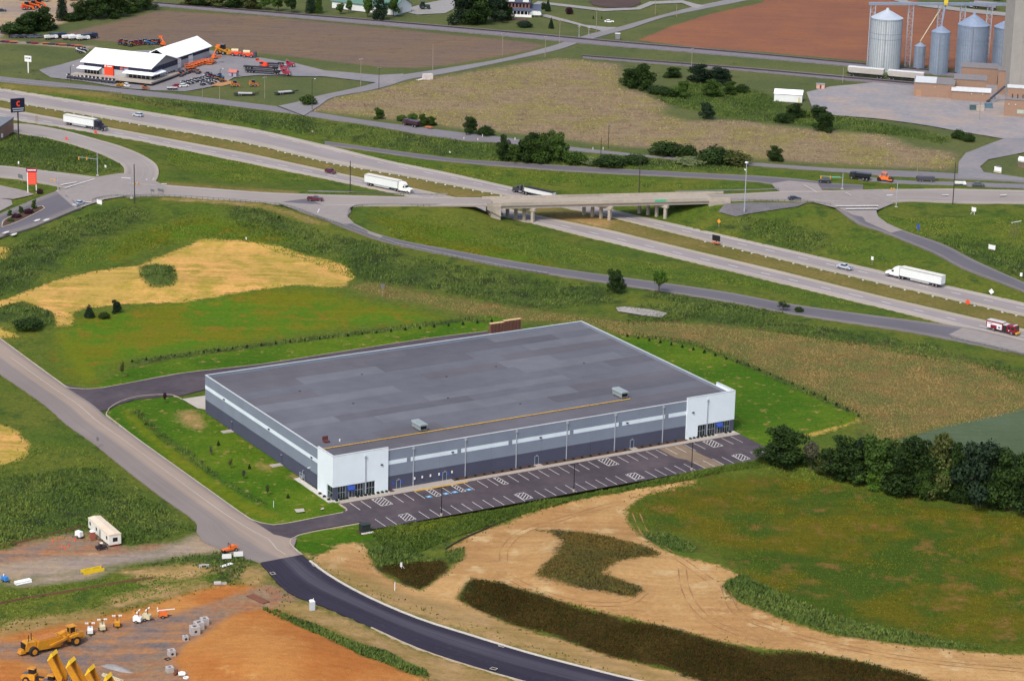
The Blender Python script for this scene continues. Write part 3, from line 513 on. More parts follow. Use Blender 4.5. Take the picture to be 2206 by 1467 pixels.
kerb('kerb', [p+(0, 0, .03) for p in WS['new_road'][int(len(WS['new_road'])*.36):, 3:]], .3, .14)
kerb('kerb', smooth_px([(776,1128),(690,1143),(645,1153),(627,1162),(625,1171),(634,1181),(651,1195)]))
kerb('kerb', smooth_px([(150,836),(197,838),(259,829),(388,805),(560,785),(730,759),(921,730),(1051,714)]), .2, .1)
kerb('kerb', smooth_px([(229,894),(236,880),(262,864),(306,853),(368,850.5),(392,860)]), .2, .1)
def guardrail(px, label, z=None, lift=0.0, group='guardrails beside the roads'):
    pts = crom(np.array([(g(*p) if z is None else at(p[0], p[1], z)) for p in px]), 1.9)
    t = thing('guardrail', label, 'guardrail', tuple(pts[0]), 0, group); o = pts[0]; r = G(); ps = G()
    for i in range(len(pts)-1):
        a, b = pts[i]-o, pts[i+1]-o; r.bar(a+(0, 0, .62), b+(0, 0, .62), .1, .32)
    for p in pts: ps.box(p[0]-o[0]-.08, p[0]-o[0]+.08, p[1]-o[1]-.08, p[1]-o[1]+.08, p[2]-o[2]-.2, p[2]-o[2]+.6)
    obj('rail', r, M_GALV, t); obj('post', ps, M_TIMB, t)['kind'] = 'stuff'
guardrail([(266,425.5),(355,424),(460,430),(560,438),(620,446),(667,462),(700,474),(730,484),(794,508),(850,526)], 'long steel guardrail from the left crossing down the curved slip road')
guardrail([(850,527),(985,556),(1095,578),(1180,592)], 'steel guardrail along the slip road above the shrubby bank')
guardrail([(664,416),(760,418),(870,421.5),(965,422.5)], 'pale steel guardrail on the far side of the overpass approach')
guardrail([(755,463),(752,455),(762,449),(782,445),(845,444),(950,444.5),(1060,444.5)], 'steel guardrail curling round the inner corner of the slip road')
guardrail([(1455,417),(1550,414.5),(1640,412.5),(1678,410.5)], 'steel guardrail right of the bridge on the far side')
guardrail([(1565,434),(1640,434.5),(1726,435),(1790,443)], 'steel guardrail above the grey stone slope right of the bridge')
guardrail([(2050,730),(2110,743),(2170,757),(2206,766),(2300,788)], 'steel guardrail beside the merging lane at the fire engine')
guardrail([(-40,170),(60,182),(160,193),(260,202)], 'steel guardrail along the frontage road below the dealership yard')
guardrail([(200,434),(215,429),(240,425),(266,424)], 'short steel guardrail at the left crossing corner')
# the railway
M_BALL = mat('ballast', H(142,136,142), .95, 0, .2, 1.2, H(122,114,116), .5, bump=.2, coord='pos'); M_RAIL = mat('rail_steel', S(70,58,62), .5, .3, .1, 2); M_TIE = mat('dark_sleepers', S(76,66,66), .95, 0, .2, 3)
for nm, key, t0 in (('railway_track','rail_bed',.3), ('railway_track','siding_bed',.5)):
    P = WS[key]; o = tag(strip_mesh(nm, P, M_BALL, .25, 3, 1.2), kind='structure'); push(np.vstack([P[:, :3], P[::-1, 3:]]), (P[:, :3]+P[:, 3:])/2)
    for dx in (-.75, .75):
        r = G(); pts = []
        for i in range(len(P)):
            a, b = P[i, :3], P[i, 3:]; e = (b-a)/np.linalg.norm(b-a); pts.append(a+(b-a)*t0+e*dx+(0, 0, .48))
        for a, b in zip(pts[:-1], pts[1:]): r.bar(a, b, .16, .2)
        obj('rail', r, M_RAIL, o)
    tq = G(); C = P[:, :3]*(1-t0)+P[:, 3:]*t0; run = crom(C, .7)
    for i in range(0, len(run)-1):
        d = run[i+1]-run[i]; d = d/max(np.linalg.norm(d), 1e-6); n = np.array((-d[1], d[0], 0)); tq.bar(run[i]+n*1.3+(0, 0, .3), run[i]-n*1.3+(0, 0, .3), .26, .16)
    obj('sleeper', tq, M_TIE, o)['kind'] = 'stuff'
# ---------------------------------------------------------------- the warehouse and its car park (local frame: x along the front, y into the building)
WA = math.atan2(WU[1], WU[0]); WL, WD, WH = 121.4, 78.0, 10.7
def wl(u, v, z=0.0): p = W0 + WU*u + np.array((WU[1], -WU[0]))*v; return (p[0], p[1], z)      # v = metres out from the front wall
push([wl(-1, 6), wl(WL+1, 6), wl(WL+1, -WD-1), wl(-1, -WD-1)], 0.0, .5, .15)
def band_mat():
    m = bpy.data.materials.new('painted_tilt_up_concrete'); m.use_nodes = True; t = m.node_tree; b = t.nodes['Principled BSDF']; b.inputs['Roughness'].default_value = .8; b.inputs['Specular IOR Level'].default_value = .25
    vec = nd(t, 'ShaderNodeTexCoord').outputs['Object']; sp = nd(t, 'ShaderNodeSeparateXYZ'); t.links.new(vec, sp.inputs[0]); z = sp.outputs[2]
    st = lambda h: mth(t, 'GREATER_THAN', z, h)
    c = mixc(t, S(74,77,94), S(124,134,148), st(3.75)); c = mixc(t, c, S(214,226,234), st(6.85)); c = mixc(t, c, S(124,134,148), st(7.95))
    pos = nd(t, 'ShaderNodeNewGeometry').outputs['Position']; n = noise(t, pos, .25, 4); n2 = noise(t, pos, 2.5, 3)
    c = mixc(t, c, mth(t, 'ADD', rng(t, n, .3, .7, .94, 1.05), rng(t, n2, .3, .7, -.03, .03)), 1.0, 'MULTIPLY'); t.links.new(c, b.inputs['Base Color']); return m
M_BAND = band_mat(); M_MID = mat('mid_grey_paint', S(120,130,144), .8, 0, .05, .5); M_DGREY = mat('dark_grey_paint', S(76,80,96), .8, 0, .06, .5); M_BLOCK = mat('white_paint', S(222,232,238), .75, 0, .04, .3)
M_CAP = mat('parapet_cap', S(206,208,208), .5, .2, .05, .5); M_SPOUT = mat('downspout_grey', S(172,178,186), .5, .2, .05, 1); M_GLASS = mat('dark_glass', S(34,44,50), .12, 0, .3, .4, spec=.6); M_FRAME = mat('aluminium_frame', S(176,186,190), .4, .5, .05, 1)
M_BLUE = mat('blue_canvas', S(44,72,150), .7, 0, .1, 2); M_BLACK = mat('black_metal', S(34,34,38), .6, .2, .1, 2); M_DOOR = mat('slate_door', S(62,70,92), .6, 0, .06, 1); M_SIGNW = mat('white_enamel', S(232,232,230), .5, 0, .04, 2); M_SIGNB = mat('blue_enamel', S(52,80,170), .5, 0, .05, 2)
wh = thing('warehouse', 'long flat-roofed warehouse with grey banded walls and white entrance corners', 'warehouse', wl(0, 0, 0), WA)
def panel_row(n, L, place):
    w = L/n; me = G().box(.015, w-.015, 0, .26, 0, WH).mesh('wall_panel')
    for i in range(n):
        o = obj('wall_panel', me, M_BAND, wh); place(o, i*w)
def _f(o, s): o.location = (s, 0, 0)
def _b(o, s): o.location = (WL-s, WD, 0); o.rotation_euler = (0, 0, math.pi)
def _l(o, s): o.location = (0, WD-s, 0); o.rotation_euler = (0, 0, -math.pi/2)
def _r(o, s): o.location = (WL, s, 0); o.rotation_euler = (0, 0, math.pi/2)
panel_row(16, WL, _f); panel_row(16, WL, _b); panel_row(10, WD, _l); panel_row(10, WD, _r)
obj('roof_deck', G().box(.27, WL-.27, .27, WD-.27, 9.6, 9.9), mat('roof_base', S(98,97,104,.77), .9, 0, .06, .2), wh)
tones = [mat('roof_membrane_%s' % n, S(*c, .77), .88, 0, .1, .2, S(c[0]+12, c[1]+12, c[2]+12, .77), .5) for n, c in (('mid', (107,107,115)), ('pale', (115,116,123)), ('dark', (98,97,105)), ('warm', (103,101,107)))]
rr = random.Random(5); y = .3; row = 0
while y < WD-.5:                                                     # lapped membrane sheets, each row a few metres deep
    d = min(rr.choice((4.6, 5.5, 6.1, 6.1)), WD-.3-y); x = .3; k0 = rr.randrange(4)
    while x < WL-.5:
        w = min(rr.uniform(14, 46), WL-.3-x)
        if WL-.3-x-w < 6: w = WL-.3-x
        k = rr.choice((0, 0, 1, 2, 3)) if y > 9 else rr.choice((2, 3, 3)); z1 = 9.915+.006*((row+int(x)) % 4)
        obj('roof_sheet', G().box(x+.01, x+w-.01, y+.01, y+d-.01, 9.9, z1), tones[k], wh); x += w
    y += d; row += 1
for b in ((-.06, WL+.06, -.06, .34), (-.06, WL+.06, WD-.34, WD+.06), (-.06, .34, .34, WD-.34), (WL-.34, WL+.06, .34, WD-.34)): obj('parapet_cap', G().box(*b, WH, WH+.12), M_CAP, wh)
# white corner blocks with shop-front glazing
def window(x0, x1, z0, z1, y, cols, rows, side=False):
    w = obj('window', G(), M_FRAME, wh); fr = G(); me = w.data
    for i in range(cols+1): xx = x0+(x1-x0)*i/cols; fr.box(xx-.05, xx+.05, y-.06, y+.05, z0, z1)
    for j in range(rows+1): zz = z0+(z1-z0)*j/rows; fr.box(x0-.05, x1+.05, y-.07, y+.04, zz-.05, zz+.05)
    if side: fr.v = [(q[1], q[0], q[2]) for q in fr.v]
    m2 = fr.mesh('window'); m2.materials.append(M_FRAME); w.data = m2
    for i in range(cols):
        for j in range(rows):
            a = G().box(x0+(x1-x0)*i/cols+.05, x0+(x1-x0)*(i+1)/cols-.05, y-.02, y+.02, z0+(z1-z0)*j/rows+.05, z0+(z1-z0)*(j+1)/rows-.05)
            if side: a.v = [(q[1], q[0], q[2]) for q in a.v]
            obj('pane', a, M_GLASS, w)
BH = 11.6
for o0, sg in ((0.0, 1), (WL, -1)):
    X = lambda a, b: (min(o0+sg*a, o0+sg*b), max(o0+sg*a, o0+sg*b))
    q = obj('corner_wall', G().box(*X(-.45, 15.2), -.45, -.005, 3.45, BH).box(*X(11.5, 15.2), -.45, -.005, 0, 3.45).box(*X(-.45, -.005), -.005, 8.1, 3.45, BH).box(*X(-.45, -.005), 2.9 if sg > 0 else .6, 8.1, 0, 3.45), M_BLOCK, wh)
    for a, b, yy in ((-.38, .95, -.38), (3.2, 5.8, -.3), (8.2, 9.0, -.3)): obj('corner_pier', G().box(*X(a, b), yy, -.005, 0, 3.44), M_DGREY, wh)
    obj('parapet_cap', G().box(*X(-.5, 15.25), -.5, .06, BH, BH+.1).box(*X(-.5, .06), .06, 8.15, BH, BH+.1), M_CAP, wh)
    for a, b in ((1.0, 3.15), (5.85, 8.15), (9.05, 11.45)): window(*X(a, b), .12, 3.35, -.2, 3, 2)
    if sg > 0: window(.02, 2.85, .12, 3.35, -.2, 2, 2, True)
    d0 = obj('entrance_door', G().box(*X(4.05, 5.05), -.36, -.3, .05, 2.3), M_FRAME, wh); obj('pane', G().box(*X(4.2, 4.9), -.38, -.36, .2, 2.15), M_GLASS, d0)
    xa, xb = X(3.6, 5.5); obj('awning', G().add([(xa,-.31,3.2),(xb,-.31,3.2),(xb,-1.35,2.45),(xa,-1.35,2.45),(xa,-1.35,2.15),(xb,-1.35,2.15),(xa,-.31,2.4),(xb,-.31,2.4)], [(0,3,2,1),(3,4,5,2),(0,6,4,3),(1,2,5,7)]), M_BLUE, wh)
    obj('wall_light', G().box(*X(13.0, 13.6), -.75, -.45, 7.3, 7.55), M_BLACK, wh)
for u in (8.7, 22.6, 37.8, 53.0, 68.4, 83.4, 98.7, 112.8):
    blk = u < 15 or u > 106; yy = -.45 if blk else 0.0
    s = obj('downspout', G().box(u-.12, u+.12, yy-.2, yy-.02, .1, WH-.35), M_SPOUT, wh); obj('scupper_head', G().box(u-.3, u+.3, yy-.36, yy-.01, WH-.75, WH-.2, .05, 0), M_SPOUT, s)
for u in (21.3, 36.0, 51.2, 69.9, 85.1, 99.9): obj('stripe_break', G().box(u-.55, u+.55, -.02, 0, 6.86, 7.94), M_MID, wh)
for u in (34.0, 60.3, 87.2): obj('wall_light', G().box(u-.3, u+.3, -.35, -.005, 7.3, 7.55), M_BLACK, wh)
for yv in (65.4, 37.3, 12.2): obj('wall_light', G().box(-.35, -.005, yv-.3, yv+.3, 7.3, 7.55), M_BLACK, wh)
for u in (18.4, 31.8, 59.3, 89.0):
    d0 = obj('steel_door', G().box(u-.5, u+.5, -.07, -.005, .05, 2.2), M_DOOR, wh); obj('door_lamp', G().box(u-.2, u+.2, -.25, -.005, 2.5, 2.72), M_FRAME, d0); obj('door_frame', G().box(u-.62, u-.5, -.09, -.006, 0, 2.3).box(u+.5, u+.62, -.09, -.006, 0, 2.3).box(u-.62, u+.62, -.09, -.006, 2.3, 2.42), M_FRAME, d0)
for yv in (60.4, 29.9):
    d0 = obj('steel_door', G().box(-.07, -.005, yv-.5, yv+.5, .05, 2.2), M_DOOR, wh); obj('door_lamp', G().box(-.25, -.005, yv-.2, yv+.2, 2.5, 2.75), M_FRAME, d0)
for u in (16.9, 19.4, 30.7, 32.9): obj('wall_sign', G().box(u-.28, u+.28, -.05, -.005, 1.4, 2.1), M_SIGNB, wh)
for u in (22.9, 25.1, 27.5, 30.0, 33.8): obj('wall_sign', G().box(u-.2, u+.2, -.35, -.3, 1.85, 2.5), M_SIGNW, wh)
mt = obj('gas_meter', G().box(-.8, -.2, 16.2, 17.0, .5, 1.2).box(-.6, -.3, 17.4, 17.8, .6, 1.1), M_FRAME, wh); obj('pipe', G().tube([(-.4, 15.6, 0), (-.4, 15.6, 1.6), (-.4, 18.4, 1.6), (-.4, 18.4, 0)], .07).tube([(-.5, 16.6, 0), (-.5, 16.6, 2.6), (-.05, 16.6, 2.6)], .06), M_SPOUT, mt)
obj('security_camera', G().box(-.7, -.01, 13.1, 13.3, 4.3, 4.5), M_SIGNW, wh)
def rtu(u, y):
    r = obj('rooftop_unit', G().box(u-1.0, u+1.0, y-2.3, y+2.3, 10.25, 11.55), mat('rtu_grey', S(150,160,160), .6, .2, .06, 1), wh)
    obj('kerb_base', G().box(u-.8, u+.8, y-2.0, y+2.0, 9.93, 10.25), M_BLACK, r); obj('hood', G().prism([(u-1.25, 11.56), (u+1.25, 11.56), (u+1.0, 11.95), (u-1.0, 11.95)], y-2.6, y+2.4), MATS['rtu_grey'], r)
    obj('louvre', G().box(u-.85, u+.85, y-2.34, y-2.305, 10.5, 11.4), M_BLACK, r)
rtu(31.6, 13.4); rtu(93.6, 13.6)
gp = obj('gas_pipe', G().tube([(2.0, 9.8, 10.2), (94.6, 10.0, 10.2)], .11, 6), mat('yellow_pipe', S(214,166,52), .6, 0, .1, 1), wh); sb = G()
for i in range(31): sb.box(2.5+i*3.05, 2.8+i*3.05, 9.5, 10.3, 9.935, 10.1)
obj('pipe_support', sb, M_TIMB, gp)['kind'] = 'stuff'
h0 = obj('roof_hatch', G().box(4.6, 6.0, 14.0, 15.4, 9.93, 10.4), mat('hatch_brown', S(96,58,54), .7, 0, .1, 1), wh); obj('lid', G().box(4.5, 6.1, 15.3, 15.45, 10.4, 11.4), MATS['hatch_brown'], h0)
for a, b in ((8.7, 13.8),): obj('vent_pipe', G().cyl((a, b, 9.93), .16, .16, .6, 8), M_SIGNW, wh)
for a, b in ((26, 40), (51, 33), (77, 52), (40, 62), (66, 20), (101, 44), (18, 56), (60, 50)): obj('roof_drain', G().cyl((a, b, 9.93), .35, .3, .08, 10), M_BLACK, wh)
# ---- car park
lotpoly = [g(545,1122)[:2], g(590,1132)[:2], g(632,1127)[:2], g(700,1113)[:2], g(739,1106)[:2], wl(.2, 6.2), wl(.2, 3.3), wl(121.8, 3.3), wl(121.8, 22.9), wl(-1.5, 22.9), g(800,1131)[:2], g(776,1127)[:2], g(690,1142)[:2], g(645,1152)[:2], g(627,1161)[:2], g(590,1152)[:2]]
lot = patch('car_park', None, M_LOT, .075, 6, wpoly=lotpoly, z=0.0)
patch('worn_slab', None, mat('tan_slab', H(150,130,108), .9, 0, .15, .6, coord='pos'), .082, 4, wpoly=[wl(95.2, 3.6), wl(102.8, 3.6), wl(102.8, 13.0), wl(103.6, 22.8), wl(97.5, 22.8), wl(96.8, 14.5), wl(95.2, 12)], z=0.0)
def mark(name, poly, material, z=.1):
    c = np.mean([p[:2] for p in poly], axis=0); o = obj(name, G().add([(p[0]-c[0], p[1]-c[1], 0) for p in poly], [tuple(range(len(poly)))]), material, lot, (c[0], c[1], z)); return o
SL = G().add([(-.08, 0, 0), (.08, 0, 0), (.08, 5.6, 0), (-.08, 5.6, 0)], [(0, 1, 2, 3)]).mesh('stall_line')
def stall(u, v, L=5.6, m=M_WHITE):
    o = obj('stall_line', SL, m, lot, wl(u, v+L, .1), WA)
    if L != 5.6: o.scale = (1, L/5.6, 1)
def hatch(u0, u1, v0, v1, cut):
    q = G(); bar = lambda a, b, w=.17: q.bar((*a, 0), (*b, 0), w, .01)
    c = [(u0, v0), (u1, v0), (u1, v1), (u0, v1)]
    if cut: c[0] = (u0+.9*(u1-u0)*.2, v0)
    for i in range(4): bar(c[i], c[(i+1) % 4])
    k = v0+.7
    while k < v1+(u1-u0):
        a, b = max(u0, u0+k-v1), min(u1, u0+k-v0)
        if b-a > .25: bar((a, k-(a-u0)), (b, k-(b-u0)))
        k += 1.15
    q.v = [(x, -y, z) for x, y, z in q.v]
    o = obj('hatched_marking', q, M_WHITE, lot, wl(0, 0, .1), WA); return o
for i in range(40):
    u = 2.55+3.05*i; ok = lambda a, b: not (a-.3 < u < b+.3)
    if u < 121.3 and ok(8.6, 11.8) and ok(21.5, 36.0) and ok(44.2, 46.3) and ok(76.3, 78.9) and ok(109.3, 112.2): stall(u, 4.0, m=M_YELL if 95.5 < u < 102.6 else M_WHITE)
    if u < 121.3 and ok(8.9, 11.9) and ok(42.6, 45.4) and ok(76.3, 79.0) and ok(109.7, 112.5): stall(u+.25, 17.0)
for a, b in ((8.6, 11.8), (24.1, 25.8), (31.4, 32.8), (43.9, 45.3), (75.7, 78.9), (109.1, 112.1)): hatch(a, b, 4.1, 9.5, False)
for a, b in ((8.9, 11.9), (42.5, 45.4), (76.1, 79.0), (109.5, 112.5)): hatch(a, b, 17.0, 21.5, True)
for u in (20.9, 28.6, 35.2): stall(u, 4.0)
M_HC = mat('handicap_blue', H(96,176,226), .7, 0, .1, 2, coord='pos')
for u in (22.4, 27.3, 29.9, 34.0): mark('blue_bay_marking', [wl(u-.75, 8.2), wl(u+.75, 8.2), wl(u+.75, 9.5), wl(u-.75, 9.5)], M_HC); mark('bay_symbol', [wl(u-.25, 8.5), wl(u+.25, 8.5), wl(u+.25, 9.2), wl(u-.25, 9.2)], M_WHITE, .115)
M_WALK = mat('sidewalk_concrete', H(192,182,170), .85, 0, .08, 1.2, coord='pos'); M_MULCH = mat('brown_mulch', H(98,72,58), .95, 0, .25, 2, coord='pos'); M_STONE = mat('white_stone', H(228,222,212), .9, 0, .2, 3, coord='pos')
def slab(name, u0, u1, v0, v1, h, material):
    p = wl(u0, v0); o = obj(name, G().box(0, u1-u0, -(v1-v0), 0, -.3, h), material, None, p, WA); return tag(o, kind='structure')
push([wl(-2.8, 4), wl(WL+1.5, 4), wl(WL+1.5, -10), wl(-2.8, -10)], 0.0, .3, .12)
slab('sidewalk', 0.6, 121.9, 1.75, 3.5, .17, M_WALK); slab('sidewalk', 16.6, 33.8, .02, 1.74, .165, M_WALK); slab('sidewalk', 58.4, 60.4, .02, 1.74, .165, M_WALK); slab('sidewalk', 88.1, 90.1, .02, 1.74, .165, M_WALK)
slab('sidewalk', 3.7, 5.5, .46, 1.74, .165, M_WALK); slab('sidewalk', 116.0, 117.9, .46, 1.74, .165, M_WALK)
for a, b in ((15.3, 16.55), (33.85, 58.35), (60.45, 88.05), (90.15, 106.1)): slab('mulch_bed', a, b, .02, 1.72, .12, M_MULCH)
for a, b in ((.6, 3.65), (5.55, 15.25), (106.2, 115.95), (117.95, 121.9)): slab('stone_bed', a, b, .46, 1.72, .12, M_STONE)
slab('stone_bed', -2.0, -.46, -18.5, 1.2, .1, M_STONE); slab('stone_bed', -.46, .58, .46, 1.9, .11, M_STONE)
for yv in (60.4, 29.9): slab('door_pad', -3.0, -.02, -yv-1.0, -yv+1.0, .1, M_WALK)
mark('yellow_kerb', [wl(21, 3.52), wl(36.6, 3.52), wl(36.6, 3.95), wl(21, 3.95)], M_YELL, .104); slab('yellow_kerb_edge', 21, 36.6, 3.3, 3.54, .175, M_YELL)
pa = [(392,860),(447,852),(452,884),(426,880)]
patch('loading_apron', pa, M_APRON, .05, 6)
for px in ([(634,1098),(655,1096),(657,1103),(640,1105)], [(690,1098),(696,1094),(700,1097),(694,1099)]): patch('utility_pad', px, M_APRON, .12, 4)
# lamp posts of the car park
def lot_lamp(u, v, label):
    t = thing('lamp_post', label, 'lamp post', wl(u, v, .05), WA, 'car park lamp posts')
    obj('pole', G().cyl((0, 0, 0), .13, .08, 7.6, 8), M_BLACK, t); obj('base', G().cyl((0, 0, -.2), .3, .3, .8, 10), M_APRON, t); obj('arm', G().box(-.9, .9, -.05, .05, 7.45, 7.55), M_BLACK, t)
    for s in (-1, 1): obj('lamp_head', G().box(s*.9-.3, s*.9+.3, -.2, .2, 7.4, 7.52), M_BLACK, t)
lot_lamp(18.6, 22.2, 'black lamp post at the car park edge nearest the blue accessible bays'); lot_lamp(57.2, 22.0, 'black lamp post in the middle of the car park edge'); lot_lamp(93.5, 21.8, 'black lamp post beside the tan worn slab of the car park')
# ---------------------------------------------------------------- the land itself: one sheet, its cover blended by traced zones
def land_mat():
    m = bpy.data.materials.new('land_cover'); m.use_nodes = True; t = m.node_tree; b = t.nodes['Principled BSDF']; b.inputs['Roughness'].default_value = .95; b.inputs['Specular IOR Level'].default_value = .08
    pos = nd(t, 'ShaderNodeNewGeometry').outputs['Position']
    n0 = noise(t, pos, .009, 2); n1 = noise(t, pos, .035, 4, .6); n2 = noise(t, pos, .16, 4, .6); n3 = noise(t, pos, .8, 4, .65); n4 = noise(t, pos, 3.2, 3, .6); nl = noise(t, pos, .33, 5, .65)
    rot = nd(t, 'ShaderNodeMapping'); t.links.new(pos, rot.inputs[0]); rot.inputs['Rotation'].default_value = (0, 0, -.45); rot.inputs['Scale'].default_value = (.05, 1.0, 1.0); ns = noise(t, rot.outputs[0], .5, 4, .6)
    def tone(k, big=n1, mid=n2, lo=.42, hi=.6, t3=(.6, .72), fine=.3, streak=0.0):
        c1, c2, c3 = (H(*c) for c in PHOTO[k]); c = mixc(t, c1, c2, rng(t, big, lo, hi)); c = mixc(t, c, c3, rng(t, mid, *t3))
        f = mth(t, 'ADD', rng(t, n3, .3, .7, 1-fine, 1+fine*.8), rng(t, n4, .25, .75, -fine*.5, fine*.5))
        if streak: f = mth(t, 'ADD', f, rng(t, ns, .3, .7, -streak, streak))
        return mixc(t, c, f, 1.0, 'MULTIPLY')
    col = tone('grass', fine=.3, t3=(.5, .68))
    P = dict(far=dict(fine=.16), stubble=dict(fine=.28, streak=.14, t3=(.5, .7), lo=.45, hi=.58), plow=dict(fine=.1, streak=.1, t3=(.55, .7)), red=dict(fine=.08, streak=.08), median=dict(fine=.25, t3=(.58, .7)), bank=dict(fine=.42, t3=(.48, .62)), olive=dict(fine=.18, lo=.44, hi=.56, streak=.1, t3=(.55, .7)),
             lime=dict(fine=.18, streak=.09, lo=.44, hi=.54, t3=(.52, .66)), straw=dict(fine=.16, streak=.18, t3=(.46, .6), lo=.44, hi=.56), swale=dict(fine=.14, streak=.06), lawn=dict(fine=.24, mid=nl, t3=(.585, .66), streak=.09), dry=dict(fine=.3, streak=.1, t3=(.5, .66)), teal=dict(fine=.1, streak=.1), tan=dict(fine=.14, streak=.12, t3=(.54, .68)), mat=dict(fine=.14, streak=.12, t3=(.5, .68)), isle=dict(fine=.36, t3=(.48, .62)),
             brown=dict(fine=.4, t3=(.54, .68)), orange=dict(fine=.12, streak=.1), gravel=dict(fine=.22, t3=(.5, .65), streak=.08), dust=dict(fine=.12, streak=.12))
    for kk in ('far','stubble','plow','red','median','bank','dry','olive','lime','straw','lawn','swale','bank2','teal','orange','gravel','dust','tan','mat','isle','brown','bank3'):
        k = 'bank' if kk in ('bank2', 'bank3') else kk
        a = nd(t, 'ShaderNodeAttribute', attribute_name='z_'+kk).outputs['Fac']; e3, e2, soft = EDGE[kk]
        f = mth(t, 'ADD', a, mth(t, 'ADD', mth(t, 'MULTIPLY', mth(t, 'SUBTRACT', n3, .5), e3), mth(t, 'MULTIPLY', mth(t, 'SUBTRACT', n2, .5), e2)))
        f = rng(t, f, -soft, soft)
        if k == 'orange': col2 = tone(k, **P[k])
        col = mixc(t, col, tone(k, **P[k]), f)
        if k == 'gravel':   # mud tracked over the stone
            col = mixc(t, col, tone('orange', **P['orange']), mth(t, 'MULTIPLY', mth(t, 'MULTIPLY', f, mth(t, 'ADD', mth(t, 'MULTIPLY', rng(t, ns, .42, .66), .45), mth(t, 'MULTIPLY', rng(t, n2, .45, .6), .5))), .8))
    t.links.new(col, b.inputs['Base Color'])
    bn = nd(t, 'ShaderNodeBump'); bn.inputs['Strength'].default_value = .5; bn.inputs['Distance'].default_value = .5
    t.links.new(mth(t, 'ADD', n3, mth(t, 'MULTIPLY', n4, .4)), bn.inputs['Height']); t.links.new(bn.outputs[0], b.inputs['Normal'])
    return m
def make_land():
    V = np.column_stack([MX.ravel(), MY.ravel(), GZ.ravel()]).astype(np.float32)
    i = np.arange(NX*NY).reshape(NY, NX); F = np.column_stack([i[:-1, :-1].ravel(), i[:-1, 1:].ravel(), i[1:, 1:].ravel(), i[1:, :-1].ravel()]).astype(np.int32)
    me = bpy.data.meshes.new('ground'); me.vertices.add(len(V)); me.vertices.foreach_set('co', V.ravel()); me.loops.add(F.size); me.loops.foreach_set('vertex_index', F.ravel())
    me.polygons.add(len(F)); me.polygons.foreach_set('loop_start', np.arange(0, F.size, 4, dtype=np.int32)); me.polygons.foreach_set('loop_total', np.full(len(F), 4, np.int32)); me.update(calc_edges=True)
    me.polygons.foreach_set('use_smooth', [True]*len(F))
    for k, f in ZF.items(): at_ = me.attributes.new('z_'+k, 'FLOAT', 'POINT'); at_.data.foreach_set('value', f.ravel().astype(np.float32))
    tag(obj('ground', me, land_mat()), kind='structure')
# ---------------------------------------------------------------- the overpass bridge
M_BCONC = mat('bridge_concrete', S(178,168,154), .85, 0, .1, .8, S(138,128,118), .7, coord='pos'); M_BGIRD = mat('girder_concrete', S(164,154,146), .85, 0, .1, .8, coord='pos'); M_DECK = mat('deck_concrete', H(190,178,162), .85, 0, .08, .6, coord='pos')
_h = WS['highway_lower']; HDV = _h[len(_h)*2//3, :3]-_h[len(_h)//3, :3]; HDV = HDV/np.linalg.norm(HDV); HD = math.atan2(HDV[1], HDV[0])
br = thing('bridge', 'low concrete highway overpass bridge on rows of square columns', 'bridge', tuple(A_*(1, 1, 0)))
BO = np.array((A_[0], A_[1], 0.0)); dB = (B_-A_)*(1, 1, 0); LB = np.linalg.norm(dB); dB /= LB; nB = np.array((-dB[1], dB[0], 0))
_a = np.array([((p-BO)@dB, (p-BO)@nB) for p in BRIDGE_P[:, :3]]); _b = np.array([((p-BO)@dB, (p-BO)@nB) for p in BRIDGE_P[:, 3:]])
FAR = float(np.median(_a[:, 1])); NEAR = float(np.median(_b[:, 1])); DZ0, DZ1 = 6.45, 6.4
def bp(s, n, z): return tuple(dB*s+nB*n+np.array((0, 0, z)))
def slab_b(s0, s1, n0, n1, z0, z1, gq=None):
    gq = gq or G(); v = [bp(s, n, z) for z in (z0, z1) for s, n in ((s0, n0), (s1, n0), (s1, n1), (s0, n1))]
    return gq.add(v, [(0,3,2,1),(4,5,6,7),(0,1,5,4),(1,2,6,5),(2,3,7,6),(3,0,4,7)])
lo, hi = min(NEAR, FAR), max(NEAR, FAR)
obj('deck', slab_b(-2, LB+2, lo-.5, hi+.5, 6.2, 6.52), M_DECK, br)
for n0 in (lo-.5, hi+.1): obj('barrier', slab_b(-5, LB+8, n0, n0+.4, 6.52, 7.45), M_BCONC, br)
for i in range(6):
    n = lo+.3+(hi-lo-.6)*i/5; obj('girder', slab_b(-1, LB+1, n-.3, n+.3, 5.1, 6.19), M_BGIRD, br)
sk = math.atan2(HDV[1], HDV[0])-math.atan2(dB[1], dB[0]); wdt = hi-lo; skl = wdt/abs(math.sin(sk))
for i, (px, py) in enumerate(((1164,483), (1316,476), (1465,479))):
    c = at(px, py, 0.0)-BO; sgn = -1 if (HDV@nB) < 0 else 1; t = obj('pier', G(), M_BCONC, br)
    e = np.array((HDV[0], HDV[1], 0))*sgn; nn = (lo-.2-c@nB)/(e@nB); st = c+e*nn; cap = G().bar(tuple(st-e*.8+(0, 0, 4.6)), tuple(st+e*(skl+1.2)+(0, 0, 4.6)), 1.2, 1.0)
    m2 = cap.mesh('pier_cap'); m2.materials.append(M_BCONC); t.data = m2; t.name = 'pier_cap'
    k = int(skl/4.8)+1
    for j in range(k+1):
        q = st+e*(.3+(skl-.4)*j/k); zg = -.6; u = np.array((-e[1], e[0], 0)); gq = G()
        v = [tuple(q+e*a*.5+u*b*.45+np.array((0, 0, z))) for z in (zg, 4.1) for a, b in ((-1,-1),(1,-1),(1,1),(-1,1))]
        obj('column', gq.add(v, [(0,3,2,1),(4,5,6,7),(0,1,5,4),(1,2,6,5),(2,3,7,6),(3,0,4,7)]), M_BCONC, t)
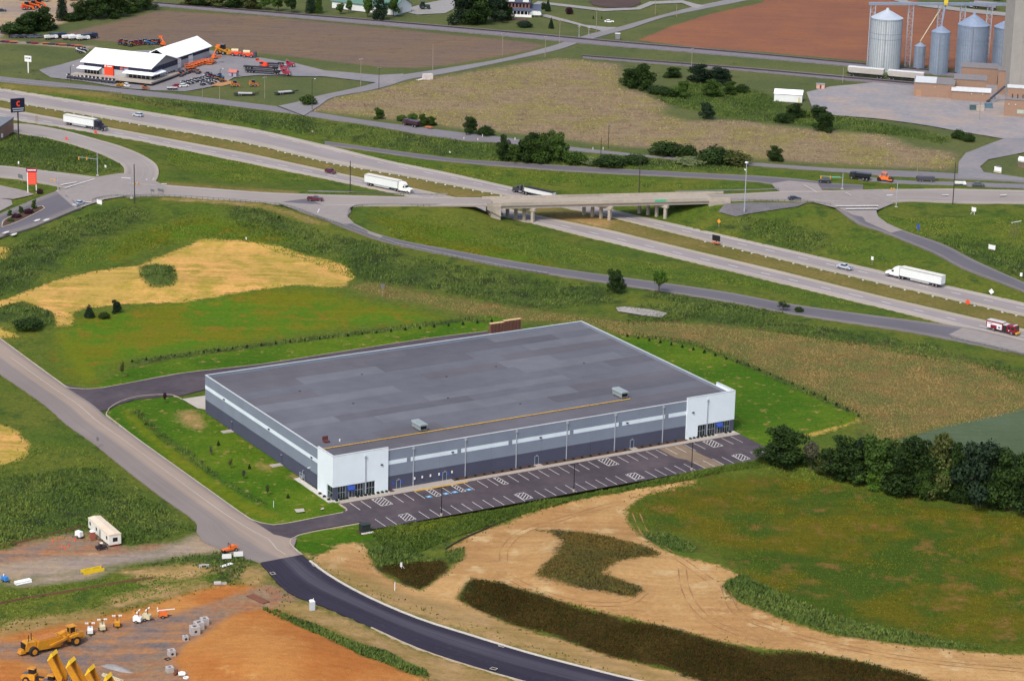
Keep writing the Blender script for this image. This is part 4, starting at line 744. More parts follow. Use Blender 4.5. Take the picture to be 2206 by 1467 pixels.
for s0, s1 in ((-3.5, 0), (LB, LB+3.5)): obj('abutment', slab_b(s0, s1, lo-.35, hi+.35, -.5, 6.15), M_BCONC, br)
obj('wing_wall', G().add([bp(0, lo-.52, 6.5), bp(-5, lo-.52, 6.5), bp(-5, lo-.52, 5.2), bp(0, lo-.52, 2.5), bp(0, lo-.9, 6.5), bp(-5, lo-.9, 6.5), bp(-5, lo-.9, 5.2), bp(0, lo-.9, 2.5)], [(0,1,2,3),(7,6,5,4),(0,4,5,1),(1,5,6,2),(2,6,7,3),(3,7,4,0)]), M_BCONC, br)
obj('wing_wall', G().add([bp(LB, lo-.52, 6.5), bp(LB+8, lo-.52, 6.5), bp(LB+8, lo-.52, 5.4), bp(LB, lo-.52, 2.0), bp(LB, lo-.9, 6.5), bp(LB+8, lo-.9, 6.5), bp(LB+8, lo-.9, 5.4), bp(LB, lo-.9, 2.0)], [(0,3,2,1),(4,5,6,7),(0,1,5,4),(1,2,6,5),(2,3,7,6),(3,0,4,7)]), M_BCONC, br)
M_GSIGN = mat('green_sign', S(64,176,132), .6, 0, .08, 1)
sgb = (at(1432, 441, 6.9)-BO)@dB; obj('street_name_sign', slab_b(sgb-2.2, sgb+2.2, lo-.6, lo-.52, 6.6, 7.3), M_GSIGN, br)
patch('stone_slope', [(1548,458),(1562,441),(1640,438),(1740,438),(1720,446),(1640,458),(1585,468)], mat('grey_riprap', H(126,122,124), .95, 0, .25, 1.5, bump=.4, coord='pos'), .1, 3)
patch('riprap', [(1327,664),(1345,662),(1400,668),(1438,676),(1425,686),(1380,680),(1332,672)], mat('pale_riprap', H(186,178,172), .95, 0, .4, 1.2, bump=.8, coord='pos'), .15, 2)
patch('gravel_verge', [(1050,444),(1066,442),(1078,450),(1085,462),(1070,463),(1055,455)], MATS['grey_riprap'], .1, 3)
# ---------------------------------------------------------------- vehicles (x forward, origin on the ground under the middle)
def paint(name, rgb, rough=.35): return mat('paint_'+name, S(*rgb), rough, 0, .05, 2, spec=.5)
M_TYRE = mat('tyre_rubber', S(40,38,40), .9, 0, .1, 3); M_RIM = mat('wheel_rim', S(168,168,172), .35, .6, .05, 3); M_RIMY = mat('yellow_rim', S(196,132,40), .6, 0, .1, 3); M_CHASSIS = mat('chassis_black', S(38,36,40), .8, 0, .1, 3)
M_WGLASS = mat('vehicle_glass', S(28,32,38), .15, 0, .1, 2, spec=.6); M_HEAD = mat('headlamp', S(222,222,216), .2, 0, .03, 3); M_TAIL = mat('tail_lamp', S(170,30,28), .3, 0, .05, 3); M_TWHITE = mat('trailer_white', S(226,230,228), .55, 0, .05, .6, S(200,202,198), .5)
WHM = {}
def wheel(t, x, y, r=.34, w=.24, rim=None):
    k = (r, w, rim)
    if k not in WHM: WHM[k] = (G().cyl((0, -w/2, 0), r, r, w, 14, 'y').mesh('wheel'), G().cyl((0, -w/2-.015, 0), r*.58, r*.58, w+.03, 10, 'y').mesh('rim'))
    o = obj('wheel', WHM[k][0], M_TYRE, t, (x, y, r)); obj('rim', WHM[k][1], rim or M_RIM, o); return o
def cabin(prof, wb, wt):
    """closed shape from a side profile [(x,z)...]; width wb at the lowest z, wt at the highest"""
    zs = [p[1] for p in prof]; z0, z1 = min(zs), max(zs); n = len(prof); wd = [wb+(wt-wb)*(z-z0)/(z1-z0+1e-6) for z in zs]
    v = [(x, -w, z) for (x, z), w in zip(prof, wd)]+[(x, w, z) for (x, z), w in zip(prof, wd)]
    return G().add(v, [tuple(range(n)), tuple(range(2*n-1, n-1, -1))]+[(i, n+i, n+(i+1) % n, (i+1) % n) for i in range(n)])
def lamps(t, xf, xr, y, zf, zr):
    for s in (-1, 1):
        obj('headlight', G().box(xf-.06, xf+.02, s*y-.18, s*y+.18, zf-.09, zf+.09), M_HEAD, t); obj('tail_light', G().box(xr-.02, xr+.06, s*y-.12, s*y+.12, zr-.12, zr+.12), M_TAIL, t)
def car(label, pm, loc, rz, suv=False, cat='car'):
    t = thing('car', label, cat, loc, rz); h = .22 if suv else 0
    obj('body', cabin([(-2.3,.3),(2.25,.3),(2.35,.55),(2.28,.78+h*.5),(1.15,.95+h*.6),(-1.9 if not suv else -2.25,1.0+h*.6),(-2.35,.85+h*.5)], .92, .86), pm, t)
    xr = -2.15 if suv else -1.75
    obj('window', cabin([(xr,.96+h*.6),(1.1,.94+h*.6),(.35,1.4+h),(xr+.5,1.4+h)], .86, .64), M_WGLASS, t); obj('roof', cabin([(xr+.42,1.36+h),(.42,1.36+h),(.3,1.45+h),(xr+.6,1.45+h)], .7, .6), pm, t)
    for x in (1.45, -1.4):
        for y in (-.82, .82): wheel(t, x, y, .35, .24)
    lamps(t, 2.32, -2.34, .66, .68, .82); return t
def pickup(label, pm, loc, rz):
    t = thing('pickup_truck', label, 'pickup', loc, rz)
    obj('body', cabin([(-2.85,.5),(2.7,.5),(2.8,.8),(2.72,1.08),(1.5,1.2),(-.7,1.22),(-.75,1.1),(-2.85,1.05)], .98, .94), pm, t)
    obj('window', cabin([(-.65,1.2),(1.45,1.18),(.75,1.78),(-.5,1.78)], .9, .7), M_WGLASS, t); obj('roof', cabin([(-.52,1.74),(.82,1.74),(.65,1.83),(-.45,1.83)], .76, .66), pm, t)
    obj('bed', G().box(-2.8, -.78, -.95, -.82, 1.04, 1.32).box(-2.8, -.78, .82, .95, 1.04, 1.32).box(-2.87, -2.76, -.95, .95, .9, 1.32), pm, t); obj('bed_liner', G().box(-2.74, -.8, -.8, .8, 1.06, 1.09), M_CHASSIS, t)
    for x in (1.8, -1.75):
        for y in (-.86, .86): wheel(t, x, y, .4, .28)
    lamps(t, 2.78, -2.88, .72, .92, 1.0); obj('bumper', G().box(2.72, 2.9, -.9, .9, .45, .65), M_RIM, t); return t
def tractor_unit(t, x0, pm, sleeper=True):
    """road tractor whose cab front is at x0"""
    obj('chassis', G().box(x0-7.2, x0-.3, -.45, .45, .6, .95), M_CHASSIS, t)
    obj('hood', cabin([(x0-2.2,.75),(x0-.05,.7),(x0,1.0),(x0-.05,1.55),(x0-.5,1.85),(x0-2.2,2.05)], .98, .86), pm, t)
    obj('cab', cabin([(x0-3.6,.8),(x0-2.1,.8),(x0-2.05,2.0),(x0-2.6,2.75),(x0-3.6,2.8)], 1.15, 1.02), pm, t)
    obj('windshield', cabin([(x0-2.18,1.98),(x0-1.98,1.98),(x0-2.48,2.72),(x0-2.66,2.72)], 1.0, .9), M_WGLASS, t)
    for s in (-1, 1): obj('side_window', G().add([(x0-3.3, s*1.11, 1.95), (x0-2.35, s*1.11, 1.95), (x0-2.7, s*1.075, 2.6), (x0-3.3, s*1.075, 2.6)], [(0, 1, 2, 3) if s < 0 else (3, 2, 1, 0)]), M_WGLASS, t)
    if sleeper: obj('sleeper', cabin([(x0-5.4,.85),(x0-3.55,.85),(x0-3.5,2.8),(x0-2.9,3.0),(x0-3.6,3.7),(x0-5.4,3.85)], 1.22, 1.08), pm, t)
    else: obj('exhaust_stack', G().cyl((x0-3.8, -.95, .8), .1, .1, 2.6, 8).cyl((x0-3.8, .95, .8), .1, .1, 2.6, 8), M_RIM, t)
    obj('grille', G().box(x0-.02, x0+.05, -.55, .55, .85, 1.55), M_RIM, t); obj('bumper', G().box(x0-.25, x0+.12, -1.15, 1.15, .35, .75), M_RIM, t)
    for s in (-1, 1):
        obj('headlight', G().box(x0-.15, x0+.06, s*.8-.16, s*.8+.16, .95, 1.25), M_HEAD, t); obj('fuel_tank', G().cyl((x0-4.8, s*.95, .75), .3, .3, 1.5, 10, 'x'), M_RIM, t); wheel(t, x0-1.2, s*1.02, .52, .32)
        for xx in (-5.6, -6.9): wheel(t, x0+xx, s*.92, .52, .55)
def box_trailer(t, xf, L=16.15, m=None):
    m = m or M_TWHITE
    obj('trailer_box', G().box(xf-L, xf, -1.3, 1.3, 1.15, 4.08), m, t); obj('trailer_roof', G().box(xf-L-.02, xf+.02, -1.32, 1.32, 4.08, 4.13), mat('trailer_roof', S(216,212,200), .6, 0, .06, .5), t)
    for s in (-1, 1):
        obj('side_rail', G().box(xf-L, xf, s*1.31-.015, s*1.31+.015, 3.86, 4.06).box(xf-L, xf, s*1.31-.015, s*1.31+.015, 1.12, 1.25), mat('rail_grey', S(150,156,158), .5, .3, .05, 1), t)
        obj('side_skirt', G().box(xf-L+4.6, xf-4.2, s*1.2-.02, s*1.2+.02, .5, 1.14), mat('skirt_grey', S(176,178,180), .6, 0, .06, 1), t)
        for xx in (1.2, 2.5): wheel(t, xf-L+xx+.6, s*.95, .52, .55)
        obj('tail_light', G().box(xf-L-.03, xf-L, s*1.0-.15, s*1.0+.15, 1.15, 1.3), M_TAIL, t)
    obj('rear_door', G().box(xf-L-.04, xf-L-.01, -1.2, -.02, 1.3, 3.95), m, t); obj('rear_door', G().box(xf-L-.04, xf-L-.01, .02, 1.2, 1.3, 3.95), m, t)
    obj('bogie', G().box(xf-L+.9, xf-L+4.2, -.6, .6, .55, 1.14), M_CHASSIS, t); obj('landing_gear', G().box(xf-3.9, xf-3.7, -.9, -.75, .2, 1.14).box(xf-3.9, xf-3.7, .75, .9, .2, 1.14), M_CHASSIS, t)
def semi(label, pm, loc, rz):
    t = thing('semi_truck', label, 'truck', loc, rz); tractor_unit(t, 10.6, pm); box_trailer(t, 10.6-5.7); return t
def road_pt(key, px, py):
    P = WS[key]; C = (P[:, :3]+P[:, 3:])/2; z = C[0, 2]
    for _ in range(6): p = at(px, py, z); z = C[np.argmin(((C-p)[:, :2]**2).sum(1)), 2]
    i = int(np.argmin(((C-p)[:, :2]**2).sum(1))); i = min(max(i, 1), len(C)-2); d = C[i+1]-C[i-1]
    return (p[0], p[1], z+.09), math.atan2(d[1], d[0])
l, a = road_pt('highway_lower', 187, 276); semi('white box trailer pulled by a black cab, near the dark pylon sign', paint('black', (40,38,52)), l, a)
l, a = road_pt('highway_lower', 840, 409); semi('white semi truck driving toward the bridge, cab and trailer both white', paint('white', (232,232,228)), l, a)
l, a = road_pt('highway_upper', 1969, 607); semi('white semi truck behind the silver pickup, right of the bridge', paint('white', (232,232,228)), l, a+math.pi)
l, a = road_pt('highway_upper', 1150, 423); t = thing('dump_semi', 'dark semi with a white tipper trailer under a black tarp', 'truck', l, a+math.pi); tractor_unit(t, 9.6, paint('charcoal', (58,56,66)), False)
obj('tipper_box', cabin([(-9.4,1.25),(3.4,1.25),(3.6,2.75),(-9.6,2.75)], 1.1, 1.28), M_TWHITE, t); obj('tarp', cabin([(-9.6,2.76),(3.6,2.76),(3.3,3.05),(-9.4,3.05)], 1.3, .7), mat('black_tarp', S(44,42,52), .8, 0, .1, 1), t); obj('frame', G().box(-9.2, 3.2, -.45, .45, .8, 1.24), M_CHASSIS, t)
for s in (-1, 1):
    for xx in (-8.4, -7.1): wheel(t, xx, s*.92, .52, .55)
l, a = road_pt('highway_lower', 2160, 716); t = thing('fire_engine', 'dark red fire engine with white side panels and yellow front bumper', 'fire engine', l, a); pm = paint('fire_red', (128,22,38)); wm = paint('panel_white', (226,224,226))
obj('body', G().box(-5.2, .7, -1.25, 1.25, .75, 3.0), pm, t); obj('roof_panel', G().box(-5.1, .6, -1.1, 1.1, 3.0, 3.12), mat('fire_roof', S(206,206,204), .5, .2, .05, 1), t); obj('pump_panel', G().box(.72, 2.1, -1.2, 1.2, .75, 2.5), M_CHASSIS, t); obj('hose_bed', G().box(.72, 2.3, -1.1, 1.1, 2.52, 2.8), MATS['fire_roof'], t)
obj('cab', cabin([(2.12,.6),(5.1,.6),(5.2,1.5),(5.0,2.75),(2.12,2.85)], 1.25, 1.18), pm, t); obj('windshield', G().box(5.0, 5.16, -1.1, 1.1, 1.55, 2.6), M_WGLASS, t); obj('bumper', G().box(5.2, 5.9, -1.2, 1.2, .45, .95), M_YELL, t); obj('light_bar', G().box(4.2, 4.6, -1.0, 1.0, 2.86, 3.02), M_HEAD, t)
for s in (-1, 1):
    obj('side_panel', G().box(-4.9, .4, s*1.262-.01, s*1.262+.01, 1.9, 2.6), wm, t); obj('side_panel', G().box(-1.4, .35, s*1.263-.01, s*1.263+.01, .85, 1.89), wm, t); obj('side_panel', G().box(-4.9, -3.6, s*1.263-.01, s*1.263+.01, .85, 1.89), wm, t); obj('lettering', G().box(-4.7, -3.0, s*1.275-.008, s*1.275+.008, 2.2, 2.36).box(-.9, -.1, s*1.275-.008, s*1.275+.008, 1.2, 1.7), mat('grey_letters', S(90,92,100), .6, 0, .05, 2), t)
    obj('side_window', G().box(2.5, 3.3, s*1.21-.01, s*1.24+.01, 1.6, 2.4), M_WGLASS, t); obj('side_window', G().box(3.6, 4.7, s*1.21-.01, s*1.24+.01, 1.6, 2.4), M_WGLASS, t); obj('emblem', G().cyl((2.9, s*1.26-.02, 1.2), .2, .2, .04, 10, 'y'), wm, t)
    for xx in (-2.5, 3.9): wheel(t, xx, s*1.02, .55, .5)
l, a = road_pt('highway_upper', 1820, 581); pickup('silver pickup on the upper carriageway ahead of a white semi', paint('silver', (176,186,196)), l, a+math.pi)
l, a = road_pt('highway_upper', 298, 252); car('silver hatchback alone on the upper carriageway at left', MATS['paint_silver'], l, a+math.pi, True)
l, a = road_pt('highway_lower', 713, 374); car('maroon SUV following on the lower carriageway beside a tall dark pole', paint('maroon', (92,30,48)), l, a, True)
l, a = road_pt('overpass_road', 680, 434); pickup('maroon pickup on the overpass road left of the bridge', MATS['paint_maroon'], l, a)
l, a = road_pt('overpass_road', 1712, 432); car('dark blue sedan on the overpass right of the bridge', paint('navy', (44,52,72)), l, a)
p = g(1777, 395); car('black hatchback waiting on the slip road by the green street sign', paint('nearblack', (36,38,46)), (p[0], p[1], p[2]+.15), 3.0, True)
l, a = road_pt('west_road', 171, 443); pickup('silver pickup climbing the left road toward the crossing', MATS['paint_silver'], l, a)
def dump_truck(label, pm, loc, rz):
    t = thing('dump_truck', label, 'truck', loc, rz); obj('cab', cabin([(1.6,.8),(3.6,.8),(3.7,1.6),(3.3,2.7),(1.6,2.8)], 1.2, 1.1), pm, t); obj('windshield', G().box(3.35, 3.62, -1.0, 1.0, 1.75, 2.5), M_WGLASS, t); obj('box', cabin([(-4.2,1.2),(1.4,1.2),(1.5,2.6),(-4.3,2.6)], 1.1, 1.25), pm, t); obj('chassis', G().box(-4.0, 3.4, -.45, .45, .6, 1.0), M_CHASSIS, t)
    for s in (-1, 1):
        for xx in (2.8, -1.8, -3.1): wheel(t, xx, s*.98, .52, .45)
    return t
l, a = road_pt('work_lane', 1852, 388); dump_truck('black dump truck at the road works right of the bridge', MATS['paint_nearblack'], l, a+math.pi)
M_ORNG = paint('orange', (226,110,40), .5); M_YEQ = mat('machine_yellow', S(206,142,36), .5, 0, .12, 2, S(160,104,48), .8)
def paver(label, loc, rz, pm=None, sc=1.0):
    pm = pm or M_ORNG; t = thing('road_roller', label, 'machine', loc, rz); obj('body', cabin([(-1.6,.6),(1.2,.6),(1.2,1.5),(-.2,1.7),(-1.6,1.5)], .8, .7), pm, t); obj('roof', G().box(-.9, .7, -.8, .8, 2.5, 2.62), pm, t)
    for x, y in ((-.8, -.7), (-.8, .7), (.6, -.7), (.6, .7)): obj('post', G().box(x-.05, x+.05, y-.05, y+.05, 1.4, 2.5), M_CHASSIS, t)
    for x in (-1.5, 1.9): obj('drum', G().cyl((x, -.95, .6), .6, .6, 1.9, 14, 'y'), M_CHASSIS, t)
    obj('yoke', G().box(1.0, 2.4, -1.05, -.95, .5, .9).box(1.0, 2.4, .95, 1.05, .5, .9), pm, t); t.scale = (sc,)*3; return t
l, a = road_pt('work_lane', 1906, 392); paver('orange road roller with a cab roof at the road works', l, a, None, 1.3)
l, a = road_pt('work_lane', 1994, 392); t = thing('flat_trailer', 'long dark flat trailer parked at the road works', 'trailer', l, a); obj('deck', G().box(-3.4, 3.4, -1.2, 1.2, .75, 1.7), mat('dark_grey_steel', S(78,76,84), .6, .2, .1, 1), t); obj('tongue', G().bar((3.4, 0, .7), (5.0, 0, .6), .2), M_CHASSIS, t)
for s in (-1, 1):
    for xx in (-2.2, -1.2, 2.0): wheel(t, xx, s*1.0, .4, .3)
l, a = road_pt('work_lane', 2070, 401); dump_truck('small white work truck behind the tall dark pole', MATS['paint_white'], l, a).scale = (.55,)*3
l, a = road_pt('work_lane', 2108, 402); car('small dark grey car on the work lane at far right', paint('slate', (84,90,100)), l, a)
t = thing('message_board', 'black message board on an orange trailer in the median', 'sign', tuple(g(1543, 527)), HD); obj('panel', G().box(-1.6, 1.6, -.1, .1, 1.2, 3.2), M_BLACK, t); obj('mast', G().box(-.1, .1, .1, .25, .5, 2.8), M_CHASSIS, t); obj('trailer', G().box(-1.5, 1.3, -.6, .6, .45, .75), M_ORNG, t)
for s in (-1, 1): wheel(t, -.2, s*.7, .33, .2)
p = g(886, 273); t = dump_truck('dark maroon flatbed lorry parked beside the frontage road', paint('plum', (66,44,52)), tuple(p), HD+math.pi)
p = g(925, 278); t = thing('small_trailer', 'low orange trailer parked behind the dark flatbed lorry', 'trailer', tuple(p), HD); obj('deck', G().box(-1.7, 1.7, -.9, .9, .5, .8), mat('rust_orange', S(178,104,70), .8, 0, .2, 2), t); obj('tongue', G().bar((-1.7, 0, .6), (-3.0, 0, .5), .15), M_CHASSIS, t)
for s in (-1, 1): wheel(t, .2, s*.95, .35, .2)
# ---------------------------------------------------------------- trees and shrubs
ORD = ['leftmost', 'second', 'third', 'fourth', 'fifth', 'sixth', 'seventh', 'eighth', 'ninth', 'tenth', 'eleventh', 'twelfth', 'thirteenth', 'fourteenth', 'fifteenth', 'sixteenth', 'seventeenth', 'eighteenth', 'nineteenth', 'twentieth', 'twenty-first', 'twenty-second', 'twenty-third']
def leaf_mat(name, a, b, c):
    m = bpy.data.materials.new('foliage_'+name); m.use_nodes = True; t = m.node_tree; bs = t.nodes['Principled BSDF']; bs.inputs['Roughness'].default_value = .8; bs.inputs['Specular IOR Level'].default_value = .12
    pos = nd(t, 'ShaderNodeNewGeometry').outputs['Position']; n1 = noise(t, pos, .35, 3); n2 = noise(t, pos, 1.7, 2); oi = nd(t, 'ShaderNodeObjectInfo').outputs['Random']
    col = mixc(t, S(*a, .72), S(*b, .72), rng(t, n1, .38, .62)); col = mixc(t, col, S(*c, .72), rng(t, n2, .55, .75)); col = mixc(t, col, mth(t, 'ADD', mth(t, 'MULTIPLY', oi, .3), .85), 1.0, 'MULTIPLY'); t.links.new(col, bs.inputs['Base Color']); return m
LEAF = {'dark': leaf_mat('dark', (44,64,32), (62,86,36), (34,46,28)), 'mid': leaf_mat('mid', (62,88,38), (78,104,42), (50,72,34)), 'bright': leaf_mat('bright', (72,106,34), (92,124,44), (56,86,32)), 'olive': leaf_mat('olive', (82,92,46), (98,104,58), (64,76,40)),
        'blue': leaf_mat('blue', (40,58,42), (50,70,46), (34,46,40)), 'grey': leaf_mat('grey', (98,96,78), (86,86,66), (112,106,90)), 'purple': leaf_mat('purple', (62,38,50), (74,44,54), (48,32,44)), 'pale': leaf_mat('pale', (120,134,88), (142,152,104), (98,114,70))}
M_BARK = mat('bark', S(86,74,64), .95, 0, .2, 3)
def crown_mesh(name, lobes, n, s, seed, shell=.55):
    r = np.random.default_rng(seed); w = np.array([l[3]**2 for l in lobes]); k = r.choice(len(lobes), n, p=w/w.sum()); L = np.array(lobes)[k]
    d = r.normal(size=(n, 3)); d /= np.linalg.norm(d, axis=1)[:, None]; rad = shell+(1-shell)*r.random(n)**.5; rad *= 1+.12*r.normal(size=n)
    c = L[:, :3]+d*(L[:, 3]*rad)[:, None]*np.array((1, 1, .85)); c = c[c[:, 2] > .02]; n = len(c); d = d[:n]
    nrm = d+r.normal(size=(n, 3))*.55+np.array((0, 0, .25)); nrm /= np.linalg.norm(nrm, axis=1)[:, None]; t1 = np.cross(nrm, r.normal(size=(n, 3))); t1 /= np.linalg.norm(t1, axis=1)[:, None]; t2 = np.cross(nrm, t1); sz = s*(.6+.8*r.random(n))[:, None]
    V = np.stack([c-t1*sz, c+t2*sz*.8, c+t1*sz, c-t2*sz*.8], 1).reshape(-1, 3).astype(np.float32); F = np.arange(4*n, dtype=np.int32)
    me = bpy.data.meshes.new(name); me.vertices.add(4*n); me.vertices.foreach_set('co', V.ravel()); me.loops.add(4*n); me.loops.foreach_set('vertex_index', F); me.polygons.add(n); me.polygons.foreach_set('loop_start', np.arange(0, 4*n, 4, dtype=np.int32)); me.polygons.foreach_set('loop_total', np.full(n, 4, np.int32)); me.update(calc_edges=True)
    return me
def lobes_round(seed, k=16, low=.3):
    r = random.Random(seed); out = [(r.uniform(-.06, .06), 0, .55, .26)]
    for i in range(k): a = r.uniform(0, 6.28); z = r.uniform(low, .9); q = r.uniform(.12, .42)*(1.15-.6*z); out.append((q*math.cos(a), q*math.sin(a), z, r.uniform(.08, .19)))
    return out
SHAPES = {'round': [crown_mesh('crown', lobes_round(i), 5200, .024, i) for i in (1, 2, 3)],
          'full': [crown_mesh('crown', lobes_round(i, 24, .1)+[(0, 0, .3, .27)], 6200, .024, i) for i in (4, 5, 6)],
          'bush': [crown_mesh('crown', [(.3*math.cos(a+i), .3*math.sin(a+i), .35+.12*math.sin(3*a+i), .3) for a in (0, 1.1, 2.2, 3.3, 4.4, 5.5)]+[(0, 0, .55, .38)], 2200, .04, i) for i in (7, 8, 9)],
          'conifer': [crown_mesh('crown', [(0, 0, .08+.1*j, .34*(1-j/9.5)) for j in range(9)], 2600, .028, 11, .8)],
          'sparse': [crown_mesh('crown', lobes_round(12, 9, .5), 1300, .026, 12), crown_mesh('crown', lobes_round(13, 9, .35), 1500, .024, 13)],
          'tall': [crown_mesh('crown', [(.1*math.sin(j*2), .1*math.cos(j*3), .12+.1*j, .3-.012*j) for j in range(9)], 4600, .024, 14)]}
def trunk_mesh(h, seed, limbs=5):
    r = random.Random(seed); q = G().tube([(0, 0, -.03), (.005, .004, h*.5), (0, .01, h), (.01, 0, h+.3)], [.032, .024, .018, .006], 7)
    for i in range(limbs): a = r.uniform(0, 6.28); z = h*r.uniform(.6, 1.05); l = r.uniform(.2, .32); q.tube([(0, 0, z), (l*.5*math.cos(a), l*.5*math.sin(a), z+.14), (l*math.cos(a), l*math.sin(a), z+.3)], [.013, .009, .003], 5)
    return q.mesh('trunk')
TRUNK = {'round': trunk_mesh(.35, 1), 'full': trunk_mesh(.2, 2), 'bush': trunk_mesh(.2, 3, 4), 'conifer': G().tube([(0, 0, -.03), (0, 0, .9)], [.03, .006], 6).mesh('trunk'), 'sparse': trunk_mesh(.4, 4, 7), 'tall': trunk_mesh(.2, 5)}
_tc = [0]
def tree(px, base, top, wpx, kind, leaf, label, group=None, name=None, cat=None, hmin=.4):
    _tc[0] += 1; p = g(px, base); h = max(hpx((px, base), top), hmin); w = wpx*mpp((px, base))
    nm = name or ('shrub' if kind == 'bush' else ('conifer' if kind == 'conifer' else 'tree')); t = thing(nm, label, cat or ('shrub' if kind == 'bush' else 'tree'), (p[0], p[1], p[2]-.05), _tc[0]*1.7, group)
    ms = SHAPES[kind]; me = ms[_tc[0] % len(ms)]; o = obj('crown', me, None, t); 
    if not me.materials: me.materials.append(None)
    o.material_slots[0].link = 'OBJECT'; o.material_slots[0].material = LEAF[leaf]; k = obj('trunk', TRUNK[kind], M_BARK, t); t.scale = (w*1.15, w*1.15, h*1.02); return t
def row(desc, items, group, adj='leafy'):
    items = sorted(items, key=lambda i: i[0])
    for i, (px, base, top, w, kind, leaf) in enumerate(items):
        what = 'shrub' if kind == 'bush' else ('conifer' if kind == 'conifer' else 'tree'); sz = 'low' if base-top < 22 else 'tall' if base-top > 45 else 'mid-sized'
        pos = 'leftmost' if i == 0 else ('rightmost' if i == len(items)-1 else ORD[i]+' from the left')
        tree(px, base, top, w, kind, leaf, '%s %s %s, %s %s' % (sz, 'dark green' if leaf in ('dark', 'blue') else leaf+' green' if leaf in ('bright', 'olive', 'pale') else 'green', what, pos, desc), group)
row('of the hedgerow right of the car park', [(1688,1006,923,104,'full','dark'),(1815,1032,946,104,'full','dark'),(1852,1022,944,74,'full','blue'),(1893,1046,944,92,'full','mid'),(1960,1062,942,106,'full','dark'),(2030,1068,936,94,'full','olive'),(1884,1052,1012,46,'full','bright'),(2035,1076,1004,56,'full','mid'),(2104,1090,946,104,'full','blue'),(2172,1098,966,98,'full','dark'),(2206,1108,974,80,'full','dark'),(1925,1055,1000,50,'full','dark'),(1985,1072,1010,50,'full','mid'),(1780,1024,985,50,'full','olive'),(2075,1085,1020,50,'full','dark'),(2140,1098,1030,50,'full','dark'),(1840,1040,985,60,'full','dark'),(2000,1066,975,70,'full','dark'),(2066,1078,958,66,'full','dark'),(2138,1094,968,70,'full','dark'),(1768,1016,975,46,'full','dark')], 'hedgerow trees')
tree(1748, 1012, 945, 52, 'sparse', 'grey', 'bare greyish tree between the first two hedgerow trees')
tree(1326, 632, 582, 42, 'full', 'dark', 'dense dark green tree beside the slip road behind the warehouse'); tree(1420, 634, 577, 44, 'sparse', 'bright', 'airy yellow-green tree beside the slip road, thin below')
tree(1688, 670, 648, 28, 'sparse', 'dark', 'small open dark tree at the slip road edge'); tree(1722, 672, 660, 16, 'bush', 'dark', 'tiny dark shrub right of the small open tree on the verge')
row('in the stubble field clump', [(1359,188,148,46,'full','dark'),(1388,192,139,58,'full','dark'),(1422,202,184,44,'bush','dark'),(1445,208,190,34,'bush','dark'),(1471,212,174,32,'full','mid'),(1452,168,146,42,'full','dark'),(1512,178,142,62,'full','blue'),(1552,184,145,54,'full','blue'),(1535,209,174,42,'full','mid'),(1573,205,177,32,'full','mid'),(1598,200,180,26,'bush','dark')], 'clump in the stubble field')
row('of those left of the gravel yard', [(1523,258,222,34,'full','blue'),(1690,264,243,34,'bush','dark'),(1712,254,224,42,'full','dark'),(1765,256,230,46,'full','dark'),(1776,284,244,42,'full','dark')], 'dark trees near the gravel yard')
row('of the two shrubs near the yard drive', [(2065,300,277,24,'bush','dark'),(2087,306,284,22,'bush','dark')], 'shrubs by the yard drive')
row('on the frontage road bank', [(818,257,233,26,'full','mid'),(866,262,246,18,'bush','mid'),(889,258,242,18,'bush','mid'),(914,272,247,26,'full','mid'),(931,272,252,20,'full','mid'),(1014,290,251,34,'full','dark'),(1047,292,269,30,'bush','dark'),(1083,346,292,32,'full','dark'),(1112,348,312,40,'full','mid'),(1140,347,286,54,'full','dark'),(1166,348,289,50,'full','mid'),(1199,348,284,50,'full','mid'),(1241,352,324,44,'bush','mid'),(1316,357,332,56,'bush','dark'),(1370,352,330,46,'bush','dark'),(1434,334,302,58,'bush','dark'),(1482,337,309,32,'bush','dark'),(1540,352,309,60,'bush','dark')], 'trees along the frontage road')
row('of the outlying verge plants', [(1582,354,322,56,'bush','olive'),(1668,348,316,36,'full','dark'),(1490,352,338,60,'bush','pale'),(1270,352,338,40,'bush','pale'),(665,226,202,28,'bush','mid')], 'verge trees')
row('of the thicket at the top left corner', [(30,72,44,48,'bush','dark'),(62,70,26,64,'full','dark'),(92,64,18,56,'full','dark'),(135,46,-4,30,'tall','blue'),(178,42,2,50,'full','dark'),(212,40,-12,60,'full','dark'),(250,37,-16,62,'full','dark'),(288,28,-6,40,'full','mid'),(314,22,-14,48,'full','dark'),(155,46,26,30,'bush','dark')], 'thicket at the top left')
row('along the railway at the top edge', [(470,16,-12,46,'full','olive'),(505,18,-14,44,'full','dark'),(540,20,-12,40,'full','olive'),(572,23,-10,34,'round','mid'),(600,26,-16,34,'round','mid'),(628,29,-12,30,'round','dark'),(670,30,-10,26,'tall','blue'),(687,30,-8,22,'tall','mid'),(440,14,-12,40,'full','dark'),(410,12,-12,40,'full','olive')], 'trees along the railway')
row('beside the green-roofed barn', [(735,32,6,20,'round','mid'),(752,30,2,16,'round','mid'),(792,38,-2,30,'round','mid'),(822,44,-10,34,'full','blue'),(848,38,-8,30,'round','mid')], 'trees beside the barn')
row('around the farmhouse', [(1000,52,-30,70,'full','blue'),(1032,54,-24,66,'full','dark'),(1068,48,-22,62,'full','blue'),(1092,46,6,30,'full','dark'),(1131,60,43,26,'bush','blue'),(1188,63,37,15,'conifer','blue'),(1181,26,-4,16,'conifer','blue'),(1172,20,4,14,'bush','dark'),(1158,30,16,14,'bush','dark'),(1227,32,14,13,'bush','purple'),(1165,20,10,20,'bush','dark'),(1279,42,34,5,'conifer','dark'),(1297,42,35,4,'conifer','dark')], 'farmhouse garden plants')
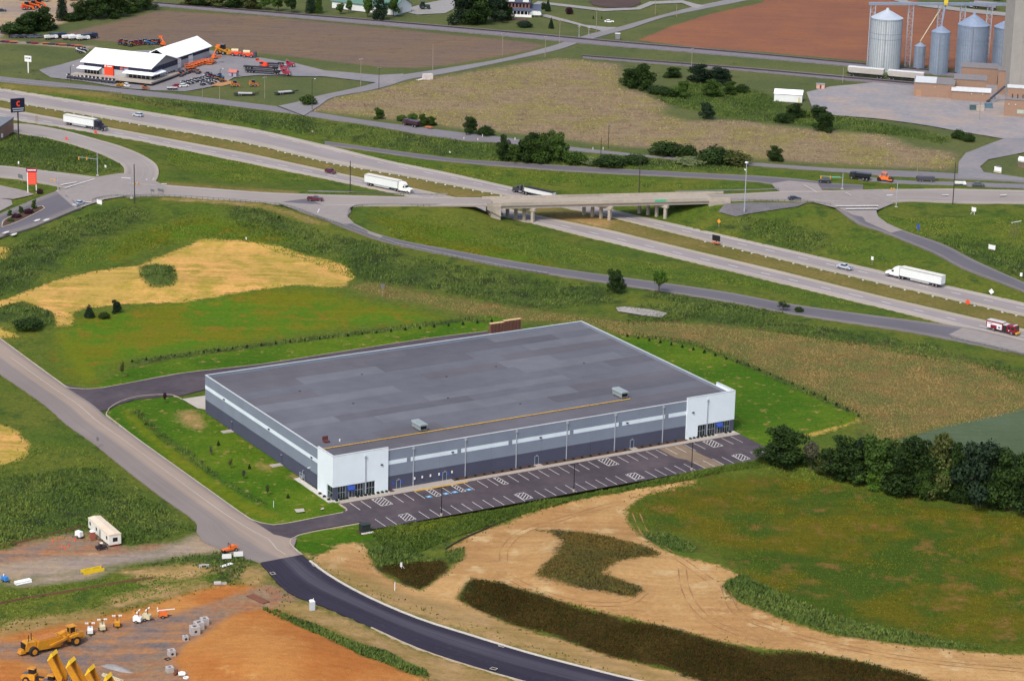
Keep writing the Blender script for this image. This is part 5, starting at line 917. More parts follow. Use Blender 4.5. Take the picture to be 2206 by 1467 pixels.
row('in the olive field above the warehouse', [(193,684,654,30,'conifer','blue'),(225,686,670,20,'bush','dark'),(252,674,646,24,'full','blue')], 'shrubs in the olive field')
tree(62, 708, 682, 50, 'bush', 'dark', 'dark spreading shrub on the grassy mound at the left edge'); tree(86, 418, 405, 12, 'bush', 'purple', 'round purple-leaved tree beside the red price sign', cat='tree', name='tree')
row('on the warehouse side lawn', [(471,960,947,9,'conifer','dark'),(497,1010,985,12,'sparse','olive'),(538,1010,998,9,'conifer','dark'),(525,1032,1010,14,'sparse','grey'),(577,1069,1040,13,'sparse','olive'),(621,1073,1062,10,'conifer','dark'),(356,869,843,12,'sparse','purple'),(264,814,776,16,'sparse','olive'),(455,982,960,10,'sparse','grey')], 'young trees on the lawn', )
row('on the traffic island of the left road', [(24,478,470,12,'bush','mid'),(36,470,458,18,'bush','purple'),(62,461,448,18,'bush','purple'),(46,460,444,12,'full','mid'),(74,452,430,12,'full','mid'),(22,466,452,10,'full','mid')], 'island shrubs')
def hedge_row(px0, px1, n, desc, bend=0.0):
    src = None
    for i in range(n):
        t = i/(n-1); x = px0[0]+(px1[0]-px0[0])*t; y = px0[1]+(px1[1]-px0[1])*t+bend*math.sin(math.pi*t); tree(x, y, y-random.uniform(6, 9), random.uniform(6, 9), 'conifer', 'blue', 'tiny dark evergreen in the planted row '+desc, 'evergreens in the planted row '+desc)
hedge_row((285,780), (1060,694), 26, 'beyond the back lawn', -4); hedge_row((1352,726), (1850,898), 22, 'right of the warehouse lawn', -26)
BSH = SHAPES['bush'][0]
def bed_shrub(u, v, s, group, label):
    p = wl(u, v, .1); o = bpy.data.objects.new('bed_shrub', BSH); COL.objects.link(o); o.location = p; o.scale = (s, s, s*.85); o.material_slots[0].link = 'OBJECT'; o.material_slots[0].material = LEAF['blue']; tag(o, label, 'shrub', group)
for u in (1.4, 2.3, 3.2, 6.2, 7.3, 8.4, 9.5, 10.6, 12.0, 13.2, 14.4): bed_shrub(u, 1.15, .75, 'shrubs at the near entrance', 'small dark round shrub in white stone at the nearest white corner')
for u in (.2, -.9, -1.2, -1.2): bed_shrub(u if u > 0 else -1.25, {.2: 1.4, -.9: -.2}.get(u, -2.2-random.random()*3), .75, 'shrubs at the near entrance', 'small dark round shrub in white stone at the nearest white corner')
for u in (107.2, 108.4, 109.6, 110.9, 112.1, 113.3, 114.5, 118.8, 120.2): bed_shrub(u, 1.1, .75, 'shrubs at the far entrance', 'small dark round shrub in white stone at the far white corner')
for i in range(26):
    u = 35+i*2.7
    if not (57.8 < u < 61 or 87.6 < u < 90.6): bed_shrub(u, .9, .6, 'shrubs in the mulch bed', 'low dark shrub in the brown mulch bed along the warehouse front')
# ---------------------------------------------------------------- construction ground at the lower left
M_BOX = mat('precast_concrete', S(178,172,168), .9, 0, .12, 2, S(150,140,130), .5); M_DARK = mat('dark_opening', S(40,36,38), .9, 0, .1, 2); M_CREAM = mat('cream_paint', S(204,192,156), .6, 0, .1, 2); M_REDD = mat('red_paint', S(196,54,40), .6, 0, .08, 2); M_HAZ = mat('cone_orange', S(232,84,52), .6, 0, .06, 3)
def off(p, dz=0.0): return (float(p[0]), float(p[1]), float(p[2])+dz)
# scraper
a = hdg((58, 1404), (178, 1374)); t = thing('scraper', 'long yellow earthmoving scraper with big tyres on the gravel', 'scraper', off(g(112, 1396), .05), a)
YB = M_YEQ
obj('rear_engine', cabin([(-6.8,1.2),(-4.4,1.2),(-4.2,2.9),(-6.3,3.1),(-6.8,2.2)], 1.3, 1.1), YB, t); obj('radiator_guard', G().box(-6.95, -6.75, -.9, .9, 1.4, 2.8), M_BLACK, t); obj('push_block', cabin([(-8.0,.7),(-6.7,.7),(-6.6,1.5),(-7.6,1.5)], .8, .7), YB, t)
for s in (-1, 1): obj('exhaust_stack', G().cyl((-5.2+.5*s, .3*s, 2.9), .09, .09, 1.6, 8), M_BLACK, t)
obj('bowl', cabin([(-4.3,1.0),(1.2,.6),(1.5,1.2),(1.0,2.9),(-4.0,3.0)], 1.6, 1.6), YB, t); obj('apron', cabin([(1.1,.7),(1.9,.9),(1.7,2.6),(1.0,2.8)], 1.5, 1.45), YB, t); obj('bowl_load', G().box(-3.8, .9, -1.4, 1.4, 2.9, 3.06), mat('spoil', S(176,112,60), .95, 0, .2, 2), t)
for s in (-1, 1): obj('draft_arm', G().bar((-1.5, s*1.75, 1.3), (2.6, s*1.75, 2.2), .4, .5), YB, t)
obj('gooseneck', cabin([(1.8,2.3),(3.6,2.0),(4.0,2.9),(3.2,3.3),(1.8,2.9)], .7, .6), YB, t); obj('cross_tube', G().box(2.2, 2.8, -1.9, 1.9, 2.0, 2.5), YB, t)
obj('tractor_body', cabin([(3.4,1.0),(7.2,1.0),(7.4,1.6),(7.2,2.5),(4.8,2.9),(3.4,2.5)], 1.35, 1.2), YB, t); obj('grille', G().box(7.3, 7.42, -.9, .9, 1.2, 2.3), M_BLACK, t)
cb = obj('cab', G().box(3.9, 5.3, -1.1, .3, 2.6, 4.1, .1, .1), M_WGLASS, t); obj('cab_roof', G().box(3.7, 5.5, -1.25, .45, 4.1, 4.28), YB, cb); obj('cab_post', G().box(3.85, 4.0, -1.15, -1.0, 2.6, 4.1).box(5.2, 5.35, -1.15, -1.0, 2.6, 4.1), YB, cb)
for s in (-1, 1):
    obj('fender', cabin([(3.6,2.0),(6.4,1.8),(6.5,2.1),(5.8,2.6),(4.2,2.6),(3.5,2.3)], .32, .3), YB, t).location = (0, s*1.7, 0)
    wheel(t, 5.0, s*1.65, 1.05, .85, M_RIMY); wheel(t, -5.2, s*1.65, 1.05, .85, M_RIMY)
# articulated haulers, beds raised
def hauler(label, px, py, rz, tilt):
    t = thing('articulated_hauler', label, 'dump truck', off(g(px, py), .05), rz, 'yellow haulers with raised beds')
    obj('front_body', cabin([(1.5,1.0),(4.9,1.0),(5.1,1.5),(4.7,2.1),(3.2,2.3),(1.5,2.3)], 1.25, 1.05), M_YEQ, t); obj('hood_top', cabin([(3.2,2.25),(4.9,1.95),(4.7,2.2),(3.3,2.5)], .8, .7), mat('hood_grey', S(88,86,92), .6, 0, .1, 2), t)
    c = obj('cab', G().box(1.9, 3.4, -1.0, .55, 2.1, 3.45, .12, .1), M_WGLASS, t); obj('cab_roof', G().box(1.75, 3.6, -1.12, .68, 3.45, 3.62, .1, .1), M_YEQ, c); obj('cab_post', G().box(1.85, 2.02, -1.05, -.92, 2.1, 3.45).box(3.3, 3.45, -1.05, -.92, 2.1, 3.45), M_YEQ, c)
    obj('hitch', G().box(-.4, 1.5, -.5, .5, 1.0, 1.7), M_CHASSIS, t); obj('rear_frame', G().box(-5.2, .6, -.55, .55, 1.1, 1.6), M_YEQ, t)
    hx, hz = -4.6, 1.9; ca, sa = math.cos(tilt), math.sin(tilt)
    def tp(x, z): return (hx+(x-hx)*ca-(z-hz)*sa, hz+(x-hx)*sa+(z-hz)*ca)
    prof = [tp(-5.4, 2.1), tp(-4.6, 1.8), tp(.6, 1.9), tp(1.0, 2.6)]; w = 1.5; n = 4
    v = [(x, -w*.8, z) for x, z in prof]+[(x, w*.8, z) for x, z in prof]; floor = G().add(v, [(0,1,2,3),(7,6,5,4),(0,4,5,1),(1,5,6,2),(2,6,7,3),(3,7,4,0)]); bd = obj('dump_bed', floor, M_YEQ, t)
    for s in (-1, 1):
        q = [tp(-5.6, 2.4), tp(-4.8, 1.9), tp(.6, 1.95), tp(1.15, 3.4), tp(-4.2, 3.5)]; obj('bed_side', G().add([(x, s*(w*.82), z) for x, z in q]+[(x, s*(w+.15), z) for x, z in q], [(0,1,2,3,4),(9,8,7,6,5)]+[(i, 5+i, 5+(i+1) % 5, (i+1) % 5) for i in range(5)]), M_YEQ, bd)
        r0, r1 = tp(-1.0, 1.8), (-1.4, 1.3); obj('hoist_ram', G().bar((r1[0], s*.75, r1[1]), (r0[0], s*.75, r0[1]), .16), M_RIM, t)
    h = [tp(.6, 1.95), tp(.8, 1.95), tp(2.0, 3.7), tp(1.1, 3.7)]; obj('headboard', G().add([(x, -w-.1, z) for x, z in h]+[(x, w+.1, z) for x, z in h], [(0,1,2,3),(7,6,5,4),(0,4,5,1),(1,5,6,2),(2,6,7,3),(3,7,4,0)]), mat('bright_yellow', S(255,200,40), .5, 0, .06, 2), bd)
    for s in (-1, 1):
        for x in (3.6, -2.2, -3.9): wheel(t, x, s*1.2, .85, .65, M_RIMY)
    t.scale = (.9, .8, .92); return t
ha = hdg((150, 1476), (55, 1456))
for i, (px, py) in enumerate(((92,1474), (134,1489), (172,1506), (212,1524))): hauler(('yellow hauler with raised bed, ' + ['nearest the scraper', 'second from the scraper', 'third from the scraper', 'rightmost and mostly below the picture edge'][i]), px, py, ha, math.radians(62-4*(i % 2)))
# lighting towers
def light_tower(px, py, body, label, rz, boom=False):
    t = thing('light_tower', label, 'light tower', off(g(px, py), .02), rz, 'towable light towers'); obj('body', cabin([(-.9,.45),(.9,.45),(.9,1.3),(.5,1.55),(-.9,1.5)], .62, .55), body, t); obj('chassis', G().box(-1.1, 1.9, -.08, .08, .35, .47), M_CHASSIS, t)
    for s in (-1, 1): wheel(t, -.1, s*.75, .34, .2)
    if boom: m = obj('mast', G().bar((-1.2, 0, 1.7), (2.6, 0, 1.9), .14), M_SIGNW, t); y = (-1.2, 1.75)
    else: m = obj('mast', G().bar((.2, 0, 1.4), (.2, 0, 2.5), .12), M_CHASSIS, t); y = (.2, 2.5)
    obj('crossbar', G().box(y[0]-.05, y[0]+.05, -.95, .95, y[1], y[1]+.08), M_CHASSIS, m)
    for q in (-.9, -.5, .5, .9): obj('lamp_head', G().cyl((y[0]-.1, q, y[1]+.15), .22, .16, .22, 10, 'x'), M_HEAD, m)
for px, py, b, lb, rz, bm in ((195,1366,M_SIGNW,'white light tower nearest the scraper',-1.4,0),(221,1358,M_CREAM,'cream light tower second from the scraper',-1.3,0),(253,1350,MATS['machine_yellow'],'small yellow light tower standing alone mid row',-1.4,0),(297,1341,M_SIGNW,'white light tower paired with a cream one',-.2,0),(317,1336,M_CREAM,'cream light tower beside the white one',-.3,0),(352,1330,MATS['paint_orange'],'orange light tower with its mast laid flat',.2,1)): light_tower(px, py, b, lb, rz, bm)
# precast boxes
def precast(px, py, sx, sy, h, label, rz, hole='top'):
    t = thing('precast_box', label, 'concrete box', off(g(px, py), .02), rz, 'precast concrete drainage boxes'); w = .16
    obj('wall', G().box(-sx, sx, -sy, -sy+w, 0, h).box(-sx, sx, sy-w, sy, 0, h).box(-sx, -sx+w, -sy+w, sy-w, 0, h).box(sx-w, sx, -sy+w, sy-w, 0, h), M_BOX, t); obj('lid', G().box(-sx, -sx*.45, -sy, sy, h, h+.14).box(sx*.45, sx, -sy, sy, h, h+.14).box(-sx*.45, sx*.45, -sy, -sy*.5, h, h+.14).box(-sx*.45, sx*.45, sy*.5, sy, h, h+.14), M_BOX, t)
    obj('floor', G().box(-sx+w, sx-w, -sy+w, sy-w, .02, .1), M_DARK, t)
    if hole == 'side': obj('pipe_opening', G().cyl((0, -sy-.012, h*.5), .3, .3, .02, 14, 'y'), M_DARK, t)
A1 = .42
for px, py, sx, sy, h, lb, hl in ((420,1366,1.0,.9,1.8,'large square concrete box nearest in the row of three','side'),(429,1355,1.0,.9,1.6,'concrete box in the middle of the row of three','top'),(441,1345,.85,.8,1.4,'concrete box at the far end of the row of three','top'),(400,1379,.55,.55,.9,'small pale concrete box lying between the larger boxes','side'),(370,1412,.75,.75,1.2,'concrete box with a round hole facing the camera','side'),(366,1447,.75,.75,1.0,'concrete box beside a leaning brown steel plate','top')): precast(px, py, sx, sy, h, lb, A1, hl)
t = thing('grate_surround', 'black square steel frame lying on the gravel', 'frame', off(g(362, 1420), .02), .7); obj('frame', G().box(-.6,.6,-.6,-.4,0,.12).box(-.6,.6,.4,.6,0,.12).box(-.6,-.4,-.4,.4,0,.12).box(.4,.6,-.4,.4,0,.12), M_BLACK, t)
o = obj('steel_plate', G().add([(-.1,-.7,0),(.1,-.7,0),(.9,-.7,1.0),(.75,-.7,1.05),(-.1,.7,0),(.1,.7,0),(.9,.7,1.0),(.75,.7,1.05)], [(0,1,2,3),(7,6,5,4),(0,4,5,1),(1,5,6,2),(2,6,7,3),(3,7,4,0)]), mat('rusty_brown', S(110,62,44), .85, 0, .2, 2), None, off(g(375, 1453)), .2); tag(o, 'brown rusty plate leaning beside a concrete box', 'plate')
o = obj('white_tank', G().cyl((-.7, 0, .5), .5, .5, 1.3, 14, 'x').cyl((.6, 0, .5), .5, .2, .3, 14, 'x').box(-.2, .2, -.15, .15, .9, 1.1), M_SIGNW, None, off(g(392, 1456)), .2); tag(o, 'small white tank lying by the orange mound', 'tank')
q = G(); n = 18
for i in range(n):
    a0 = 2*math.pi*i/n; q.v += [(r*math.cos(a0), r*math.sin(a0), z) for r, z in ((.35, .05), (.6, .05), (.6, .3), (.35, .3))]
for i in range(n):
    for j in range(4): q.f.append((i*4+j, i*4+(j+1) % 4, ((i+1) % n)*4+(j+1) % 4, ((i+1) % n)*4+j))
tag(obj('concrete_ring', q, M_SIGNW, None, off(g(401, 1461))), 'white ring lying flat at the bottom of the gravel', 'ring')
def heapmesh(name, px, py, rx, ry, h, rz, material, label, cat, seed=1):
    r = np.random.default_rng(seed); p = g(px, py); q = G(); nr, na = 7, 22
    for i in range(nr+1):
        for j in range(na):
            f = i/nr; a0 = 2*math.pi*j/na; k = f*(1+.12*math.sin(3*a0+seed)+.06*r.normal()); q.v.append((rx*k*math.cos(a0), ry*k*math.sin(a0), h*(1-f)**1.1*(1+.15*r.normal())-.15*f))
    for i in range(nr):
        for j in range(na): q.f.append((i*na+j, (i+1)*na+j, (i+1)*na+(j+1) % na, i*na+(j+1) % na))
    return tag(obj(name, q, material, None, off(p), rz, True), label, cat)
heapmesh('gravel_heap', 254, 1440, 5.2, 1.5, .7, -.55, mat('pale_gravel', H(172,168,166), .95, 0, .2, 3), 'low long heap of pale grey gravel', 'heap', 2)
t = thing('timber_stack', 'stack of long cream timbers at the bottom edge', 'timber', off(g(243, 1462)), hdg((222, 1452), (266, 1468)))
for i in range(3): obj('beam', G().box(-2.8, 2.8, -.5+i*.35, -.2+i*.35, 0, .35), M_CREAM, t)
obj('beam', G().box(-2.6, 2.7, -.35, -.05, .36, .66), M_CREAM, t)
# upper yard: office trailer and small kit
a = hdg((191, 1140), (236, 1179)); p = (g(191, 1140)+g(262, 1176))/2
t = thing('office_trailer', 'white office trailer with a stained roof on the grey gravel', 'trailer', (p[0], p[1], p[2]), a); L2 = np.linalg.norm((g(191, 1140)-g(236, 1179))[:2])/2
M_OFF = mat('office_white', S(226,224,212), .7, 0, .05, .7); obj('wall', G().box(-L2, L2, -1.5, 1.5, .55, 3.0), M_OFF, t); obj('roof', cabin([(-L2-.1,3.0),(L2+.1,3.0),(L2+.1,3.12),(-L2-.1,3.12)], 1.6, 1.58), mat('stained_roof', S(222,204,180), .85, 0, .1, .6, S(186,160,132), .8), t); obj('roof_crown', G().add([(-L2,-1.5,3.12),(L2,-1.5,3.12),(L2,1.5,3.12),(-L2,1.5,3.12),(-L2,0,3.35),(L2,0,3.35)], [(0,1,5,4),(2,3,4,5),(1,2,5),(3,0,4)]), MATS['stained_roof'], t); obj('underframe', G().box(-L2+.3, L2-.3, -1.1, 1.1, .25, .55), M_CHASSIS, t)
for x in (-L2+1.2, -1.5, L2-1.6):
    for s in (-1, 1): w = obj('window', G().box(x-.4, x+.4, s*1.5-.02, s*1.52+.02, 1.5, 2.4), M_WGLASS, t)
obj('door', G().box(.4, 1.3, -1.54, -1.5, .6, 2.6), M_FRAME, t); obj('window', G().box(L2, L2+.04, -.6, .6, 1.3, 2.3), M_WGLASS, t); obj('steps', G().box(.3, 1.4, -2.2, -1.56, .1, .55), M_TIMB, t)
for s in (-1, 1):
    for x in (-1.0, .2): wheel(t, x, s*1.15, .4, .25)
for s in (-.7, 0, .7): obj('jack_stand', G().box(L2-.5, L2-.25, s-.12, s+.12, 0, .5), M_REDD, t)
def portable_toilet(px, py, body, roof, label, rz):
    t = thing('portable_toilet', label, 'portable toilet', off(g(px, py)), rz); obj('cabin', G().box(-.55, .55, -.55, .55, .05, 2.15), body, t); obj('roof', G().box(-.6, .6, -.6, .6, 2.15, 2.4, .25, .1), roof, t); obj('door', G().box(-.4, .4, -.58, -.55, .15, 2.05), body, t); obj('vent_pipe', G().cyl((.4, .4, 2.2), .06, .06, .5, 8), roof, t)
portable_toilet(200, 1163, mat('toilet_brown', S(150,88,72), .7, 0, .08, 2), M_SIGNW, 'brown portable toilet with a white roof by the office trailer', .5); portable_toilet(673, 1314, mat('toilet_grey', S(190,198,202), .6, 0, .05, 2), M_SIGNW, 'pale grey portable toilet beside the new black road', .35)
t = thing('generator', 'white towable generator left of the office trailer', 'generator', off(g(171, 1158)), -.7); obj('body', G().box(-.9, .9, -.6, .6, .45, 1.65, .08, .08), M_SIGNW, t); obj('base', G().box(-1.0, 1.4, -.5, .5, .3, .45), M_CHASSIS, t)
for s in (-1, 1): wheel(t, 0, s*.65, .34, .2)
t = thing('utility_vehicle', 'small dark utility cart in front of the office trailer', 'cart', off(g(219, 1183)), .5); obj('body', cabin([(-1.3,.4),(1.2,.4),(1.3,.8),(-1.3,.9)], .65, .6), mat('cart_dark', S(52,42,44), .6, 0, .1, 2), t); obj('seat', G().box(-.4, .1, -.5, .5, .8, 1.2), M_CHASSIS, t); obj('canopy', G().box(-.3, .35, -.35, .35, 1.55, 1.62), M_SIGNW, t); obj('frame', G().box(-.6, -.5, -.6, -.5, .8, 1.55).box(-.6, -.5, .5, .6, .8, 1.55), MATS['cart_dark'], t)
for x in (-.9, .9):
    for s in (-1, 1): wheel(t, x, s*.68, .3, .22)
CONE = G().box(-.2, .2, -.2, .2, 0, .04).cyl((0, 0, .04), .15, .03, .75, 10).mesh('cone')
for i, (px, py) in enumerate(((114,1167),(162,1165),(134,1179),(141,1183),(148,1177))): tag(obj('traffic_cone', CONE, M_HAZ, None, off(g(px, py))), 'orange traffic cone on the grey gravel left of the office trailer', 'cone', 'traffic cones')
t = thing('trench_shield', 'bright yellow trench shield lying by the sandy track', 'trench shield', off(g(200, 1232)), hdg((178, 1236), (222, 1226))); M_TY = mat('shield_yellow', S(232,196,40), .6, 0, .08, 1.5)
for s in (-1, 1): obj('side_plate', G().box(-2.6, 2.6, s*.8-.06, s*.8+.06, 0, .8), M_TY, t)
for x in (-2.2, 0, 2.2): obj('spreader', G().cyl((x, -.8, .5), .07, .07, 1.6, 8, 'y'), M_TY, t)
t = thing('pipe_bundle', 'stacked white pipes beside the sandy track at left', 'pipes', off(g(50, 1256)), hdg((34, 1260), (68, 1252)))
for y, z in ((-.7, .2), (-.25, .2), (.2, .2), (.65, .2), (-.45, .56), (0, .56), (.45, .56)): obj('pipe', G().cyl((-1.9, y, z), .2, .2, 3.8, 10, 'x'), M_SIGNW, t)
t = thing('compressor', 'blue towable compressor at the left edge', 'compressor', off(g(11, 1252)), -.8); obj('body', G().box(-1.0, 1.0, -.55, .55, .4, 1.2, .15, .12), mat('bright_blue', S(56,124,190), .5, 0, .06, 2), t); obj('tank', G().cyl((-.4, 0, 1.2), .14, .14, .5, 8), M_SIGNW, t); obj('drawbar', G().bar((1.0, 0, .4), (2.0, 0, .35), .12), M_CHASSIS, t)
for s in (-1, 1): wheel(t, 0, s*.6, .32, .2)
t = thing('wheel_loader', 'small orange loader parked on the corner behind white boards', 'loader', off(g(497, 1188)), hdg((478, 1190), (515, 1182)))
obj('rear_body', cabin([(-.2,.5),(1.7,.5),(1.7,1.3),(.9,1.6),(-.2,1.4)], .6, .5), M_ORNG, t); obj('front_body', cabin([(-2.2,.5),(-.3,.5),(-.3,1.0),(-2.1,.9)], .55, .5), M_ORNG, t); obj('roll_bar', G().box(-.4,-.28,-.55,-.45,1.2,2.1).box(-.4,-.28,.45,.55,1.2,2.1).box(-.4,-.28,-.55,.55,2.0,2.1), M_BLACK, t); obj('roller', G().cyl((-1.9, -.7, .4), .4, .4, 1.4, 12, 'y'), M_BLACK, t)
for s in (-1, 1): wheel(t, 1.1, s*.7, .45, .3)
def board(px, py, w, h, z0, rz, label, material=None, cat='sign', name='sign_board'):
    t = thing(name, label, cat, off(g(px, py)), rz); obj('panel', G().box(-w/2, w/2, -.03, .03, z0, z0+h), material or M_SIGNW, t)
    for s in (-1, 1): obj('post', G().box(s*w*.4-.05, s*w*.4+.05, .032, .12, -.2, z0+h), M_TIMB, t)
board(489, 1206, 2.2, 1.2, .3, .2, 'left of two white boards on posts by the orange loader'); board(514, 1201, 2.2, 1.2, .3, .25, 'right of two white boards on posts by the orange loader')
t = thing('panel', 'white panel lying flat in the grass by the road corner', 'panel', off(g(489, 1218), .12), .8); obj('sheet', G().box(-1.6, 1.6, -.5, .5, 0, .06), M_SIGNW, t)
o = obj('culvert_headwall', G().box(-1.2, -.5, -.25, .25, -.2, .7).box(.5, 1.2, -.25, .25, -.2, .7).box(-.5, .5, -.25, .25, .55, .75), M_BOX, None, off(g(440, 1222)), .2); tag(o, 'pale concrete culvert end in the ditch by the corner', 'culvert')
t = thing('culvert', 'grey concrete culvert on the orange bank with rubble', 'culvert', off(g(470, 1260)), .2); obj('pipe', G().cyl((-.9, 0, .4), .5, .5, 1.6, 12, 'x'), M_BOX, t); obj('wing', G().box(.7, 2.0, -.1, .1, 0, .6), M_BOX, t)
# utility cabinet and drains
t = thing('transformer_cabinet', 'black-green transformer cabinet on rocks by the car park entrance', 'cabinet', wl(-4.6, 25.0, float(Z(*wl(-4.6, 25.0)[:2]))), WA); p = g(786, 1146); t.location = off(p); obj('body', G().box(-1.1, 1.1, -.9, .9, .2, 2.0), mat('cabinet_green', S(44,52,50), .5, 0, .06, 2), t); obj('lid', G().box(-1.16, 1.16, -.96, .96, 2.0, 2.12), MATS['cabinet_green'], t); obj('pad', G().box(-1.6, 1.6, -1.4, 1.4, -.3, .2), M_MULCH, t)
for i in range(14): obj('rock', G().box(-.2, .2, -.15, .15, 0, .3, .06, .05), M_STONE, t, (-1.4+.22*i, -1.35-.12*(i % 3), .1), i*1.1)
for i, (px, py) in enumerate(((588,1236),(679,1218),(1082,1392),(1064,1441))):
    t = thing('storm_drain', 'white-rimmed storm drain in the new road, ' + ['left edge near the seam', 'right kerb near the seam', 'right kerb further down', 'left kerb further down'][i], 'drain', off(road_pt('new_road', px, py)[0], .0), road_pt('new_road', px, py)[1], 'storm drains of the new road'); obj('rim', G().box(-.75,.75,-.55,-.4,0,.06).box(-.75,.75,.4,.55,0,.06).box(-.75,-.6,-.4,.4,0,.06).box(.6,.75,-.4,.4,0,.06), M_APRON, t); obj('grate', G().box(-.6, .6, -.4, .4, 0, .02), M_BLACK, t)
t = thing('marker_post', 'white post standing in the straw-covered verge right of the new road', 'post', off(g(851, 1272))); obj('post', G().cyl((0, 0, -.2), .1, .1, 2.3, 8), M_SIGNW, t)
t = thing('stake_sign', 'white frame of a sign stuck on the dark triangular bank', 'sign', off(g(866, 1226)), .3); obj('panel', G().box(-.4, .1, -.03, .03, .6, 1.7), M_SIGNW, t); obj('leg', G().bar((.0, 0, 0), (-.1, 0, .8), .08), M_SIGNW, t); obj('leg', G().bar((.7, 0, .1), (.0, 0, .9), .08), M_SIGNW, t)
t = thing('marker_post', 'short pale pipe standing on the warehouse side lawn', 'post', off(g(590, 1093))); obj('post', G().cyl((0, 0, -.2), .1, .1, 1.9, 8), mat('pale_green_pipe', S(190,214,190), .6, 0, .05, 2), t)
t = thing('wooden_mat', 'brown timber mat laid across the gravel at the site gate', 'mat', off(g(556, 1291), .1), hdg((532, 1280), (580, 1303)))
for i in range(7): obj('plank', G().box(-3.0, 3.0, -1.0+i*.3, -.73+i*.3, 0, .12), mat('mat_brown', S(120,78,60), .9, 0, .15, 2), t)
p = g(660, 1098); 
# pallets stacked behind the warehouse
q = wl(WL*.735, -WD-4.5, 0)
t = thing('pallet_stack', 'big block of stacked brown pallets behind the warehouse', 'pallets', off(at(1089, 718, 0)), WA); M_PAL = mat('pallet_brown', S(128,92,78), .9, 0, .25, 2); M_PALT = mat('pallet_top', S(204,172,128), .9, 0, .15, 2)
pc = np.array(at(1089, 718, 0.0)); base = t.location
for i in range(9):
    hgt = 3.6 if i < 4 else 3.9; k = int(hgt/.15); s = G()
    for j in range(k): s.box(-.55, .55, -.6, .6, j*.15, j*.15+.05).box(-.5, -.35, -.58, .58, j*.15+.05, j*.15+.15).box(.35, .5, -.58, .58, j*.15+.05, j*.15+.15)
    c = obj('pallet_pile', s, M_PAL, t, (-4.9+i*1.2, 0, 0)); obj('top_pallet', G().box(-.57, .57, -.62, .62, k*.15, k*.15+.12), M_PALT, c)
# ---------------------------------------------------------------- machinery dealership
M_ROOFW = mat('white_metal_roof', S(248,250,250), .5, 0, .03, .6); M_NAVY = mat('navy_cladding', S(48,50,74), .7, 0, .06, 1); M_PALEW = mat('pale_base_wall', S(172,172,174), .85, 0, .06, 1); M_GABLE = mat('grey_gable', S(140,136,136), .8, 0, .06, 1); M_SIGNR = mat('sign_red', S(234,74,44), .5, 0, .04, 2)
zD = 4.0; P0d, P1d, P2d = at(182,158,zD), at(326.4,173.4,zD), at(387.6,151.4,zD); aD = math.atan2(P1d[1]-P0d[1], P1d[0]-P0d[0])
dl = thing('dealership', 'white-roofed machinery dealership with navy walls and a red sign tower', 'building', (P1d[0], P1d[1], 3.7), aD)
def dbox(name, x0, x1, y0, y1, z0, z1, m, par=None): return obj(name, G().box(x0, x1, y0, y1, z0, z1), m, par or dl)
dbox('base_wall', -33.5, 0, 0, 24, 0, 3.2, M_PALEW); dbox('wall', -33.48, -.02, .02, 23.98, 3.2, 5.5, M_NAVY); dbox('base_wall', -17, -3.5, 24.02, 60, 0, 3.2, M_PALEW); dbox('wall', -16.98, -3.52, 24.03, 59.98, 3.2, 5.5, M_NAVY)
obj('gable', G().add([(-.01,0,5.5),(-.01,24,5.5),(-.01,12,9.2),(-33.49,0,5.5),(-33.49,24,5.5),(-33.49,12,9.2)], [(0,1,2),(5,4,3),(0,3,4,1)]), M_GABLE, dl); obj('gable', G().add([(-17,59.99,5.5),(-3.5,59.99,5.5),(-10.2,59.99,9.0)], [(0,2,1)]), M_NAVY, dl)
def gable_roof(x0, x1, y0, y1, ze, zr, along, th=.25):
    q = G(); ym = (y0+y1)/2; xm = (x0+x1)/2
    if along == 'x': 
        for a, b in ((y0, ym), (y1, ym)): q.add([(x0,a,ze),(x1,a,ze),(x1,b,zr),(x0,b,zr),(x0,a,ze-th),(x1,a,ze-th),(x1,b,zr-th),(x0,b,zr-th)], [(0,1,2,3),(7,6,5,4),(0,4,5,1),(1,5,6,2),(2,6,7,3),(3,7,4,0)])
    else:
        for a, b in ((x0, xm), (x1, xm)): q.add([(a,y0,ze),(a,y1,ze),(b,y1,zr),(b,y0,zr),(a,y0,ze-th),(a,y1,ze-th),(b,y1,zr-th),(b,y0,zr-th)], [(0,3,2,1),(4,5,6,7),(0,1,5,4),(1,2,6,5),(2,3,7,6),(3,0,4,7)])
    return q
r = obj('roof', gable_roof(-34.8, .9, -1.2, 25.2, 5.45, 9.55, 'x'), M_ROOFW, dl); obj('ridge_vent', G().box(-8.2, -7.7, 13.5, 14.0, 8.9, 10.0), M_ROOFW, r); obj('roof', gable_roof(-18, -2.5, 23.0, 61, 5.3, 9.3, 'y'), M_ROOFW, dl)
for x0, x1 in ((-35.5, -24.5), (-12.5, 2.6)):
    obj('canopy', G().add([(x0,-3.2,2.9),(x1,-3.2,2.9),(x1,0,3.6),(x0,0,3.6),(x0,-3.2,2.7),(x1,-3.2,2.7),(x1,0,3.4),(x0,0,3.4)], [(0,1,2,3),(7,6,5,4),(0,4,5,1),(1,5,6,2),(2,6,7,3),(3,7,4,0)]), M_ROOFW, dl)
    n = 5
    for i in range(n):
        a = max(x0+1.5, -33.2)+(min(x1-1, -.3)-max(x0+1.5, -33.2))*i/n; b = a+(min(x1-1, -.3)-max(x0+1.5, -33.2))/n-.35; w = dbox('shop_window', a, b, -.06, -.005, .2, 2.6, M_WGLASS); dbox('mullion', b, b+.3, -.1, -.004, .1, 2.7, M_FRAME, w)
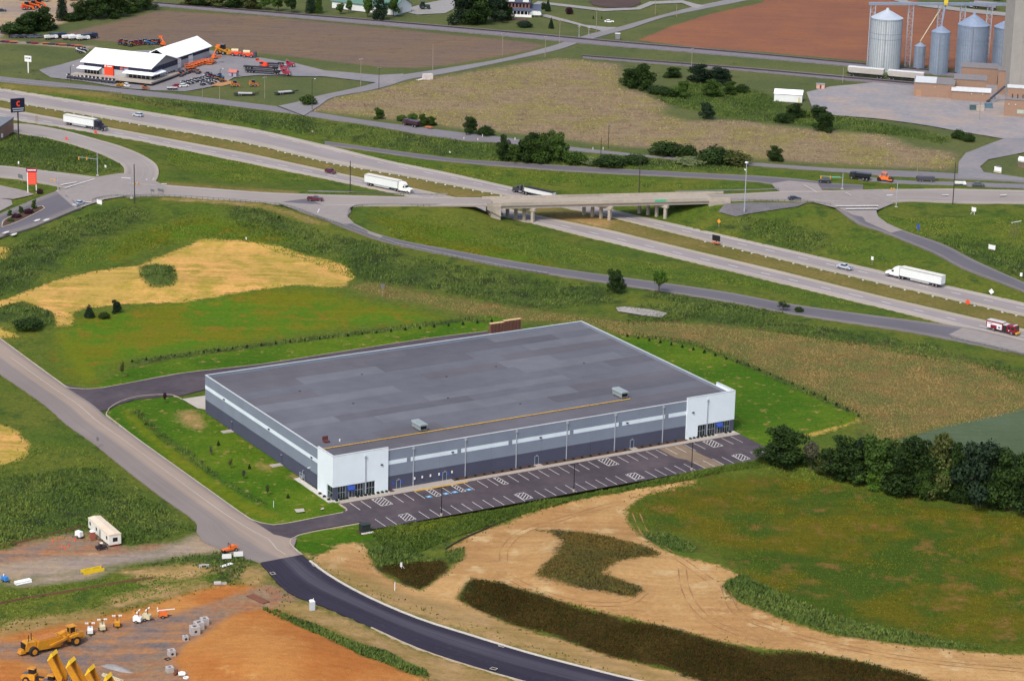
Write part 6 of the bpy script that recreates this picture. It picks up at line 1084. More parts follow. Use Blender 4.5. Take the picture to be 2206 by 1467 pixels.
obj('canopy', G().add([(.05,-3.2,2.9),(2.6,-3.2,2.9),(2.6,9,2.9),(.05,9,3.5),(.05,-3.2,2.7),(2.6,-3.2,2.7),(2.6,9,2.7),(.05,9,3.3)], [(0,1,2,3),(7,6,5,4),(0,4,5,1),(1,5,6,2),(2,6,7,3),(3,7,4,0)]), M_ROOFW, dl)
for i in range(3): w = dbox('shop_window', .005, .06, .4+i*2.6, 2.7+i*2.6, .2, 2.6, M_WGLASS)
for i in range(6): dbox('window', .0, .05, 4+i*3.2, 5.4+i*3.2, 4.0, 4.7, M_WGLASS)
for i in range(5): dbox('window', -3.5, -3.45, 28+i*6.4, 29.2+i*6.4, 3.9, 4.8, M_WGLASS)
for y in (29, 40): d0 = dbox('roller_door', -3.48, -3.38, y, y+4.2, 0, 4.0, M_SIGNW); dbox('door_rail', -3.4, -3.34, y, y+4.2, 1.9, 2.1, M_FRAME, d0)
tw = dbox('sign_tower', -22.8, -18.4, -.9, -.01, 0, 5.3, M_SIGNR); obj('sign_lettering', G().box(-21.4, -19.0, -.95, -.905, 4.3, 4.75).box(-22.6, -22.0, -.95, -.905, 4.2, 5.0), M_SIGNW, tw); dbox('fascia_sign', -15.4, -14.0, -.08, -.005, 3.5, 5.0, mat('sign_pink', S(214,120,120), .5, 0, .1, 2)); dbox('fascia_sign', -13.6, -11.2, -.08, -.005, 3.5, 4.2, mat('sign_paleblue', S(160,176,204), .5, 0, .1, 2)); dbox('fascia_sign', -13.6, -11.4, -.08, -.005, 4.4, 5.1, MATS['sign_red'])
tag(obj('sidewalk', G().box(-37, 3.5, -6.0, -.95, -.4, .35).box(.02, 3.5, -.95, 20, -.4, .35), M_WALK, None, (P1d[0], P1d[1], 3.95), aD), kind='structure')
# machines on the yard
def skid_steer(label, body, arm, px, py, rz, group=None):
    t = thing('skid_steer', label, 'loader', off(g(px, py), .1), rz, group); obj('body', cabin([(-1.3,.4),(1.0,.4),(1.0,1.0),(-1.0,1.4),(-1.3,1.0)], .7, .65), body, t); obj('cab', G().box(-.6, .7, -.55, .55, 1.0, 2.05, .12, .06), M_WGLASS, t)
    for s in (-1, 1):
        obj('lift_arm', G().bar((-1.2, s*.85, 1.6), (1.5, s*.85, .7), .22, .3), arm, t)
        for x in (-.7, .6): wheel(t, x, s*.75, .42, .3)
    obj('bucket', cabin([(1.4,.2),(2.1,.2),(1.6,.75),(1.4,.8)], .95, .9), arm, t); return t
M_GREYM = mat('machine_grey', S(70,72,84), .6, 0, .1, 2)
for i, x in enumerate((149,157,164,171,178,187,195,203,211,222,230,238,246)):
    y = 169.5+(x-149)*.118; skid_steer('white-armed skid steer in the row along the yard front', M_GREYM, M_SIGNW, x, y, aD+2.2, 'skid steers along the yard front')
def farm_tractor(label, col, px, py, rz, sc=1.0, group=None):
    t = thing('farm_tractor', label, 'tractor', off(g(px, py), .1), rz, group); obj('hood', cabin([(0,.8),(1.9,.8),(1.9,1.4),(0,1.6)], .45, .4), col, t); obj('cab', G().box(-1.3, .1, -.7, .7, 1.1, 2.4, .15, .1), M_WGLASS, t); obj('roof', G().box(-1.3, .1, -.7, .7, 2.4, 2.55), col, t); obj('frame', G().box(-1.3, 1.8, -.3, .3, .6, 1.0), M_CHASSIS, t)
    for s in (-1, 1): wheel(t, -.8, s*.9, .8, .45, col); wheel(t, 1.4, s*.75, .5, .3, col)
    t.scale = (sc,)*3; return t
def boom_lift(label, px, py, rz, col=None, up=1.0):
    col = col or M_ORNG; t = thing('boom_lift', label, 'lift', off(g(px, py), .1), rz); obj('chassis', G().box(-1.6, 1.6, -1.0, 1.0, .5, 1.1), col, t); obj('turret', G().box(-1.3, .5, -.7, .7, 1.1, 1.9), col, t); obj('boom', G().bar((-1.0, 0, 1.9), (3.4, 0, 2.2+up), .35), col, t); obj('basket', G().box(3.3, 4.2, -.8, .8, 1.9+up, 2.0+up).box(3.3, 3.36, -.8, .8, 2.0+up, 2.9+up).box(4.14, 4.2, -.8, .8, 2.0+up, 2.9+up), col, t)
    for x in (-1.1, 1.1):
        for s in (-1, 1): wheel(t, x, s*1.0, .45, .3)
    return t
def scissor(label, px, py, rz, col=None, group=None):
    col = col or M_ORNG; t = thing('scissor_lift', label, 'lift', off(g(px, py), .1), rz, group); obj('chassis', G().box(-1.2, 1.2, -.6, .6, .3, .9), col, t); obj('platform', G().box(-1.3, 1.3, -.65, .65, 1.4, 1.5), col, t); obj('guard_rail', G().box(-1.3,-1.25,-.65,.65,1.5,2.4).box(1.25,1.3,-.65,.65,1.5,2.4).box(-1.3,1.3,-.65,-.6,2.3,2.4).box(-1.3,1.3,.6,.65,2.3,2.4), col, t); obj('scissor', G().bar((-1, 0, .9), (1, 0, 1.4), .15).bar((1, 0, .9), (-1, 0, 1.4), .15), M_CHASSIS, t)
    for x in (-.9, .9):
        for s in (-1, 1): wheel(t, x, s*.6, .3, .2)
    return t
for i, (x, y) in enumerate(((405,150),(413,149),(420,146),(426,144),(433,142),(440,140),(446,139),(452,141))): scissor('orange scissor lift in the cluster by the rear wing doors', x, y, .4, None, 'orange lifts by the rear wing')
boom_lift('orange boom lift parked beside the rear wing', 463, 128, 1.2, None, 3.0); boom_lift('rust-coloured boom lift right of the scissor lifts', 458, 138, .6, MATS['rust_orange'], .5); boom_lift('orange boom lift standing behind the dealership roof', 352, 100, 2.0, None, 1.2)
t = skid_steer('large yellow wheel loader behind the rear wing corner', M_YEQ, M_YEQ, 479, 118, -.3); t.scale = (2.2,)*3
for px, py, lb in ((511,122,'left of two red sprayer trucks with cream tanks'), (536,125,'right of two red sprayer trucks with cream tanks')):
    t = thing('sprayer', lb, 'sprayer', off(g(px, py), .1), -.1); obj('body', G().box(-2.6, 2.4, -1.0, 1.0, .8, 2.0), MATS['sign_red'], t); obj('tank', G().cyl((-2.4, 0, 2.5), .8, .8, 3.2, 12, 'x'), M_CREAM, t); obj('boom', G().box(2.4, 3.6, -1.3, 1.3, .6, 2.6), M_GREYM, t)
    for x in (-1.7, 1.5):
        for s in (-1, 1): wheel(t, x, s*1.1, .7, .4)
def lowboy(label, px, py, rz, cabcol, L=11):
    t = thing('lowloader', label, 'truck', off(g(px, py), .12), rz); obj('deck', G().box(-L, 3.0, -1.25, 1.25, .8, 1.1), M_CHASSIS, t); obj('gooseneck', G().box(2.6, 5.0, -.9, .9, 1.1, 1.6), M_CHASSIS, t); tractor_unit(t, 10.2, cabcol, False)
    for s in (-1, 1):
        for x in (-L+1, -L+2.3, -L+3.6): wheel(t, x, s*1.0, .45, .5)
    return t
MR = paint('crimson', (150,30,52)); lowboy('red truck with a black lowloader nearest the grass', 580, 160.5, aD+.12, MR); lowboy('red truck with a black lowloader in the middle', 576, 152, aD+.12, MR); lowboy('red truck with a dark lowloader at the back of the yard', 588, 143, aD+.2, MR, 6)
boom_lift('bright orange telehandler standing on the middle lowloader', 571, 146, aD+3.1, MATS['sign_red'], .6)
t = thing('rental_shed', 'small shed with a red roof in the yard', 'shed', off(g(504, 165), .05), aD); obj('wall', G().box(-1.9, 1.9, -1.2, 1.2, 0, 1.9), mat('shed_grey', S(150,152,166), .8, 0, .08, 1), t); obj('roof', gable_roof(-2.1, 2.1, -1.4, 1.4, 1.9, 2.9, 'x'), mat('shed_red', S(186,110,100), .7, 0, .1, 1), t); obj('door', G().box(-.4, .4, -1.23, -1.2, .1, 1.6), M_GREYM, t)
r2 = random.Random(3); cols = [(M_SIGNW, 'white'), (M_SIGNW, 'white'), (MR, 'crimson'), (MATS['rust_orange'], 'orange')]
for i, (x, y) in enumerate(((396,185),(405,184),(413,182),(420,179),(428,178),(436,176),(443,174),(450,180),(456,183),(462,180),(438,185),(447,170),(454,168))):
    skid_steer('white and black compact loader in the cluster at the grass edge', M_GREYM, M_SIGNW, x, y, .9+.1*(i % 3), 'compact loaders at the grass edge')
for i, (x, y, c) in enumerate(((455,170,MR),(462,172,MR),(448,166,MR),(470,175,M_YEQ),(480,178,M_YEQ),(474,169,MATS['bright_blue']))): skid_steer(['crimson compact loader, left of three behind the cluster', 'crimson compact loader, right of three behind the cluster', 'crimson compact loader, rearmost of three behind the cluster', 'yellow compact loader beside the dirt patch', 'second yellow compact loader beside the dirt patch', 'blue compact loader behind the yellow ones'][i], M_GREYM, c, x, y, .7)
for i, (x, y) in enumerate(((352,171),(358,169),(364,167),(370,165),(376,163),(337,175),(343,174))): skid_steer('dull red mini machine in the row along the dealership side', MATS['rust_orange'], MR, x, y, 1.9, 'red mini machines beside the dealership')
for i, (x, y) in enumerate(((226,162),(234,163),(242,165),(250,166.5),(262,168),(268,169))): farm_tractor('small red tractor displayed on the dealership walk', MR, x, y, 2.6, .7, 'tractors on the dealership walk')
car('white car parked at the yard front', MATS['paint_white'], off(g(272, 188), .1), aD+2.5, True); t = skid_steer('orange-yellow machine beside the white parked car', M_YEQ, M_YEQ, 259, 188, 2.4); t = skid_steer('low red implement at the yard edge near the road', MATS['rust_orange'], MATS['rust_orange'], 313, 194, .1)
car('crimson car at the lower end of the compact loaders', MR, off(g(384, 189), .1), .6); car('white car between the crimson car and the loaders', MATS['paint_white'], off(g(396, 188.5), .1), .6); t = thing('flat_trailer', 'small black flat trailer at the grass edge of the yard', 'trailer', off(g(372, 195), .1), .2); obj('deck', G().box(-2.2, 2.2, -.9, .9, .5, .7), M_CHASSIS, t); obj('rail', G().box(-2.2, 2.2, .85, .9, .7, 1.1), M_SIGNW, t)
for s in (-1, 1): wheel(t, 0, s*.95, .35, .2)
patch('dirt_patch', [(470,176),(490,175),(508,177),(495,183),(478,187),(455,186)], mat('tan_dirt_patch', H(196,148,104), .95, 0, .1, .6, coord='pos'), .1, 4)
for px, py, lb in ((506,188,'left of two yellow tracked machines on the dealership grass'), (546,187,'right of two yellow tracked machines on the dealership grass')): skid_steer(lb, M_YEQ, MATS['rust_orange'], px, py, .1).scale = (1.3,)*3
for px, py, a0, lb in ((529,207,.05,'long dark trailer carrying a pale beam on the dealership grass'), (615,204,.5,'slanted dark trailer with a pale deck on the dealership grass')):
    t = thing('gooseneck_trailer', lb, 'trailer', off(g(px, py), .05), a0); obj('deck', G().box(-4.8, 4.0, -1.2, 1.2, .6, .9), M_CHASSIS, t); obj('load', G().box(-3.0, 3.0, -.8, .8, .9, 1.3), mat('pale_deck', S(188,190,190), .6, 0, .1, 1), t); obj('neck', G().bar((4.0, 0, .9), (6.0, 0, 1.2), .4), M_CHASSIS, t)
    for s in (-1, 1):
        for x in (-2.6, -1.6): wheel(t, x, s*1.0, .4, .3)
for i, (x, y, c) in enumerate(((262,97,MR),(272,99,MATS['rust_orange']),(283,101,M_YEQ),(293,99,MR),(303,98,MR),(313,97,M_SIGNW),(322,98,MATS['bright_blue']),(331,97,M_ORNG),(341,97,MR))): skid_steer('machine in the mixed row behind the dealership, ' + (ORD[i] if i == 0 else ORD[i]+' from the left'), M_GREYM, c, x, y, .4+.3*(i % 3)).scale = (1.2,)*3
for i, (x, y) in enumerate(((412,158),(420,157),(428,160),(404,160),(396,163),(390,166))): skid_steer('small orange and grey machine on the open yard between the lifts and loaders', M_GREYM, M_ORNG, x, y, 1.0+.2*i, 'small machines on the open yard')
for i, (x, y) in enumerate(((170,113),(176,116),(182,112))): skid_steer('white implement beside the left gable of the dealership', M_GREYM, M_SIGNW, x, y, .5*i, 'implements at the left gable')
# vehicles on the lane behind
for i, (px, py, c, lb) in enumerate(((112,86,MATS['paint_white'],'first white van on the lane behind the field, next to a dark truck'),(150,86,MATS['paint_white'],'white van in the middle of the lane behind the field'),(164,87,MATS['paint_white'],'white pickup-like van right of the middle van'),(181,88,MATS['paint_white'],'white truck with an orange box at the lane end'))): dump_truck(lb, c, off(g(px, py), .05), .6).scale = (.8,)*3
dump_truck('dark blue box truck between the white vans', MATS['paint_navy'], off(g(127, 84), .05), .4); dump_truck('dark blue truck at the right end of the lane', MATS['paint_navy'], off(g(195, 85), .05), .7)
for i, x in enumerate((30,38,46,54,62,70,78,86)): car('dark car in the row along the lane at the top left', MATS['paint_slate' if i % 2 else 'paint_nearblack'], off(g(x, 82+(i % 3)*.5), .05), .3)['group'] = 'cars along the top left lane'
for i, x in enumerate((4,12,20,30,66,76,100,112,128,136,152,162,170)): t = thing('farm_implement', 'low dark implement in the row on the grass edge at the top left', 'implement', off(g(x, 91+i*.9), .05), .1, 'implements on the grass edge'); obj('frame', G().box(-1.8, 1.8, -.7, .7, .3, .8), (MATS['rust_orange'], M_GREYM, MR)[i % 3], t); obj('tine', G().box(-1.5, 1.5, -.9, -.7, 0, .5), M_CHASSIS, t)
for i, (px, py) in enumerate(((58,2),(76,3),(90,4))): dump_truck('white lorry in the line at the top left edge, ' + ('leftmost', 'middle', 'rightmost')[i], MATS['paint_white'], off(g(px, py), .05), -.1)
for px, py, lb in ((58,22,'left of the orange diggers behind the thicket'), (72,19,'middle of the orange diggers behind the thicket'), (84,16,'right of the orange diggers behind the thicket')): skid_steer(lb, MATS['sign_red'], M_ORNG, px, py, .3).scale = (1.9,)*3
for px, py, lb in ((146,0,'left of two red machines at the top edge'), (160,2,'right of two red machines at the top edge')): skid_steer(lb, MR, MATS['sign_red'], px, py, .3).scale = (1.9,)*3
car('dark blue car at the top left edge', MATS['paint_navy'], off(g(4, 26), .05), .3)
# ---------------------------------------------------------------- grain mill
zS = 4.85; M_CORR = mat('corrugated_steel', S(214,222,228), .3, .45, .08, .8); M_CORD = mat('weathered_corrugated_steel', S(150,164,184), .42, .3, .1, .8, S(122,136,158), .6); M_TAN = mat('tan_block_wall', S(152,124,106), .9, 0, .06, .8); M_TANR = mat('grey_flat_roof', S(150,145,146,.7), .9, 0, .08, .5); M_TOWER = mat('tower_concrete', S(158,154,148), .9, 0, .08, .25)
M_RIB = mat('bin_stiffener', S(140,154,170), .4, .3, .05, 1)
def silo(label, px, py, dia, h, ha_, m, nr):
    p = at(px, py, zS); t = thing('grain_silo', label, 'silo', (p[0], p[1]+dia*.4, zS), 0, None); r = dia/2; wallg = G(); n = 48
    wallg.cyl((0, 0, 0), r, r, h, n); w = obj('wall', wallg, m, t, smooth=False); obj('roof', G().cyl((0, 0, h), r*1.03, r*.08, ha_-h, 32), m, t); obj('roof_cap', G().cyl((0, 0, ha_), r*.1, r*.08, .7, 10), m, t)
    for i in range(nr): a0 = 2*math.pi*i/nr; obj('stiffener', G().bar((r*1.008*math.cos(a0), r*1.008*math.sin(a0), .1), (r*1.008*math.cos(a0), r*1.008*math.sin(a0), h-.1), .14), M_RIB, w)
    for zz in (h*.72, h*.62, h*.97): obj('wind_ring', G().cyl((0, 0, zz), r*1.02, r*1.02, .14, 40), M_RIB, w)
    q = G(); a0 = -1.75
    for s in (-.25, .25): q.bar((r*1.03*math.cos(a0)+s, r*1.03*math.sin(a0), 0), (r*1.03*math.cos(a0)+s, r*1.03*math.sin(a0), h), .07)
    for i in range(int(h/.8)): q.box(r*1.03*math.cos(a0)-.25, r*1.03*math.cos(a0)+.25, r*1.03*math.sin(a0)-.03, r*1.03*math.sin(a0)+.03, i*.8, i*.8+.06)
    obj('ladder', q, M_RIM, t)['kind'] = 'stuff'; return t
silo('tallest bright steel grain silo at the left end', 1908, 158, 14.2, 24.3, 28.0, M_CORR, 40); silo('smallest steel silo standing between larger ones', 1981, 153, 5.0, 11.0, 12.6, M_CORD, 16); silo('narrow weathered silo left of the two broad ones', 2024, 164, 8.4, 19.5, 22.2, M_CORD, 24); silo('broad weathered silo third from the tower', 2095, 166, 13.9, 22.8, 27.4, M_CORD, 40); silo('broad weathered silo partly hidden by the concrete tower', 2176, 168, 15.0, 22.0, 26.0, M_CORD, 40)
pa_, pb_ = at(1872, 152, zS), at(2215, 178, zS); t = thing('conveyor_bridge', 'overhead grain conveyor running across the silo tops', 'conveyor', (pa_[0], pa_[1]+6, zS)); dv = np.array((pb_[0]-pa_[0], 8.0, 0)); Lc = np.linalg.norm(dv); dv /= Lc; zc = 29.6
obj('conveyor_tube', G().bar(tuple(dv*-1+(0, 0, zc)), tuple(dv*Lc*1.1+(0, 0, zc)), 1.3, 1.1), M_CORD, t); wk = obj('walkway', G().bar(tuple(dv*-1+(0, -1.0, zc-.5)), tuple(dv*Lc*1.1+(0, -1.0, zc-.5)), .9, .1), M_RIM, t); obj('handrail', G().bar(tuple(dv*-1+(0, -1.4, zc+.5)), tuple(dv*Lc*1.1+(0, -1.4, zc+.5)), .06).bar(tuple(dv*-1+(0, -1.4, zc)), tuple(dv*Lc*1.1+(0, -1.4, zc)), .06), M_RIM, wk)
for k in (0.015, .27, .47, .62, .8):
    c = dv*Lc*k; q = G()
    for sx in (-1.1, 1.1):
        for sy in (-1.1, 1.1): q.bar((c[0]+sx, c[1]+sy, 0), (c[0]+sx, c[1]+sy, zc-.6), .2)
    for j in range(10):
        z0 = j*zc/10.4
        for sy in (-1.1, 1.1): q.bar((c[0]-1.1, c[1]+sy, z0), (c[0]+1.1, c[1]+sy, z0+zc/10.4), .09).bar((c[0]-1.1, c[1]+sy, z0), (c[0]+1.1, c[1]+sy, z0), .09)
        for sx in (-1.1, 1.1): q.bar((c[0]+sx, c[1]-1.1, z0), (c[0]+sx, c[1]+1.1, z0+zc/10.4), .09)
    obj('lattice_tower', q, M_SPOUT, t)
s2 = at(1981, 153, zS)-np.array((pa_[0], pa_[1]+6, zS)); s3 = at(2024, 164, zS)-np.array((pa_[0], pa_[1]+6, zS)); obj('chute', G().tube([(s2[0], s2[1]+2, 13.2), tuple(dv*Lc*.47+(0, 0, zc-2))], .22), M_CREAM, t); obj('chute', G().tube([(s3[0], s3[1]+3.4, 22.5), tuple(dv*Lc*.5+(0, 0, zc-1))], .35), M_CORD, t); obj('head_house', G().box(dv[0]*Lc*.5-.9, dv[0]*Lc*.5+.9, dv[1]*Lc*.5-1.2, dv[1]*Lc*.5-.6, zc-.6, zc+2), mat('hazard_yellow', S(224,196,60), .6, 0, .06, 1), t)
pt = at(2172, 212, zS); tw = thing('concrete_tower', 'tall windowless concrete mill tower at the right edge', 'tower', (pt[0], pt[1], zS), .1)
for i in range(4): obj('tower_bay', G().box(i*5.0+.04, i*5.0+4.96, .05*(i % 2), 14, 0, 46), M_TOWER, tw)
obj('tower_base', G().box(-.3, 20.2, -.4, -.05, 0, 6), M_TOWER, tw)
def mill(label, px, py, w, d, h, roof_dz=.3, rz=-.18, par=True):
    p = at(px, py, zS); t = thing('mill_building', label, 'building', (p[0], p[1], zS), rz, None); obj('wall', G().box(0, w, 0, d, -.2, h), M_TAN, t); obj('roof', G().box(-.2, w+.2, -.2, d+.2, h, h+roof_dz), M_TANR, t); return t
t = mill('tan block mill wing with a pale roof facing the gravel yard', 1968, 209, 17.5, 15, 6.0); obj('roof_panel', G().box(.3, 9.5, .3, 14.6, 6.31, 6.42), mat('pale_roof', S(200,202,202), .8, 0, .06, .6), t); obj('door', G().box(1.2, 3.4, -.05, -.005, 0, 3.0), mat('tan_door', S(168,132,104), .8, 0, .06, 1), t); obj('wall_light', G().box(9.0, 9.3, -.2, -.005, 4.6, 4.8), M_HEAD, t)
t = mill('tan mill wing between the pale-roofed wing and the tower', 2054, 204, 14, 12, 6.6); mill('tan mill hall behind with a flat grey roof', 2070, 182, 16, 12, 7.5); mill('tall narrow tan mill block beside the concrete tower', 2148, 205, 6, 10, 10.5); mill('small tan block on the upper level by the silos', 2156, 176, 8, 8, 8)
t = mill('low tan shed with a sloping pale roof and two lamps', 2050, 217, 16.5, 4.5, 4.0); obj('lean_roof', G().add([(-.3,-.4,4.1),(16.8,-.4,4.1),(16.8,4.6,5.0),(-.3,4.6,5.0),(-.3,-.4,4.35),(16.8,-.4,4.35),(16.8,4.6,5.25),(-.3,4.6,5.25)], [(0,3,2,1),(4,5,6,7),(0,1,5,4),(1,2,6,5),(2,3,7,6),(3,0,4,7)]), MATS['pale_roof'], t)
for x in (8.5, 13.2): obj('wall_lamp', G().box(x-.2, x+.2, -.4, -.005, 3.2, 3.5), M_HEAD, t)
t = mill('tan mill building with vents at the right edge below the tower', 2163, 251, 14, 12, 7.0); obj('upper_wall', G().box(.8, 14, 6, 12, 7.31, 11), M_TAN, t); obj('upper_roof', G().box(.6, 14, 5.8, 12.2, 11, 11.3), MATS['pale_roof'], t)
for i in range(2):
    for j in range(2): obj('round_vent', G().cyl((9.3+i*1.4, -.08, 1.6+j*1.4), .45, .45, .08, 12, 'y'), M_DARK, t)
for i in range(4): obj('roof_vent', G().cyl((3+i*2.2, 3.5, 7.3), .18, .18, 1.6, 8), M_BLACK, t)
obj('window', G().box(5.4, 8.2, -.06, -.005, 1.4, 3.0), mat('pale_window', S(170,184,170), .3, 0, .05, 1), t)
for x in (1.8, 4.6): obj('wall_lamp', G().box(x-.2, x+.2, -.4, -.005, 5.0, 5.3), M_HEAD, t)
t = thing('grain_elevator_leg', 'dark inclined conveyor leaning at the foot of the tower', 'conveyor', off(at(2135, 222, zS)), .3); obj('trough', G().bar((-2, 0, .2), (7, 1.5, 6.5), .8, .6), M_GREYM, t); obj('support', G().bar((2.2, .6, 0), (2.2, .6, 3.2), .2), M_GREYM, t); obj('hopper', G().box(-.5, 2.0, -1, 1, .1, 1.4, .3, .2), M_RIM, t)
for px, py, lb in ((1866,168,'left of two pale hopper rail cars at the siding'), (1952,176,'right of two pale hopper rail cars at the siding')):
    p = at(px, py, 5.1); t = thing('hopper_rail_car', lb, 'rail car', (p[0], p[1], 5.2), hdg((1825,166), (2000,182))); m = mat('rail_car_grey', S(188,184,176), .8, 0, .12, .6, S(150,140,132), .7)
    obj('body', cabin([(-7.6,1.8),(7.6,1.8),(8.2,2.6),(8.2,4.3),(-8.2,4.3),(-8.2,2.6)], 1.2, 1.5), m, t); obj('roof', G().box(-8.2, 8.2, -1.5, 1.5, 4.3, 4.5, .1, .4), MATS['pale_roof'], t); obj('underframe', G().box(-8.4, 8.4, -.6, .6, .9, 1.3), M_CHASSIS, t); obj('end_platform', G().box(-8.8, -8.2, -1.3, 1.3, 1.2, 1.4).box(8.2, 8.8, -1.3, 1.3, 1.2, 1.4), M_CHASSIS, t)
    for x in (-4.5, 0, 4.5): obj('hopper_chute', G().box(x-1.2, x+1.2, -1.0, 1.0, .7, 1.8, -.5, -.2), M_CHASSIS, t)
    for x in (-7.2, -5.4, 5.4, 7.2):
        for s in (-1, 1): wheel(t, x, s*.75, .45, .14)
p = g(1668, 219); a0 = hdg((1668, 219), (1735, 223)); t = thing('white_shed', 'white metal shed with a gabled roof beside the gravel yard', 'shed', off(p), a0); Ls = np.linalg.norm((g(1668, 219)-g(1727, 224))[:2]); obj('wall', G().box(0, Ls, 0, 6, -.2, 3.4), M_TWHITE, t); obj('roof', gable_roof(-.2, Ls+.2, -.3, 6.3, 3.4, 4.9, 'x', .15), M_ROOFW, t); obj('gable', G().add([(Ls,0,3.4),(Ls,6,3.4),(Ls,3,4.8)], [(0,1,2)]).add([(0,0,3.4),(0,6,3.4),(0,3,4.8)], [(0,2,1)]), M_TWHITE, t); obj('door', G().box(Ls-1.6, Ls-.6, -.04, -.003, 0, 2.2), M_CREAM, t); obj('garage_door', G().box(Ls+.005, Ls+.05, 1.2, 4.8, 0, 2.8), M_FRAME, t)
t = thing('pump_house', 'small pinkish block hut on the grass by the yard', 'hut', off(g(1768, 192)), -.1); obj('wall', G().box(-1.8, 1.8, -1, 1, 0, 2.0), mat('pink_block', S(206,164,146), .9, 0, .08, 1), t); obj('roof', G().box(-1.95, 1.95, -1.15, 1.15, 2.0, 2.2), M_RIM, t); obj('door', G().box(-.3, .4, -1.03, -1.0, .1, 1.7), MATS['rusty_brown'], t)
for px, py, c, lb in ((2098,238,mat('teal_bin', S(72,96,98), .7, 0, .08, 1),'dark teal container on the mill yard'), (2130,234,mat('blue_bin', S(92,122,138), .7, 0, .08, 1),'blue-grey upright container on the mill yard'), (2112,240,M_APRON,'pale concrete block row on the mill yard')): t = thing('container', lb, 'container', off(g(px, py), .1), .1); obj('box', G().box(-1.6, 1.6, -.8, .8, 0, 1.8), c, t); obj('lid', G().box(-1.7, 1.7, -.9, .9, 1.8, 1.95), c, t)
p = at(2110, 20, 5.3); t = thing('grain_truck', 'teal-cabbed grain truck passing behind the silos', 'truck', (p[0], p[1], 5.35), hdg((2140, 26), (2080, 20))); tractor_unit(t, 8.0, paint('teal', (36,96,116)), False); obj('grain_box', cabin([(-9,1.3),(2.6,1.3),(2.8,3.8),(-9.2,3.8)], 1.15, 1.3), mat('grain_grey', S(150,140,146), .8, 0, .08, 1), t); obj('frame', G().box(-8.6, 2.6, -.4, .4, .8, 1.3), M_CHASSIS, t)
for s in (-1, 1):
    for x in (-8, -6.7): wheel(t, x, s*.95, .52, .5)
for i, (px, py) in enumerate(((2098,2),(2150,3),(2185,6))): car('dark car parked at the top right edge, ' + ('leftmost', 'middle', 'rightmost')[i], MATS['paint_nearblack' if i != 2 else 'paint_slate'], off(g(px, py), .1), .2)
# ---------------------------------------------------------------- farm at the top
p = g(716, 22); a0 = hdg((716, 20), (810, 31)); Lb = np.linalg.norm((g(716, 20)-g(858, 34))[:2]); t = thing('barn', 'long white barn with a green roof at the top edge', 'barn', off(g(716, 20), -.1), a0); obj('wall', G().box(0, Lb, 0, 16, 0, 4.2), M_TWHITE, t); obj('plinth', G().box(-.03, Lb+.03, -.05, 16.03, -.2, .5), M_GREYM, t); obj('roof', gable_roof(-.5, Lb+.5, -.6, 16.6, 4.2, 8.4, 'x'), mat('green_metal_roof', S(92,124,112), .6, .1, .06, .8), t); obj('gable', G().add([(Lb,0,4.2),(Lb,16,4.2),(Lb,8,8.2)], [(0,1,2)]), M_TWHITE, t); obj('barn_door', G().box(Lb+.03, Lb+.1, 3, 7, 0, 3.6), M_FRAME, t)
farm_tractor('dark farm tractor on the barn forecourt', mat('dark_green_paint', S(52,74,66), .6, 0, .1, 2), 915, 21, .2, 1.5)
M_SHING = mat('blue_grey_shingle', S(74,84,102), .85, 0, .12, 1.5); t = thing('farmhouse', 'old farmhouse with blue-grey roofs and a white porch', 'house', off(g(1122, 36)), -.12)
obj('wall', G().box(-6.5, 4.5, 0, 9, 0, 7.0), mat('red_brick', S(128,92,88), .9, 0, .15, 2), t); r = obj('roof', gable_roof(-7.0, 5.0, -.6, 9.6, 7.0, 11.0, 'x'), M_SHING, t); obj('chimney', G().box(-4, -3, 4, 5, 9.5, 12.5), MATS['red_brick'], r); obj('wing', G().box(4.5, 9.5, 1.5, 8, 0, 3.2), M_TWHITE, t); obj('wing_roof', gable_roof(4.4, 10.0, 1.0, 8.5, 3.2, 5.6, 'x'), M_SHING, t)
for x in (-4.6, 2.6): dg = obj('dormer', G().box(x-1.5, x+1.5, -.4, 3, 7.0, 8.6), M_TWHITE, r); obj('dormer_roof', gable_roof(x-1.7, x+1.7, -.6, 4, 8.6, 10.4, 'y'), M_SHING, dg)
for i in range(6): obj('window', G().box(-5.9+i*1.75, -5.0+i*1.75, -.06, -.005, 4.4, 6.2), M_WGLASS, t)
po = obj('porch_roof', G().add([(-7.5,-3,3.1),(6,-3,3.1),(5.2,0,4.0),(-6.7,0,4.0),(-7.5,-3,2.9),(6,-3,2.9),(5.2,0,3.8),(-6.7,0,3.8)], [(0,1,2,3),(7,6,5,4),(0,4,5,1),(1,5,6,2),(2,6,7,3),(3,7,4,0)]), M_SHING, t)
for i in range(8): obj('porch_post', G().box(-7.1+i*1.82, -6.85+i*1.82, -2.9, -2.65, 0, 2.95), M_SIGNW, po)
obj('porch_rail', G().box(-7.1, 5.7, -2.85, -2.75, .5, 1.3), M_SIGNW, po); obj('porch_floor', G().box(-7.3, 5.8, -3, 0, 0, .5), M_SIGNW, po)
for i in range(5): obj('window', G().box(-6.0+i*2.1, -4.8+i*2.1, -.06, -.005, .9, 2.6), M_WGLASS, t)
t = thing('camper', 'white boat-shaped camper parked beside the farmhouse', 'camper', off(g(1153, 37)), .1); obj('body', cabin([(-3,.8),(3,.8),(3.2,1.6),(2.6,2.5),(-2.8,2.5)], 1.1, .95), M_TWHITE, t); obj('underframe', G().box(-2.6, 2.6, -.5, .5, .4, .8), MATS['rusty_brown'], t)
for s in (-1, 1): wheel(t, -.2, s*.95, .36, .22)
